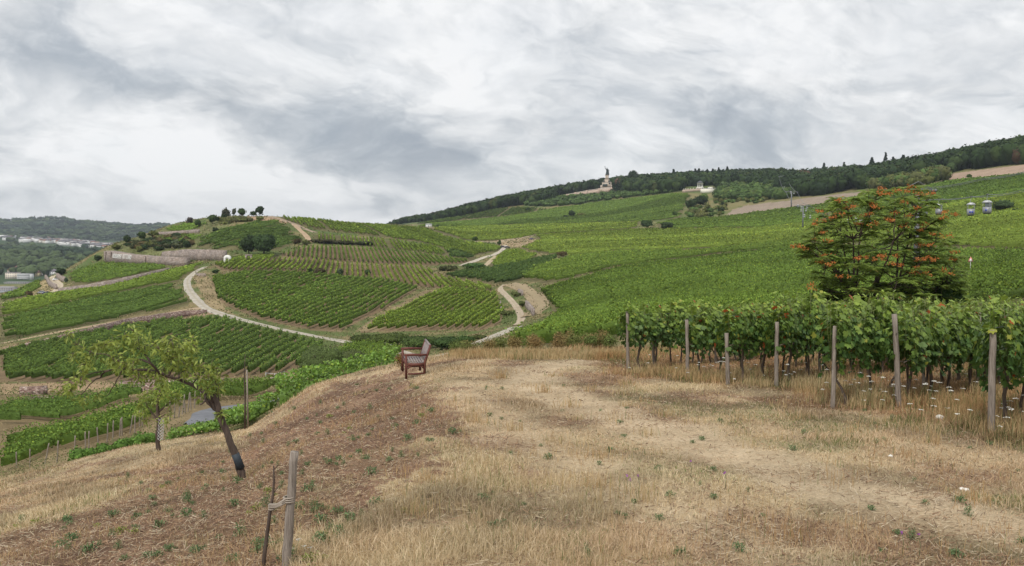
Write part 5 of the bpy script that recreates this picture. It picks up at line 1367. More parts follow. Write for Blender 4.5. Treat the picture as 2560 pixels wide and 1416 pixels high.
# white wayside arch beside the wall
q = at(569, 657, 360, 560); k = q[1] / FPX
W_, H_ = 17 * k, 19 * k
n_ = 13; th = np.linspace(0, math.pi, n_)
outer = [(-W_ / 2, -.3)] + [(-W_ / 2 * math.cos(t_), H_ * .62 + H_ * .38 * math.sin(t_)) for t_ in th] + [(W_ / 2, -.3)]
inner = [(-W_ * .19, -.3)] + [(-W_ * .19 * math.cos(t_), H_ * .36 + W_ * .19 * math.sin(t_)) for t_ in th] + [(W_ * .19, -.3)]
mb = MB(); oo, iv_ = np.array(outer), np.array(inner); m_ = len(oo)
V = np.concatenate([np.column_stack([oo[:, 0], np.full(m_, y_), oo[:, 1]]) for y_ in (-.9, .9)] + [np.column_stack([iv_[:, 0], np.full(m_, y_), iv_[:, 1]]) for y_ in (-.9, .9)])
i = np.arange(m_ - 1)
mb.add(V, np.concatenate([np.stack([i, i + 1, i + 1 + 2 * m_, i + 2 * m_], 1), np.stack([i + m_, i + 3 * m_, i + 1 + 3 * m_, i + 1 + m_], 1), np.stack([i, i + m_, i + m_ + 1, i + 1], 1), np.stack([i + 2 * m_, i + 1 + 2 * m_, i + 1 + 3 * m_, i + 3 * m_], 1)]), col=(.78, .77, .73))
ar = empty('wayside_arch', q, .1, label='small white plastered arch at the end of the upper wall', cat='arch')
mb.build('surround', M_PLAIN, ar)
mb = MB(); mb.box((0, .6, H_ * .3), (W_ * .42, .3, H_ * .62), col=(.10, .065, .05)); mb.box((0, .40, H_ * .25), (.25, .1, H_ * .4), col=(.25, .2, .17)); mb.build('niche', M_PLAIN, ar)
mb = MB(); mb.box((0, 0, H_ * .30), (W_ * 1.12, 1.9, .16), col=(.60, .58, .54)); mb.build('cornice', M_PLAIN, ar)

# ------------------------------------------------------------------ monument, temple, houses on the ridge
def hip(mb, w, d, z, h, col, over=.4, ridge=.4, m=0):
    a, b_ = w / 2 + over, d / 2 + over; r = w / 2 * ridge
    V = [(-a, -b_, z), (a, -b_, z), (a, b_, z), (-a, b_, z), (-r, 0, z + h), (r, 0, z + h)]
    mb.add(V, [np.array([[0, 1, 5, 4], [2, 3, 4, 5]]), np.array([[1, 2, 5], [3, 0, 4]]), np.array([[0, 3, 2, 1]])], m, col)
def gable(mb, w, d, z, h, col, over=.3):
    a, b_ = w / 2 + over, d / 2 + over
    V = [(-a, -b_, z), (a, -b_, z), (a, b_, z), (-a, b_, z), (-a, 0, z + h), (a, 0, z + h)]
    mb.add(V, [np.array([[0, 1, 5, 4], [2, 3, 4, 5], [0, 3, 2, 1]]), np.array([[1, 2, 5], [3, 0, 4]])], 0, col)
SSt, SSd, BRZ = (.50, .42, .34), (.34, .26, .21), (.035, .05, .048)
q = at(1517, 478, 1200, 1500); k = q[1] / FPX
mon_ = empty('monument', q, -.25, label='tall stone monument with a bronze figure on top, rising at the edge of the wood', cat='monument')
mb = MB()
for w, d, z0, z1 in [(26, 20, -4, 2.2), (22, 16, 2.2, 3.6), (19, 14, 3.6, 5.0)]: mb.box((0, 0, (z0 + z1) / 2), (w, d, z1 - z0), col=(.52, .46, .40))
mb.build('steps', M_PLAIN, mon_)
mb = MB(); mb.box((0, 0, 9.5), (15.5, 12, 9), col=SSt, taper=.93); mb.box((0, 0, 14.2), (15.6, 12.2, .7), col=(.56, .5, .43)); mb.box((0, 1, 16.0), (11, 9, 3.2), col=SSt, taper=.8)
for sx in (-1, 1): mb.box((sx * 8.6, -2.5, 7.2), (3.4, 6, 4.6), col=(.50, .43, .36), taper=.85)
mb.build('base', M_PLAIN, mon_)
mb = MB(); mb.box((-2.2, -6.25, 9.2), (8.2, .5, 4.2), col=BRZ)
for t_ in range(9): mb.box((-5.6 + t_ * .85, -6.6, 8.6 + (t_ % 3) * .2), (.4, .4, 2.4), col=(.09, .11, .10))
mb.build('bronze_relief', M_PLAIN, mon_)
mb = MB(); mb.tube([(5.3, -6.0, 12.4), (5.3, -6.5, 12.4)], 1.3, 12, col=BRZ); mb.build('emblem', M_PLAIN, mon_)
for x_ in (-5, -3.6, 3.8, 5): mb = MB(); mb.lathe((x_, -4.2, 14.5), [(.9, 0), (.7, 1.2), (.8, 2), (.35, 2.5), (.4, 3), (.1, 3.4)], 7, col=BRZ); mb.build('bronze_figure', M_PLAIN, mon_)
mb = MB(); mb.box((0, 1, 18.5), (7.4, 6.4, 2.0), col=(.46, .38, .31)); mb.box((0, 1, 22.6), (5.4, 5.0, 7.0), col=SSt, taper=.9); mb.box((0, 1, 26.3), (6.4, 5.8, .8), col=(.42, .35, .29))
for sx in (-1, 1):
    for k2 in (0, 1): mb.box((sx * 1.8, -1.6 + 5.2 * k2, 22.4), (.8, .7, 6.6), col=(.58, .50, .42))
mb.build('pedestal', M_PLAIN, mon_)
mb = MB()
mb.lathe((0, 1, 26.7), [(2.7, 0), (2.5, 1.2), (1.9, 3.2), (1.7, 5.4), (1.3, 6.6), (1.5, 8.2), (1.75, 9.2), (1.2, 9.9), (.45, 10.1), (.45, 10.4), (.72, 10.9), (.75, 11.5), (.45, 12.1), (.2, 12.25)], 12, col=BRZ)
mb.tube([(-1.3, 1, 36.0), (-2.6, .6, 37.2), (-3.3, .2, 39.4), (-3.4, .1, 40.3)], [.6, .48, .36, .3], 8, col=BRZ)
mb.tube([(1.3, 1, 36.1), (2.7, .4, 35.0), (3.4, 0, 33.6)], [.6, .48, .34], 8, col=BRZ)
mb.tube([(1.0, 2.0, 35.8), (1.9, 2.6, 31), (2.3, 2.8, 27)], [.9, 1.1, 1.3], 8, col=BRZ)
mb.build('statue', M_PLAIN, mon_, True)
mb = MB(); mb.lathe((-3.4, .1, 40.3), [(.5, 0), (.75, .5), (.6, .9), (.15, 1.2)], 8, col=BRZ); mb.build('raised_crown', M_PLAIN, mon_)
mb = MB(); mb.tube([(3.4, 0, 34.6), (3.3, -.1, 30), (3.2, -.2, 26.9)], [.22, .16, .08], 6, col=BRZ); mb.box((3.4, 0, 34.0), (1.3, .3, .25), col=BRZ); mb.build('sword', M_PLAIN, mon_)
M_TER = mat_noise('terrace sandstone', (.38, .28, .22), (.52, .42, .34), .5, .8)
tw, T0_, T1_ = wall([(1416, 497), (1440, 493), (1480, 487), (1520, 481), (1548, 477)], 1150, 1420, [5.5, 6.5, 7.2, 7.0, 5.0], 3.0, M_TER, 'long pinkish terrace wall with balustrade below the monument', batter=.06)
mb = MB()
for i in range(0, len(T1_), 1):
    mb.box(T1_[i] + np.array([0, .6, .5]), (.5, .5, 1.1), col=(.62, .57, .5))
    if i: mb.tube([T1_[i - 1] + (0, .6, 1.05), T1_[i] + (0, .6, 1.05)], .22, 4, col=(.66, .61, .54))
mb.build('balustrade', M_PLAIN, tw)
for i in range(0, len(T1_), 9): mb = MB(); mb.box((T0_[i] + T1_[i]) / 2 + np.array([0, -.4, .6]), (2.4, 2.0, (T1_[i] - T0_[i])[2] + 1.8), col=(.46, .35, .28)); mb.build('pier', M_PLAIN, tw)
wall([(1396, 503), (1416, 498)], 1150, 1420, 2.2, 1.5, M_TER, 'low far left end of the monument terrace wall')

q = at(1750, 472, 1000, 1300); k = q[1] / FPX
te = empty('round_temple', q + (0, 0, 1.5), label='small round temple with white columns and a dark dome at the wood edge', cat='temple')
R_, Hc = 7.2 * k, 9.5 * k
mb = MB(); mb.lathe((0, 0, 0), [(R_ * 1.25, -2), (R_ * 1.25, .2), (R_ * 1.12, .2), (R_ * 1.12, .7)], 20, col=(.66, .62, .56)); mb.build('floor_step', M_PLAIN, te)
for i in range(8):
    a = i * math.pi / 4 + .2; mb = MB(); mb.lathe((math.cos(a) * R_ * .88, math.sin(a) * R_ * .88, .7), [(.55, 0), (.55, .2), (.42, .35), (.37, Hc - 1.0), (.55, Hc - .8), (.55, Hc - .7)], 9, col=(.80, .79, .76)); mb.build('column', M_PLAIN, te)
mb = MB(); mb.lathe((0, 0, Hc), [(R_ * .8, 0), (R_ * 1.02, 0), (R_ * 1.02, .9), (R_ * 1.1, 1.1), (R_ * .9, 1.15)], 20, col=(.74, .73, .70)); mb.build('entablature', M_PLAIN, te)
mb = MB(); mb.lathe((0, 0, Hc + 1.1), [(R_ * 1.05, 0), (R_ * .92, 1.0), (R_ * .66, 2.1), (R_ * .3, 2.9), (.2, 3.2), (.25, 3.8), (.05, 4.2)], 20, col=(.085, .09, .10)); mb.build('dome', M_PLAIN, te, True)
tw2, T0_, T1_ = wall([(1708, 482), (1728, 480), (1758, 478)], 950, 1250, 3.6, 3.0, M_TER, 'pinkish terrace wall in front of the round temple', batter=.05)
mb = MB()
for i in range(0, len(T1_), 2): mb.box(T1_[i] + np.array([0, .6, .8]), (.7, .7, 1.6), col=(.74, .72, .66))
mb.build('balustrade', M_PLAIN, tw2)
q = at(1768, 482, 950, 1250); k = q[1] / FPX
wb = empty('cream_pavilion', q, .25, label='low cream walled terrace building right below the temple', cat='building')
mb = MB(); mb.box((0, 0, 1.5), (32 * k, 7, 6), col=(.74, .70, .60)); mb.build('wall', M_PLAIN, wb)
mb = MB(); mb.box((1, .3, 4.75), (33 * k, 7.6, .45), col=(.80, .79, .76)); mb.box((9 * k, .5, 6.2), (9 * k, 5, 2.4), col=(.74, .70, .62)); mb.build('roof', M_PLAIN, wb)
for i in range(7): mb = MB(); mb.box((-13 * k + i * 3.2, -1, 5.7), (1.0, 1.0, 1.5), col=(.20, .20, .22)); mb.build('closed_parasol', M_PLAIN, wb)

q = at(2342, 440, 480, 950); k = q[1] / FPX
ho = empty('tiled_roof_house', q, -.15, label='long low house with a hipped brown tile roof against the wood', cat='house')
mb = MB(); mb.box((0, 0, 1.2), (44 * k, 8, 4.2), col=(.42, .34, .28)); mb.build('wall', M_PLAIN, ho)
mb = MB(); hip(mb, 46 * k, 9, 3.3, 2.3, (.20, .15, .12), .6, .55); mb.build('roof', M_PLAIN, ho)
for sx in (-8, -4, 0, 4, 7): mb = MB(); mb.box((sx * .8, -4.02, 1.7), (1.2, .1, 1.3), col=(.06, .06, .07)); mb.build('window', M_PLAIN, ho)
mb = MB(); mb.box((-1.5, .5, 6.0), (.9, .9, 2.2), col=(.62, .6, .56)); mb.build('chimney', M_PLAIN, ho)
mb = MB(); mb.box((-26 * k, -2, 1.9), (16 * k, 5, .2), col=(.74, .70, .60)); mb.box((-26 * k, -4.3, .6), (.2, .2, 2.6), col=(.6, .56, .5)); mb.build('awning', M_PLAIN, ho)

q = at(1072, 569, 560, 1100); k = q[1] / FPX
wh = empty('white_hut', q, .3, label='little white building with a shallow grey roof standing alone on the vineyard ridge', cat='building')
mb = MB(); mb.box((0, 0, 1.4), (14 * k, 4.5, 3.2), col=(.76, .75, .72)); mb.build('wall', M_PLAIN, wh)
mb = MB(); gable(mb, 14 * k, 4.5, 3.0, 1.1, (.42, .42, .43)); mb.build('roof', M_PLAIN, wh)
mb = MB(); mb.box((-.8, -2.27, 1.3), (.9, .08, 1.9), col=(.25, .24, .24)); mb.build('door', M_PLAIN, wh)
q = at(622, 654, 380, 560)
rn = empty('stone_ruin', q, .1, label='small reddish masonry stub with a dark opening left of the large tree', cat='ruin')
mb = MB(); mb.box((-1.3, 0, 1.2), (.8, 1.4, 3.6)); mb.box((1.3, 0, 1.2), (.8, 1.4, 3.6)); mb.box((0, 0, 3.3), (3.5, 1.3, .8)); mb.build('masonry', M_STONE2, rn)

# ------------------------------------------------------------------ small cars
def car(px, py, dmin, dmax, col, rz, label, group):
    q = at(px, py, dmin, dmax) + (0, 0, .12)
    r = empty('parked_car', q, rz, label=label, cat='car', group=group)
    mb = MB(); mb.prism([(-2.1, .35), (-2.15, .8), (-1.5, .95), (1.1, .92), (2.05, .78), (2.1, .35)], -.85, .85, col=col)
    mb.prism([(-1.55, .93), (-1.15, 1.42), (.45, 1.45), (1.05, .93)], -.74, .74, col=col); mb.build('body', M_PLAIN, r)
    mb = MB(); mb.prism([(-1.35, .96), (-1.08, 1.33), (.38, 1.35), (.86, .96)], -.76, .76, col=(.03, .035, .04)); mb.build('window', M_PLAIN, r)
    for sx in (-1.3, 1.3):
        for sy in (-.8, .8): mb = MB(); mb.tube([(sx, sy - .1, .32), (sx, sy + .1, .32)], .32, 10, col=(.02, .02, .02)); mb.build('wheel', M_PLAIN, r)
car(1257, 620, 420, 800, (.03, .035, .05), .2, 'left dark car parked beside the sandy clearing', 'cars by the sandy clearing')
car(1268, 621, 420, 800, (.10, .10, .11), .3, 'right grey car parked beside the sandy clearing', 'cars by the sandy clearing')
car(1329, 600, 420, 800, (.10, .09, .16), .9, 'dark violet car at the right tip of the sandy clearing', 'cars by the sandy clearing')
car(140, 702, 380, 620, (.78, .78, .78), .8, 'white car on the hairpin track by the knoll', 'cars on the hairpin track')
car(106, 735, 350, 620, (.32, .33, .38), .3, 'left grey car below the hairpin track', 'cars on the hairpin track')
car(117, 737, 350, 620, (.06, .06, .12), .2, 'right dark blue car below the hairpin track', 'cars on the hairpin track')

# ------------------------------------------------------------------ town and villages across the river
def house_mesh(w, d, h, rh, wc, rc, flat=False):
    mb = MB(); mb.box((0, 0, h / 2 - 1), (w, d, h + 2), col=wc)
    if flat: mb.box((0, 0, h + .25), (w + .6, d + .6, .5), col=rc)
    else: gable(mb, w, d, h, rh, rc)
    for i in range(max(1, int(w // 3.2))): mb.box((-w / 2 + 2 + i * 3.0, -d / 2 - .05, h * .6), (1.3, .12, 1.2), col=(.10, .11, .13))
    return mb.mesh('house', [M_PLAIN])
rng = np.random.default_rng(17)
HM = [(house_mesh(12, 9, 6.5, 3, (.76, .75, .73), (.16, .15, .16)), 'white gabled house with a dark roof in the village on the far plateau'),
      (house_mesh(15, 10, 8, 3.5, (.78, .77, .76), (.24, .22, .22), True), 'white flat roofed house in the village on the far plateau'),
      (house_mesh(11, 8, 5.5, 3, (.74, .70, .62), (.26, .13, .09)), 'cream house with a reddish roof in the village on the far plateau')]
for k in range(150):
    t_ = k / 150
    if k < 12: px, py = rng.uniform(0, 38), rng.uniform(591, 603)
    elif k < 50: px = rng.uniform(56, 155); py = 599 + (px - 56) * .06 + rng.uniform(-3, 7)
    else: px = rng.uniform(150, 296); py = 604 + (px - 150) * .105 + rng.uniform(-2, 9)
    q = at(px, py, 2500, 3700); j = int(rng.choice([0, 0, 1, 1, 2]))
    o = obj('house', HM[j][0], None, q, (0, 0, rng.normal(0, .5))); o.scale = (1.8, 1.8, 1.7)
    tag(o, HM[j][1], 'house', 'village houses on the far plateau: ' + ['dark roofs', 'flat roofs', 'reddish roofs'][j])
def town(px, py, wpx, hpx, name, label, wc, rc, rh=3.0, flat=False, dep=12, rz=0.0, bands=0, dm=1320):
    q = at(px, py, dm, 1750); k = q[1] / FPX; w, h = wpx * k, hpx * k
    r = empty(name, q, rz, label=label, cat='building')
    mb = MB(); mb.box((0, 0, h / 2 - 1), (w, dep, h + 2), col=wc); mb.build('wall', M_PLAIN, r)
    mb = MB()
    if flat: mb.box((0, 0, h + .3), (w + .8, dep + .8, .6), col=rc)
    else: hip(mb, w, dep, h, rh, rc, .5, .8)
    mb.build('roof', M_PLAIN, r)
    nfl = max(1, int(h // 3))
    for f_ in range(nfl):
        mb = MB()
        if bands: mb.box((0, -dep / 2 - .6, (f_ + .75) * h / nfl), (w * .96, 1.2, h / nfl * .38), col=(.80, .80, .80)); mb.box((0, -dep / 2 - .05, (f_ + .35) * h / nfl), (w * .96, .1, h / nfl * .5), col=(.12, .14, .18)); mb.build('balcony', M_PLAIN, r)
        else:
            for i in range(max(1, int(w // 4))): mb.box((-w / 2 + 2.2 + i * 4.0, -dep / 2 - .03, (f_ + .55) * h / nfl), (1.5, .14, 1.3), col=(.10, .11, .14))
            mb.build('window', M_PLAIN, r)
town(33, 697, 30, 15, 'apartment_block', 'cream apartment block with rows of windows, left half of the pair in the town', (.72, .64, .54), (.16, .14, .15), flat=True, rz=.1)
town(64, 699, 33, 14, 'apartment_block', 'white apartment block with dark balcony bands in the town', (.76, .76, .76), (.30, .30, .31), flat=True, bands=1, rz=-.05)
town(78, 691, 46, 9, 'long_building', 'long yellow building with a red brown roof behind the apartment blocks', (.55, .45, .26), (.24, .12, .10), 5, rz=-.1, dm=1420)
town(122, 688, 44, 9, 'long_building', 'white gabled hall with a long grey roof, right part of the town', (.74, .72, .70), (.20, .18, .20), 5, rz=-.15, dm=1400)
town(33, 682, 20, 6, 'town_house', 'house with a salmon red roof above the apartment blocks', (.62, .54, .46), (.36, .17, .12), 5, dm=1480)
town(5, 668, 12, 5, 'town_house', 'white house at the left picture edge under the woods', (.76, .76, .74), (.3, .28, .28), 3, dm=1480)
town(48, 673, 16, 4, 'town_house', 'small dark red roofed house under the woods', (.5, .4, .36), (.24, .10, .10), 4, dm=1500)
town(131, 670, 9, 4, 'town_house', 'small house with a dark red roof right under the woods', (.6, .5, .45), (.26, .12, .12), 3, dm=1500)
town(152, 672, 20, 4, 'town_house', 'pale grey roofed house partly hidden by the vine hill', (.7, .66, .62), (.30, .27, .29), 4, dm=1480)
town(18, 727, 44, 4, 'quay_building', 'long low grey building on the river bank', (.42, .38, .36), (.30, .28, .29), 2, dm=1325, rz=-.05)
town(45, 709, 60, 3, 'quay_building', 'long flat grey roofed shed behind the river bank', (.38, .36, .36), (.33, .32, .33), 2, flat=True, dm=1350)

# ------------------------------------------------------------------ cable car
M_CAB = mat_attr('cabin enamel', .35, 0, .05, 3, .5)
def cabin_meshes():
    out = {}
    mb = MB(); mb.box((0, 0, -2.62), (1.30, 1.05, .95), col=(.28, .29, .31), taper=1.0)
    mb.prism([(-.50, -3.22), (.50, -3.22), (.66, -3.05), (.66, -2.2), (-.66, -2.2), (-.66, -3.05)], -.54, .54, col=(.28, .29, .31)); out['body'] = mb.mesh('body', [M_CAB])
    mb = MB(); mb.prism([(-.80, -1.42), (.80, -1.42), (.62, -1.18), (.25, -1.02), (-.25, -1.02), (-.62, -1.18)], -.62, .62, col=(.52, .53, .55)); out['roof'] = mb.mesh('roof', [M_CAB])
    mb = MB(); mb.box((0, 0, -1.8), (.07, .07, .86), col=(.35, .36, .38)); out['post'] = mb.mesh('post', [M_CAB])
    mb = MB(); mb.tube([(0, 0, .05), (0, 0, -.25), (-.12, 0, -.75), (0, 0, -1.1)], [.06, .05, .045, .06], 6, col=(.30, .31, .33)); mb.box((0, 0, .05), (.5, .16, .22), col=(.06, .06, .07)); out['hanger'] = mb.mesh('hanger', [M_CAB])
    mb = MB(); mb.box((0, -.55, -2.72), (.34, .03, .36), col=(.06, .09, .40)); out['mark1'] = mb.mesh('blue_mark', [M_CAB])
    mb = MB(); mb.box((0, .46, -1.75), (1.1, .05, .75), col=(.38, .42, .44)); out['pane'] = mb.mesh('pane', [M_CAB])
    mb = MB(); mb.prism([(-.48, -3.36), (.48, -3.36), (.60, -3.2), (-.60, -3.2)], -.5, .5, col=(.03, .03, .035)); out['floor'] = mb.mesh('underside', [M_CAB])
    return out
CM = cabin_meshes()
def gondola(px, py, D, rz, label, marks=(0,), back=False, far=False, s=1.0):
    """px,py: the grip on the rope"""
    q = atd(px, py, D)
    r = empty('gondola', q, rz, label=label, cat='gondola', group='gondolas of the cable car'); r.scale = (s * .78, s * .78, s * .92)
    for a, b_ in (('body', 'body'), ('roof', 'roof'), ('hanger', 'hanger')): obj(b_, CM[a], r)
    if not far:
        [obj('post', CM['post'], r, (sx, sy, 0)) for sx in (-.62, .62) for sy in (-.48, .48)]; obj('underside', CM['floor'], r)
        if back: obj('pane', CM['pane'], r)
        for mx in marks: obj('blue_mark', CM['mark1'], r, (mx, 0, 0))
ropeA = [(2433, 493, 134), (2348, 497, 148)]
gondola(2428, 493, 134, -.35, 'open white gondola with two blue marks, second from the right edge', (-.22, .22))
gondola(2469, 487, 130, -.9, 'closed looking white gondola with one blue mark, rightmost of all', (0,), True)
gondola(2348, 497, 156, -.7, 'pale gondola just right of the sumac crown', (), True)
gondola(2313, 499, 160, -.4, 'gondola half hidden behind the right twigs of the sumac', (0,), True)
FARG = [(2120, 545, 430), (2139, 541, 400), (2152, 545, 380), (2176, 540, 360), (2187, 536, 345), (2026, 535, 500), (2011, 533, 520), (1995, 509, 640), (2004, 513, 610), (2018, 512, 590), (2003, 520, 600), (2015, 519, 575), (1985, 477, 860), (1977, 476, 870), (1970, 474, 900), (1965, 471, 930), (1961, 465, 960), (1968, 459, 980),
        (1957, 452, 1040), (1964, 451, 1030), (1953, 445, 1080), (1960, 444, 1075)]
FLAB = 'tiny white gondola in the string hanging over the far slope'
for k, (px, py, D) in enumerate(FARG): gondola(px, py, D, .4 * math.sin(k), FLAB + (' near the wood' if px < 1990 else ' behind the sumac' if px > 2100 else ' by the thin lift towers'), far=True, s=1.0 if D < 700 else 1.25)
def pylon(px, pytop, pybase, D, r, arm, name, label, base_at_ground=True):
    top = atd(px, pytop, D); g = float(gz(top[0], top[1]))
    rr = empty(name, (top[0], top[1], g), .25, label=label, cat='lift tower', group='towers of the cable car')
    h = top[2] - g
    mb = MB(); mb.tube([(0, 0, -.5), (0, 0, h * .5), (0, 0, h)], [r * 1.25, r, r * .8], 10); mb.build('pole', M_METAL, rr)
    mb = MB(); mb.box((0, 0, h), (arm, .4, .35)); mb.tube([(-arm / 2, 0, h + .2), (0, 0, h + 1.6), (arm / 2, 0, h + .2)], .08, 5); mb.build('cross_arm', M_METAL, rr)
    for sx in (-1, 1):
        mb = MB()
        for i in range(4): mb.tube([(sx * arm / 2 - .08, -1.2 + i * .8, h - .25), (sx * arm / 2 + .08, -1.2 + i * .8, h - .25)], .3, 9)
        mb.box((sx * arm / 2, 0, h - .1), (.1, 3.4, .12)); mb.build('sheave', M_METAL, rr)
    return top
tA = pylon(2295, 474, 770, 168, .48, 6.5, 'lift_tower', 'thick grey lift tower half hidden by the right part of the sumac')
tB = pylon(2008, 515, 560, 540, .42, 9.5, 'lift_tower', 'T shaped lift tower left of the sumac, the lower of two')
tC = pylon(1979, 480, 523, 760, .55, 12, 'lift_tower', 'lift tower above the bare soil, under the string of gondolas')
tD = pylon(1957, 442, 478, 1060, .5, 11, 'lift_tower', 'highest lift tower in the gap of the wood')
def rope(pts, label, r=.05):
    P_ = []
    for i in range(len(pts) - 1):
        a, b_ = np.array(pts[i]), np.array(pts[i + 1]); L = np.linalg.norm(b_ - a)
        for t_ in np.linspace(0, 1, 14)[:-1]: P_.append(a + (b_ - a) * t_ - np.array([0, 0, 4 * t_ * (1 - t_) * L * .012]))
    P_.append(np.array(pts[-1]))
    P_ = np.array(P_); mb = MB(); mb.tube(P_, np.maximum(r, P_[:, 1] * .00016), 5); 
    tag(mb.build('rope', M_METAL), label, 'cable', 'ropes of the cable car')
offs = lambda t_, s_: t_ + np.array([s_ * math.cos(.25), s_ * math.sin(.25), 0])
rope([atd(2760, 452, 92), atd(2560, 479, 112), atd(2428, 493, 134), atd(2348, 497, 156), atd(2295, 501, 172), atd(2187, 536, 345), atd(2120, 545, 430), offs(tB, -4.6), offs(tC, -6), offs(tD, -5.5)], 'lower rope carrying the gondolas towards the right edge')
rope([atd(2760, 447, 90), atd(2560, 474, 110), atd(2469, 487, 130), atd(2430, 492, 140), atd(2313, 499, 160), atd(2176, 540, 360), offs(tB, 4.6), offs(tC, 6), offs(tD, 5.5)], 'second gondola rope just beside the lower one')
rope([atd(2760, 395, 105), atd(2560, 430, 125), atd(2460, 446, 140), tA + (-.2, 0, .2)], 'upper rope climbing from the thick tower to the right edge')
rope([atd(2760, 398, 108), atd(2560, 433, 129), atd(2460, 449, 144), tA + (1.5, 1, .1)], 'twin of the upper rope climbing to the right edge')

# sign in the vineyard, right
q = at(2425, 700, 80, 260)
sg_ = empty('warning_sign', q, label='small pink and white triangular sign on a thin pole right of the sumac', cat='sign')
k = q[1] / FPX; hs = 58 * k
mb = MB(); mb.tube([(0, 0, -.2), (0, 0, hs * .82)], .03, 6, col=(.5, .5, .5)); mb.build('pole', M_PLAIN, sg_)
mb = MB(); mb.prism([(-.42, hs * .78), (.42, hs * .78), (0, hs)], -.02, .02, col=(.62, .22, .20)); mb.build('plate', M_PLAIN, sg_)
mb = MB(); mb.prism([(-.25, hs * .80), (.25, hs * .80), (0, hs * .93)], -.035, -.022, col=(.75, .73, .70)); mb.build('panel', M_PLAIN, sg_)

# ------------------------------------------------------------------ wooden bench on the brow
M_TEAK = mat_noise('red brown bench wood', (.085, .028, .022), (.17, .062, .045), 9, .6, .2, (1, 1, 1))
M_SLAT = mat_noise('greyed bench slats', (.16, .13, .125), (.30, .26, .245), 12, .7, .2, (1, 1, 1))
q = at(1040, 944, 10, 33); q = np.array([*q[:2], float(gz(*q[:2]))])
bl, bd, sh = 1.25, .56, .43
be = empty('garden_bench', q, math.radians(12), label='red brown wooden garden bench seen from its end, facing left over the valley', cat='bench')
# local: x = front(-) to back(+), y = along the seat away from the camera
def leg_end(y):
    mb = MB(); mb.box((-bd / 2, y, .31), (.065, .055, .66)); mb.build('leg', M_TEAK, be)
    mb = MB(); mb.tube([(bd / 2 - .05, y, -.02), (bd / 2 - .04, y, .42), (bd / 2 + .03, y, .62), (bd / 2 + .13, y, .93)], [.034, .038, .036, .03], 4); mb.build('rear_leg', M_TEAK, be)
    mb = MB(); mb.tube([(-bd / 2 - .05, y, .655), (-.1, y, .66), (bd / 2 + .04, y, .645)], [.036, .040, .03], 6); mb.build('armrest', M_TEAK, be)
    mb = MB(); mb.box((0, y, .12), (bd - .1, .035, .05)); mb.build('stretcher', M_TEAK, be)
    mb = MB(); mb.box((0, y, .375), (bd - .08, .035, .085)); mb.prism([(-.24, .25), (-.24, .335), (-.10, .335)], y - .017, y + .017); mb.prism([(.20, .26), (.20, .335), (.09, .335)], y - .017, y + .017); mb.build('seat_rail', M_TEAK, be)
leg_end(-.08); leg_end(bl - .02)
for i in range(7): mb = MB(); mb.box((-bd / 2 + .05 + i * .077, bl / 2 - .05, .435 - .006 * i), (.055, bl + .06, .022)); mb.build('seat_slat', M_SLAT, be)
mb = MB(); mb.box((-bd / 2, bl / 2 - .05, .385), (.03, bl, .08)); mb.build('front_rail', M_TEAK, be)
for i in range(13):
    y = .03 + i * (bl - .16) / 12
    mb = MB(); mb.tube([(bd / 2 - .035, y, .46), (bd / 2 + .03, y, .64), (bd / 2 + .115, y, .88)], .020, 4); mb.build('back_slat', M_SLAT, be)
mb = MB(); mb.tube([(bd / 2 + .125, -.08, .90), (bd / 2 + .125, bl - .02, .90)], .040, 4); mb.build('top_rail', M_SLAT, be)

# ------------------------------------------------------------------ stakes and saplings
q = at(716, 1424, 3, 12); d = q[1]; k = d / FPX
tp = atd(735, 1130, d) - q
mb = MB(); ts = np.linspace(-.1, 1, 14); rg = np.random.default_rng(3)
mb.tube(np.array([tp * t_ + np.array([rg.normal(0, .003), rg.normal(0, .003), 0]) for t_ in ts]), .0355 * np.linspace(1.05, .88, 14) * (1 + rg.normal(0, .03, 14)), 11)
tag(mb.build('rough_stake', M_POST, smooth=True, loc=q), 'rough grey wooden stake at the bottom edge, tied to a bare sapling', 'stake')
P_ = [atd(a, b_, d + .05) for a, b_ in [(655, 1470), (660, 1400), (668, 1335), (676, 1275), (683, 1235), (685, 1200), (684, 1165)]]
mb = MB(); b0 = P_[0].copy()
mb.tube(np.array(P_) - b0, [.018, .017, .015, .014, .010, .008, .005], 7)
mb.tube(np.array([P_[4], atd(690, 1225, d + .05), atd(699, 1212, d + .08)]) - b0, [.006, .004, .002], 5)
mb.tube(np.array([P_[6] - (0, 0, .03), atd(690, 1170, d + .05), atd(694, 1162, d + .06)]) - b0, [.004, .003, .002], 5)
sp = empty('bare_sapling', b0, label='leafless thin sapling left of the rough stake', cat='sapling')
mb.build('stem', M_BARK, sp, True)
mb = MB()
for i in range(3): mb.tube([atd(673, 1262 + 4 * i, d - .01), atd(692, 1262 + 3 * i, d - .03), atd(705, 1254 + 4 * i, d - .05), atd(716, 1247 + 4 * i, d - .03)], .009, 6, col=(.33, .28, .23))
for z_ in (0, 5, 10): 
    c0 = atd(679, 1263 + z_, d + .05); mb.tube([c0 + (math.cos(a) * .022, math.sin(a) * .022, 0) for a in np.linspace(0, 6.28, 9)], .006, 5, col=(.33, .28, .23), caps=False)
    c0 = atd(723, 1243 + z_, d); mb.tube([c0 + (math.cos(a) * .042, math.sin(a) * .042, 0) for a in np.linspace(0, 6.28, 11)], .006, 5, col=(.33, .28, .23), caps=False)
tag(mb.build('tie_rope', M_PLAIN), 'twisted grey cord tying the bare sapling to the rough stake', 'rope')
q = at(620, 1066, 15, 30); d = q[1]
mb = MB(); mb.tube([np.zeros(3) - (0, 0, .1), atd(617, 925, d) - q], [.032, .026], 8); tag(mb.build('thin_stake', M_POST, loc=q), 'slim grey stake on the brow right of the leaning tree, dark stem beside it', 'stake')
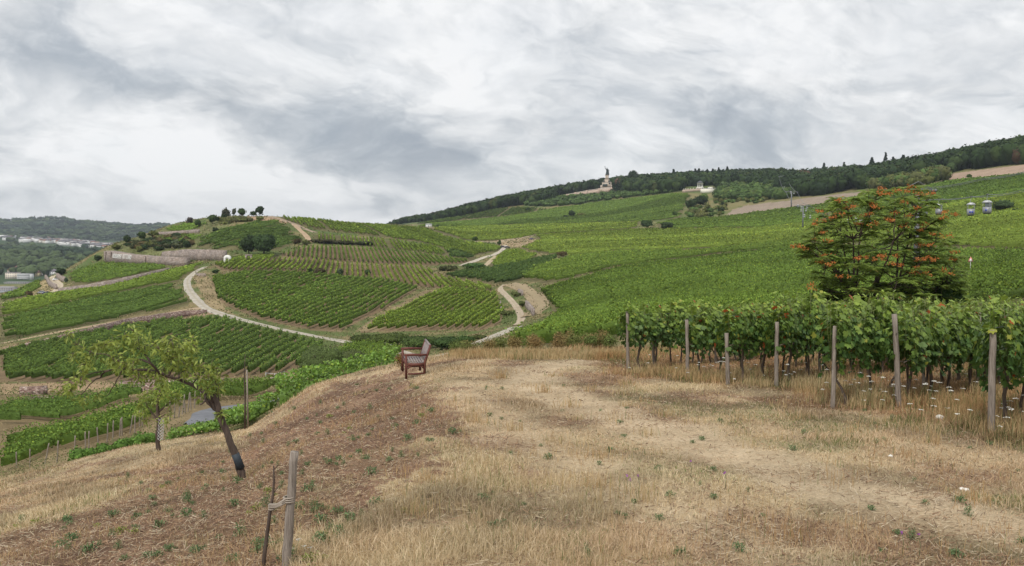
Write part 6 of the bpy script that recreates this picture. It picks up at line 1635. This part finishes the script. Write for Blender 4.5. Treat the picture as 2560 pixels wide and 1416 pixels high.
q2 = at(612, 1074, 15, 30)
mb = MB(); mb.tube([(0, 0, -.1), atd(613, 1000, q2[1]) - q2, atd(611, 940, q2[1]) - q2, atd(613, 885, q2[1]) - q2], [.035, .028, .02, .007], 7); mb.tube([atd(611, 960, q2[1]) - q2, atd(616, 935, q2[1]) - q2], [.01, .004], 5)
r = empty('dead_sapling', q2, label='dark leafless young tree standing left of the slim grey stake', cat='sapling'); mb.build('stem', M_BARK, r, True)

# ------------------------------------------------------------------ peach trees
def long_leaves(C, D_, L, wd, rng, col):
    n = len(C); s = np.cross(D_, rnd_unit(n, rng)); s /= np.linalg.norm(s, axis=1, keepdims=True)
    L = L[:, None]
    V = np.stack([C, C + D_ * L * .45 + s * wd * L, C + D_ * L - np.array([0, 0, 1]) * L * .15, C + D_ * L * .45 - s * wd * L], 1).reshape(-1, 3)
    return V, np.arange(n * 4).reshape(-1, 4), np.repeat(col, 4, 0)
def peach(base, label, branches, clumps, d, seed, guard=None, per=66, tr=.075):
    rg = np.random.default_rng(seed)
    r = empty('peach_tree', base, label=label, cat='tree')
    mb = MB()
    for pts, r0, r1 in branches:
        P_ = np.array([atd(a, b_, d + dz) for a, b_, dz in pts]) - base
        # densify
        t0 = np.arange(len(P_)); tt = np.linspace(0, len(P_) - 1, len(P_) * 3)
        P2 = np.stack([np.interp(tt, t0, P_[:, i]) for i in range(3)], 1) + rg.normal(0, .006, (len(tt), 3))
        mb.tube(P2, np.linspace(r0, r1, len(P2)) * (1 + rg.normal(0, .05, len(P2))), 8)
    mb.build('trunk', M_BARK, r, True)
    Vs, Fs, Cs, nv = [], [], [], 0
    tw = MB()
    for (px, py, rad) in clumps:
        c0 = atd(px, py, d + rg.normal(0, .25)) - base
        m = int(per * (rad / .16) ** 1.6)
        for _ in range(5):
            e = c0 + rg.normal(0, rad * .6, 3) * (1, 1, .8); tw.tube([c0 + (0, 0, .02), (c0 + e) / 2 + (0, 0, .04), e], [.006, .004, .002], 4, col=(.16, .12, .08))
        C = c0 + rg.normal(0, rad * .48, (m, 3))
        D_ = np.stack([rg.normal(0, .45, m), rg.normal(0, .45, m), -rg.uniform(-.35, .8, m)], 1); D_ /= np.linalg.norm(D_, axis=1, keepdims=True)
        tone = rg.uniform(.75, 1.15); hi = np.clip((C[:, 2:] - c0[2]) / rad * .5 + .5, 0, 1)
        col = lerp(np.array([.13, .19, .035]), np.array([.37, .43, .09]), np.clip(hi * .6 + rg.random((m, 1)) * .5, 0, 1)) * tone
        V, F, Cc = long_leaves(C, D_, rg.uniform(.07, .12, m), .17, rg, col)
        Vs.append(V); Fs.append(F + nv); Cs.append(Cc); nv += len(V)
    V2, F2, C2 = np.concatenate(tw.V), np.concatenate(tw.F[4]), np.concatenate(tw.C)
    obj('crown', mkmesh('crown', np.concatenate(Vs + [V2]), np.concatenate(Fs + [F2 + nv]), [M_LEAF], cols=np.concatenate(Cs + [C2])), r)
    return r
b1 = at(608, 1198, 8, 24); d = b1[1]
BR = [([(609, 1205, 0), (598, 1165, 0), (585, 1125, 0), (570, 1090, 0), (558, 1060, 0), (545, 1030, 0)], .068, .048),
      ([(558, 1060, 0), (548, 1030, .02), (533, 1008, .05), (528, 992, .05)], .050, .046), ([(552, 1045, 0), (546, 1020, -.05), (535, 985, -.05)], .045, .038),
      ([(545, 1030, .05), (520, 1005, .1), (508, 978, .1), (480, 962, .1), (450, 950, .15), (420, 943, .1), (395, 930, 0), (375, 905, -.1), (345, 899, -.1), (318, 915, -.2)], .036, .012),
      ([(395, 930, 0), (365, 925, .1), (335, 925, .2), (300, 922, .2), (268, 926, .2), (245, 945, .2), (225, 960, .1), (205, 988, 0)], .024, .006),
      ([(268, 926, .2), (240, 932, .2), (212, 938, .3)], .012, .004), ([(420, 943, .1), (430, 920, .1), (446, 905, .0), (460, 870, 0)], .02, .006), ([(375, 905, -.1), (362, 885, 0), (340, 868, .1), (335, 840, .1)], .016, .005),
      ([(318, 915, -.2), (290, 900, -.1), (262, 885, 0), (232, 885, .1), (195, 862, .1)], .013, .004), ([(480, 962, .1), (500, 935, .2), (525, 930, .2)], .013, .004), ([(450, 950, .1), (440, 925, .3), (450, 915, .4)], .016, .008),
      ([(508, 978, .1), (515, 1000, -.1), (500, 1012, -.2)], .02, .012), ([(318, 915, -.2), (300, 935, -.2), (278, 975, -.2), (265, 990, -.1)], .012, .004), ([(545, 1030, 0), (545, 990, 0), (540, 955, 0), (530, 935, 0)], .012, .004)]
CL = [(175, 840, .09), (192, 867, .12), (186, 890, .10), (215, 898, .13), (212, 917, .13), (225, 885, .08), (262, 867, .15), (283, 864, .15), (312, 846, .15), (337, 835, .15), (345, 850, .12), (335, 868, .12), (290, 902, .14), (312, 915, .14), (335, 905, .12), (307, 924, .13), (345, 930, .13), (342, 944, .10), (380, 930, .14), (388, 942, .14),
      (390, 862, .13), (412, 860, .14), (428, 854, .13), (440, 868, .12), (462, 876, .13), (475, 858, .14), (482, 868, .10), (435, 890, .14), (417, 887, .13), (400, 880, .10), (475, 900, .12), (482, 915, .12), (462, 930, .13), (500, 920, .12), (527, 926, .14), (537, 942, .12), (507, 950, .12), (545, 965, .12), (410, 930, .12), (280, 905, .10),
      (207, 935, .08), (200, 952, .09), (162, 972, .13), (178, 962, .11), (172, 978, .10), (550, 1037, .08), (248, 990, .09), (210, 1000, .10), (500, 995, .10), (455, 912, .12), (425, 905, .12), (362, 870, .10), (540, 925, .12), (240, 870, .08), (520, 975, .12), (535, 990, .10)]
t1_ = peach(b1, 'leaning peach tree with a broken stub and long arching limbs, nearest of the two', BR, CL, d, 11)
mb = MB(); mb.tube([atd(602, 1172, d) - b1, atd(594, 1150, d) - b1, atd(588, 1135, d) - b1], [.0705, .068, .066], 8, col=(.035, .045, .055)); mb.build('paint_band', M_PLAIN, t1_)
b2 = at(396, 1130, 10, 24.5); d2 = b2[1]
t2_ = peach(b2, 'upright young peach tree with a white mesh guard round its trunk', [([(396, 1135, 0), (394, 1090, 0), (397, 1050, 0), (393, 1015, 0), (400, 975, 0)], .075, .03), ([(394, 1050, 0), (375, 1025, 0), (362, 1005, 0)], .03, .01), ([(397, 1030, 0), (420, 1010, 0), (442, 995, 0)], .028, .008), ([(400, 1045, 0), (415, 1035, .1)], .02, .01)],
    [(355, 995, .22), (375, 1005, .20), (405, 957, .18), (400, 992, .20), (425, 998, .20), (446, 1004, .18), (362, 1032, .17), (387, 1017, .2), (412, 1052, .15), (365, 1053, .15), (410, 972, .16), (380, 985, .18), (440, 985, .14), (350, 1015, .14), (345, 1035, .12), (425, 1030, .12)], d2, 12)
g = MB(); c0 = atd(400, 1100, d2) - b2; c1 = atd(404, 1045, d2) - b2
for s_ in (-1, 1):
    for i in range(5):
        a0 = i * 6.283 / 5; g.tube([c0 + (c1 - c0) * t_ + np.array([math.cos(a0 + s_ * 9 * t_) * .075, math.sin(a0 + s_ * 9 * t_) * .075, 0]) for t_ in np.linspace(0, 1, 26)], .0055, 4, col=(.62, .62, .62), caps=False)
g.build('trunk_guard', M_PLAIN, t2_)

# ------------------------------------------------------------------ sumac with orange seed clusters
D0 = 38.0
ub = float(uof(2195, 840)); bs = np.array([ub * D0, D0, float(gz(ub * D0, D0))])
su = empty('sumac_tree', bs, label='broad airy tree with feathery leaves and orange red seed clusters behind the near vines', cat='tree')
rg = np.random.default_rng(44)
OUT = np.array([(2045, 770), (2030, 700), (2052, 672), (2000, 640), (1978, 618), (2010, 600), (2035, 560), (2062, 520), (2092, 482), (2120, 500), (2165, 468), (2230, 470), (2290, 466), (2335, 482), (2332, 520), (2312, 545), (2345, 540), (2385, 530), (2388, 560), (2345, 590), (2385, 592), (2392, 618), (2350, 640), (2398, 630), (2410, 690), (2415, 750), (2400, 790)], float)
tips = []
while len(tips) < 500:
    px, py = rg.uniform(1975, 2420), rg.uniform(462, 790)
    if not inpoly(np.array([px]), np.array([py]), OUT)[0]: continue
    if 2120 < px < 2260 and 570 < py < 700 and rg.random() < .4: continue
    dd = 2.9 * math.sqrt(max(0.05, 1 - ((px - 2205) / 230) ** 2 * .9)) 
    tips.append(atd(px, py, D0 + rg.uniform(-dd, dd)) - bs)
tips = np.array(tips)
top = np.array([tips[:, 0].mean(), 0, 0])
# limbs from a short forked trunk, then branches to every tip
def kmeans(P_, k, rg):
    c = P_[rg.choice(len(P_), k, replace=False)]
    for _ in range(9):
        a = ((P_[:, None] - c[None]) ** 2).sum(-1).argmin(1)
        c = np.array([P_[a == i].mean(0) if (a == i).any() else c[i] for i in range(k)])
    return c, a
c2, a2 = kmeans(tips, 70, rg); c1, a1 = kmeans(c2, 13, rg)
mb = MB()
forks = [atd(2190, 715, D0) - bs, atd(2138, 742, D0 - .6) - bs, atd(2240, 738, D0 + .5) - bs, atd(2198, 672, D0 + .2) - bs]
mb.tube([(0, 0, -.3), (0, 0, .8), forks[0] * (.9, 1, .6), forks[0], forks[3]], [.19, .16, .14, .12, .10], 9)
mb.tube([(-.2, -.1, -.2), (-.5, -.3, .8), forks[1]], [.12, .10, .08], 8); mb.tube([(.2, .1, -.2), (.6, .3, .8), forks[2]], [.12, .10, .07], 8)
def bow(a, b_, r0, r1, sag, sides=6):
    mid = (a + b_) / 2 + np.array([0, 0, sag]); t_ = np.linspace(0, 1, 6)[:, None]
    P_ = (1 - t_) ** 2 * a + 2 * t_ * (1 - t_) * mid + t_ ** 2 * b_
    P_[1:-1] += rg.normal(0, .02, (4, 3)); mb.tube(P_, np.linspace(r0, r1, 6), sides)
for i, c in enumerate(c1):
    f_ = min(range(4), key=lambda j: np.linalg.norm(c[:2] - forks[j][:2]) + (6 if forks[j][2] > c[2] - .1 else 0))
    low = c[2] < forks[f_][2] + .2
    a = forks[f_] if not low else np.array([forks[f_][0] * .5, forks[f_][1] * .5, 1.2])
    e = a + (c - a) * .72
    bow(a, e, .06, .03, -.25)
    for j in np.flatnonzero(a1 == i):
        e2 = e + (c2[j] - e) * .8; bow(e, e2, .035, .02, -.12, 5)
        for t_ in np.flatnonzero(a2 == j): bow(e2, tips[t_], .016, .008, -.06, 4)
mb.build('trunk', M_BARK, su, True)
Vs, Fs, Cs, nv = [], [], [], 0
for tpx in tips:
    nf = int(rg.integers(8, 13)); a0 = rg.random() * 6.28
    out = np.array([tpx[0], tpx[1], 0.0]); out /= np.linalg.norm(out) + 1e-6
    tone = rg.uniform(.72, 1.25)
    for i in range(nf):
        a = a0 + i * 6.283 / nf + rg.normal(0, .2); dirh = np.array([math.cos(a), math.sin(a), 0]) + out * .35; dirh /= np.linalg.norm(dirh)
        L = rg.uniform(.26, .46); m = 9
        t_ = np.linspace(.12, 1, m); up = rg.uniform(.0, .8)
        R = tpx + dirh * (t_ * L)[:, None] + np.array([0, 0, 1]) * (up * t_ - .55 * t_ ** 2)[:, None] * L
        side = np.cross(dirh, [0, 0, 1])
        for s_ in (-1, 1):
            ll = (.165 * (1 - .5 * np.abs(t_ - .45)))[:, None]
            dr = side * s_ * .9 + dirh * .35 + np.array([0, 0, -.38])
            tipp = R + dr * ll; wv = dirh * .034
            V = np.stack([R - wv * .5, R + dr * ll * .5 + wv, tipp, R + dr * ll * .5 - wv], 1).reshape(-1, 3)
            Vs.append(V); Fs.append(np.arange(m * 4).reshape(-1, 4) + nv); nv += m * 4
            base = np.array([.235, .32, .07]) if rg.random() > .06 else np.array([.20, .18, .045])
            Cs.append(np.repeat(base * tone * (.7 + .6 * rg.random((m, 1))), 4, 0))
obj('crown', mkmesh('crown', np.concatenate(Vs), np.concatenate(Fs), [M_SUMAC], cols=np.concatenate(Cs)), su)
RC = [(2098, 500), (2120, 502), (2045, 527), (2140, 520), (2180, 510), (2190, 517), (2170, 535), (2200, 485), (2222, 485), (2205, 473), (2248, 475), (2280, 466), (2270, 480), (2305, 484), (2325, 483), (2258, 506), (2235, 532), (2272, 538), (2130, 538), (2155, 540), (2075, 545), (2052, 552), (2035, 560), (2100, 536), (2230, 550), (2218, 547), (2308, 560), (2362, 532), (2385, 536), (2355, 545), (2340, 586), (2370, 590), (1985, 616), (2000, 615),
      (2012, 618), (2035, 600), (2072, 603), (2060, 637), (2055, 655), (2075, 660), (2068, 662), (2140, 647), (2165, 643), (2190, 647), (2202, 642), (2210, 640), (2245, 640), (2230, 660), (2250, 662), (2320, 610), (2300, 613), (2310, 648), (2325, 645), (2335, 650), (2295, 648), (2385, 631), (2383, 648), (2290, 668), (2285, 680), (2315, 685), (2360, 676), (2372, 684), (2030, 722), (2024, 712), (2110, 692), (2158, 726), (2115, 520), (2290, 520), (2050, 580), (2150, 560), (2190, 560), (2260, 566), (2300, 575)]
for k_, (px, py) in enumerate(RC):
    c0 = atd(px, py, D0 - 2.9 * math.sqrt(max(.05, 1 - ((px - 2205) / 230) ** 2 * .9)) + rg.uniform(-.3, .6)) - bs; mb2 = MB(); m = 46
    lobes = c0 + rg.normal(0, 1, (4, 3)) * (.10, .08, .03)
    C = lobes[rg.integers(0, 4, m)] + rg.normal(0, 1, (m, 3)) * (.065, .065, .042)
    V, F = leaf_quads(C, rg.uniform(.045, .085, m), rg, .5, .8)
    col = lerp(np.array([.38, .11, .03]), np.array([.62, .25, .08]), rg.random((m, 1)))
    obj('seed_cluster', mkmesh('seed_cluster', V, F, [M_GRASS], cols=np.repeat(col, 4, 0)), su)
# dark undergrowth at the sumac's foot
for k_, (px, w, h, c) in enumerate([(2080, 110, 90, (.045, .085, .028)), (2180, 130, 70, (.04, .075, .026)), (2290, 120, 90, (.05, .09, .03)), (2375, 90, 100, (.055, .10, .032))]):
    D_ = 37.5; u_ = float(uof(px, 830)); b_ = np.array([u_ * D_, D_ + .5, float(gz(u_ * D_, D_ + .5))])
    make_tree('dark_shrub', ['dark leafy shrub at the left foot of the sumac', 'low dark shrub in front of the sumac trunks', 'dark shrub under the right half of the sumac', 'green shrub at the right foot of the sumac'][k_], px, 830, w, h + 70, 30, c, 50, 'shrub', trunk=.05, leaf=.13, lumps=11, ragged=.6, base=b_, seed=200 + k_)

# ------------------------------------------------------------------ vines peeping over the brow, left of the bench
rg = np.random.default_rng(71)
for j, D_ in enumerate((46.5, 49.5, 53.0)):
    for (pa, pb) in ((430, 560), (560, 700), (700, 850), (850, 1010)):
        ppx = np.arange(pa, pb, 20.0)
        p = np.array([(float(uof(a, 980)) * (D_ + (2.5 if a < 620 else 0)), D_ + (2.5 if a < 620 else 0)) for a in ppx])
        s = np.concatenate([[0], np.cumsum(np.hypot(*np.diff(p, axis=0).T))]); t_ = np.arange(0, s[-1], .4)
        p = np.stack([np.interp(t_, s, p[:, 0]), np.interp(t_, s, p[:, 1])], 1)
        V, F, Cc = row_geo(p, rg, 120, .20, (.16, .27, .05), h0=.2 if pa < 500 else .4, h1=.55 if pa < 500 else (1.15 if pa < 600 else 1.9), w=.45, step=.4, core=True, cw=.3, ch=.6)
        tag(obj('vine_row', mkmesh('vine_row', np.concatenate(V), np.concatenate(F), [M_LEAF], cols=np.concatenate(Cc))), 'bright green vine row peeping over the brow left of the bench', 'vine row', 'vine rows just behind the brow')
for k_, (px, py) in enumerate([(195, 1138), (222, 1142), (258, 1135), (305, 1125), (322, 1118), (345, 1115), (350, 1110), (372, 1108)]):
    D_ = 30 + (k_ % 3); u_ = float(uof(px, py)); b_ = np.array([u_ * D_, D_, float(gz(u_ * D_, D_))])
    _, gy = to_px(*b_)
    make_tree('young_vine', 'low bushy young vine on the brow left of the guarded peach tree', px, gy, 52, max(24, gy - py + 28), 20, (.12, .22, .045), 50, 'vine', 'young vines on the brow', trunk=.02, leaf=.10, lumps=6, ragged=.6, base=b_, seed=300 + k_)
# posts of the lower left vines
PM2 = post_mesh(1.75, .055, 5).mesh('vineyard_post', [M_POST], True)
for k_, (px, py) in enumerate([(42, 1178), (75, 1172), (113, 1160), (143, 1156), (186, 1144), (214, 1132), (222, 1130), (246, 1118), (268, 1106), (282, 1100), (299, 1094), (305, 1090), (325, 1084), (337, 1088), (349, 1072), (356, 1070), (425, 1052), (436, 1046), (447, 1044), (456, 1038), (463, 1034), (470, 1030), (478, 1026), (486, 1022), (500, 1014)]):
    q = at(px, py, 50, 112)
    o = obj('vineyard_post', PM2, None, q, (rg.normal(0, .05), rg.normal(.05, .05), 0)); tag(o, 'thin grey post along the front of the lower left vine rows', 'post', 'posts of the lower left vines')
def rail(pts, dmin, dmax, h, name, label, col, group=None, bars=(1.0, .5), r=.035):
    Q = [at(a, b_, dmin, dmax) for a, b_ in pts]
    rr = empty(name, Q[0], label=label, cat='fence', group=group)
    for p in Q: mb = MB(); mb.tube([p - Q[0] - (0, 0, .2), p - Q[0] + (0, 0, h)], r * 1.3, 6, col=col); mb.build('fence_post', M_PLAIN, rr)
    mb = MB()
    for b_ in bars:
        for i in range(len(Q) - 1): mb.tube([Q[i] - Q[0] + (0, 0, h * b_), Q[i + 1] - Q[0] + (0, 0, h * b_)], r, 5, col=col)
    mb.build('rail', M_PLAIN, rr)
rail([(665, 955), (687, 958), (712, 952)], 100, 160, 1.5, 'rail_fence', 'short pale rail fence at the right end of the red wall', (.55, .56, .55), bars=(.95, .5))
rail([(884, 864), (912, 863)], 150, 230, 1.1, 'steel_barrier', 'tiny steel barrier beside the gravel road above the small vine plot', (.55, .56, .57), bars=(.95, .6, .3), r=.05)
rail([(925, 862), (950, 866), (970, 872), (985, 878), (1000, 884)], 130, 230, 1.2, 'picket_row', 'row of pale end posts and boards between the small plot and the bramble bank', (.50, .49, .45), bars=(.9,), r=.05)
# brow plants right of the bench
for k_ in range(26):
    px = rg.uniform(1110, 1550); D_ = rg.uniform(33, 39); u_ = float(uof(px, 890)); b_ = np.array([u_ * D_, D_, float(gz(u_ * D_, D_))])
    c = [(.17, .19, .06), (.22, .17, .07), (.13, .17, .05), (.26, .18, .08)][k_ % 4]
    make_tree('brow_weed', ['yellow green weed clump on the brow right of the bench', 'straw brown weed clump on the brow right of the bench', 'green weed clump on the brow right of the bench', 'russet weed clump on the brow right of the bench'][k_ % 4], px, 890, rg.uniform(30, 60), rg.uniform(24, 42) + 12, 20, c, 60, 'weed', 'weed clumps on the brow: ' + str(['yellow green', 'straw', 'green', 'russet'][k_ % 4]), trunk=0, leaf=.055, lumps=6, ragged=.9, base=b_, seed=400 + k_, dens=.75, core=False)
# white mushrooms / stones
for px, py in [(2350, 1048), (2405, 1226), (2416, 1228), (2226, 1143)]:
    q = at(px, py, 3, 30); mb = MB(); iv2, if2 = ico(); rr_ = .045 if px == 2350 else .02
    mb.add(iv2 * np.array([rr_ * 1.6, rr_ * 1.2, rr_]) * (1 + .12 * rg.normal(size=(len(iv2), 1))), if2, col=(.72, .70, .64))
    tag(mb.build('white_stone', M_PLAIN, loc=q + (0, 0, rr_ * .6)), 'small whitish stone lying in the dry grass before the near vines', 'stone', 'whitish stones in the dry grass')

# ------------------------------------------------------------------ air
hz = MB(); hz.box((0, 3230, 60), (17700, 6620, 320))
mh = bpy.data.materials.new('haze'); mh.use_nodes = True; t_ = mh.node_tree; t_.nodes.clear()
pv = t_.nodes.new('ShaderNodeVolumePrincipled'); pv.inputs['Color'].default_value = (.80, .88, 1.0, 1); pv.inputs['Density'].default_value = .000062; pv.inputs['Anisotropy'].default_value = .2
ot = t_.nodes.new('ShaderNodeOutputMaterial'); t_.links.new(pv.outputs[0], ot.inputs['Volume'])
tag(hz.build('haze', mh), 'thin pale blue air over the valley', 'haze', kind='stuff')
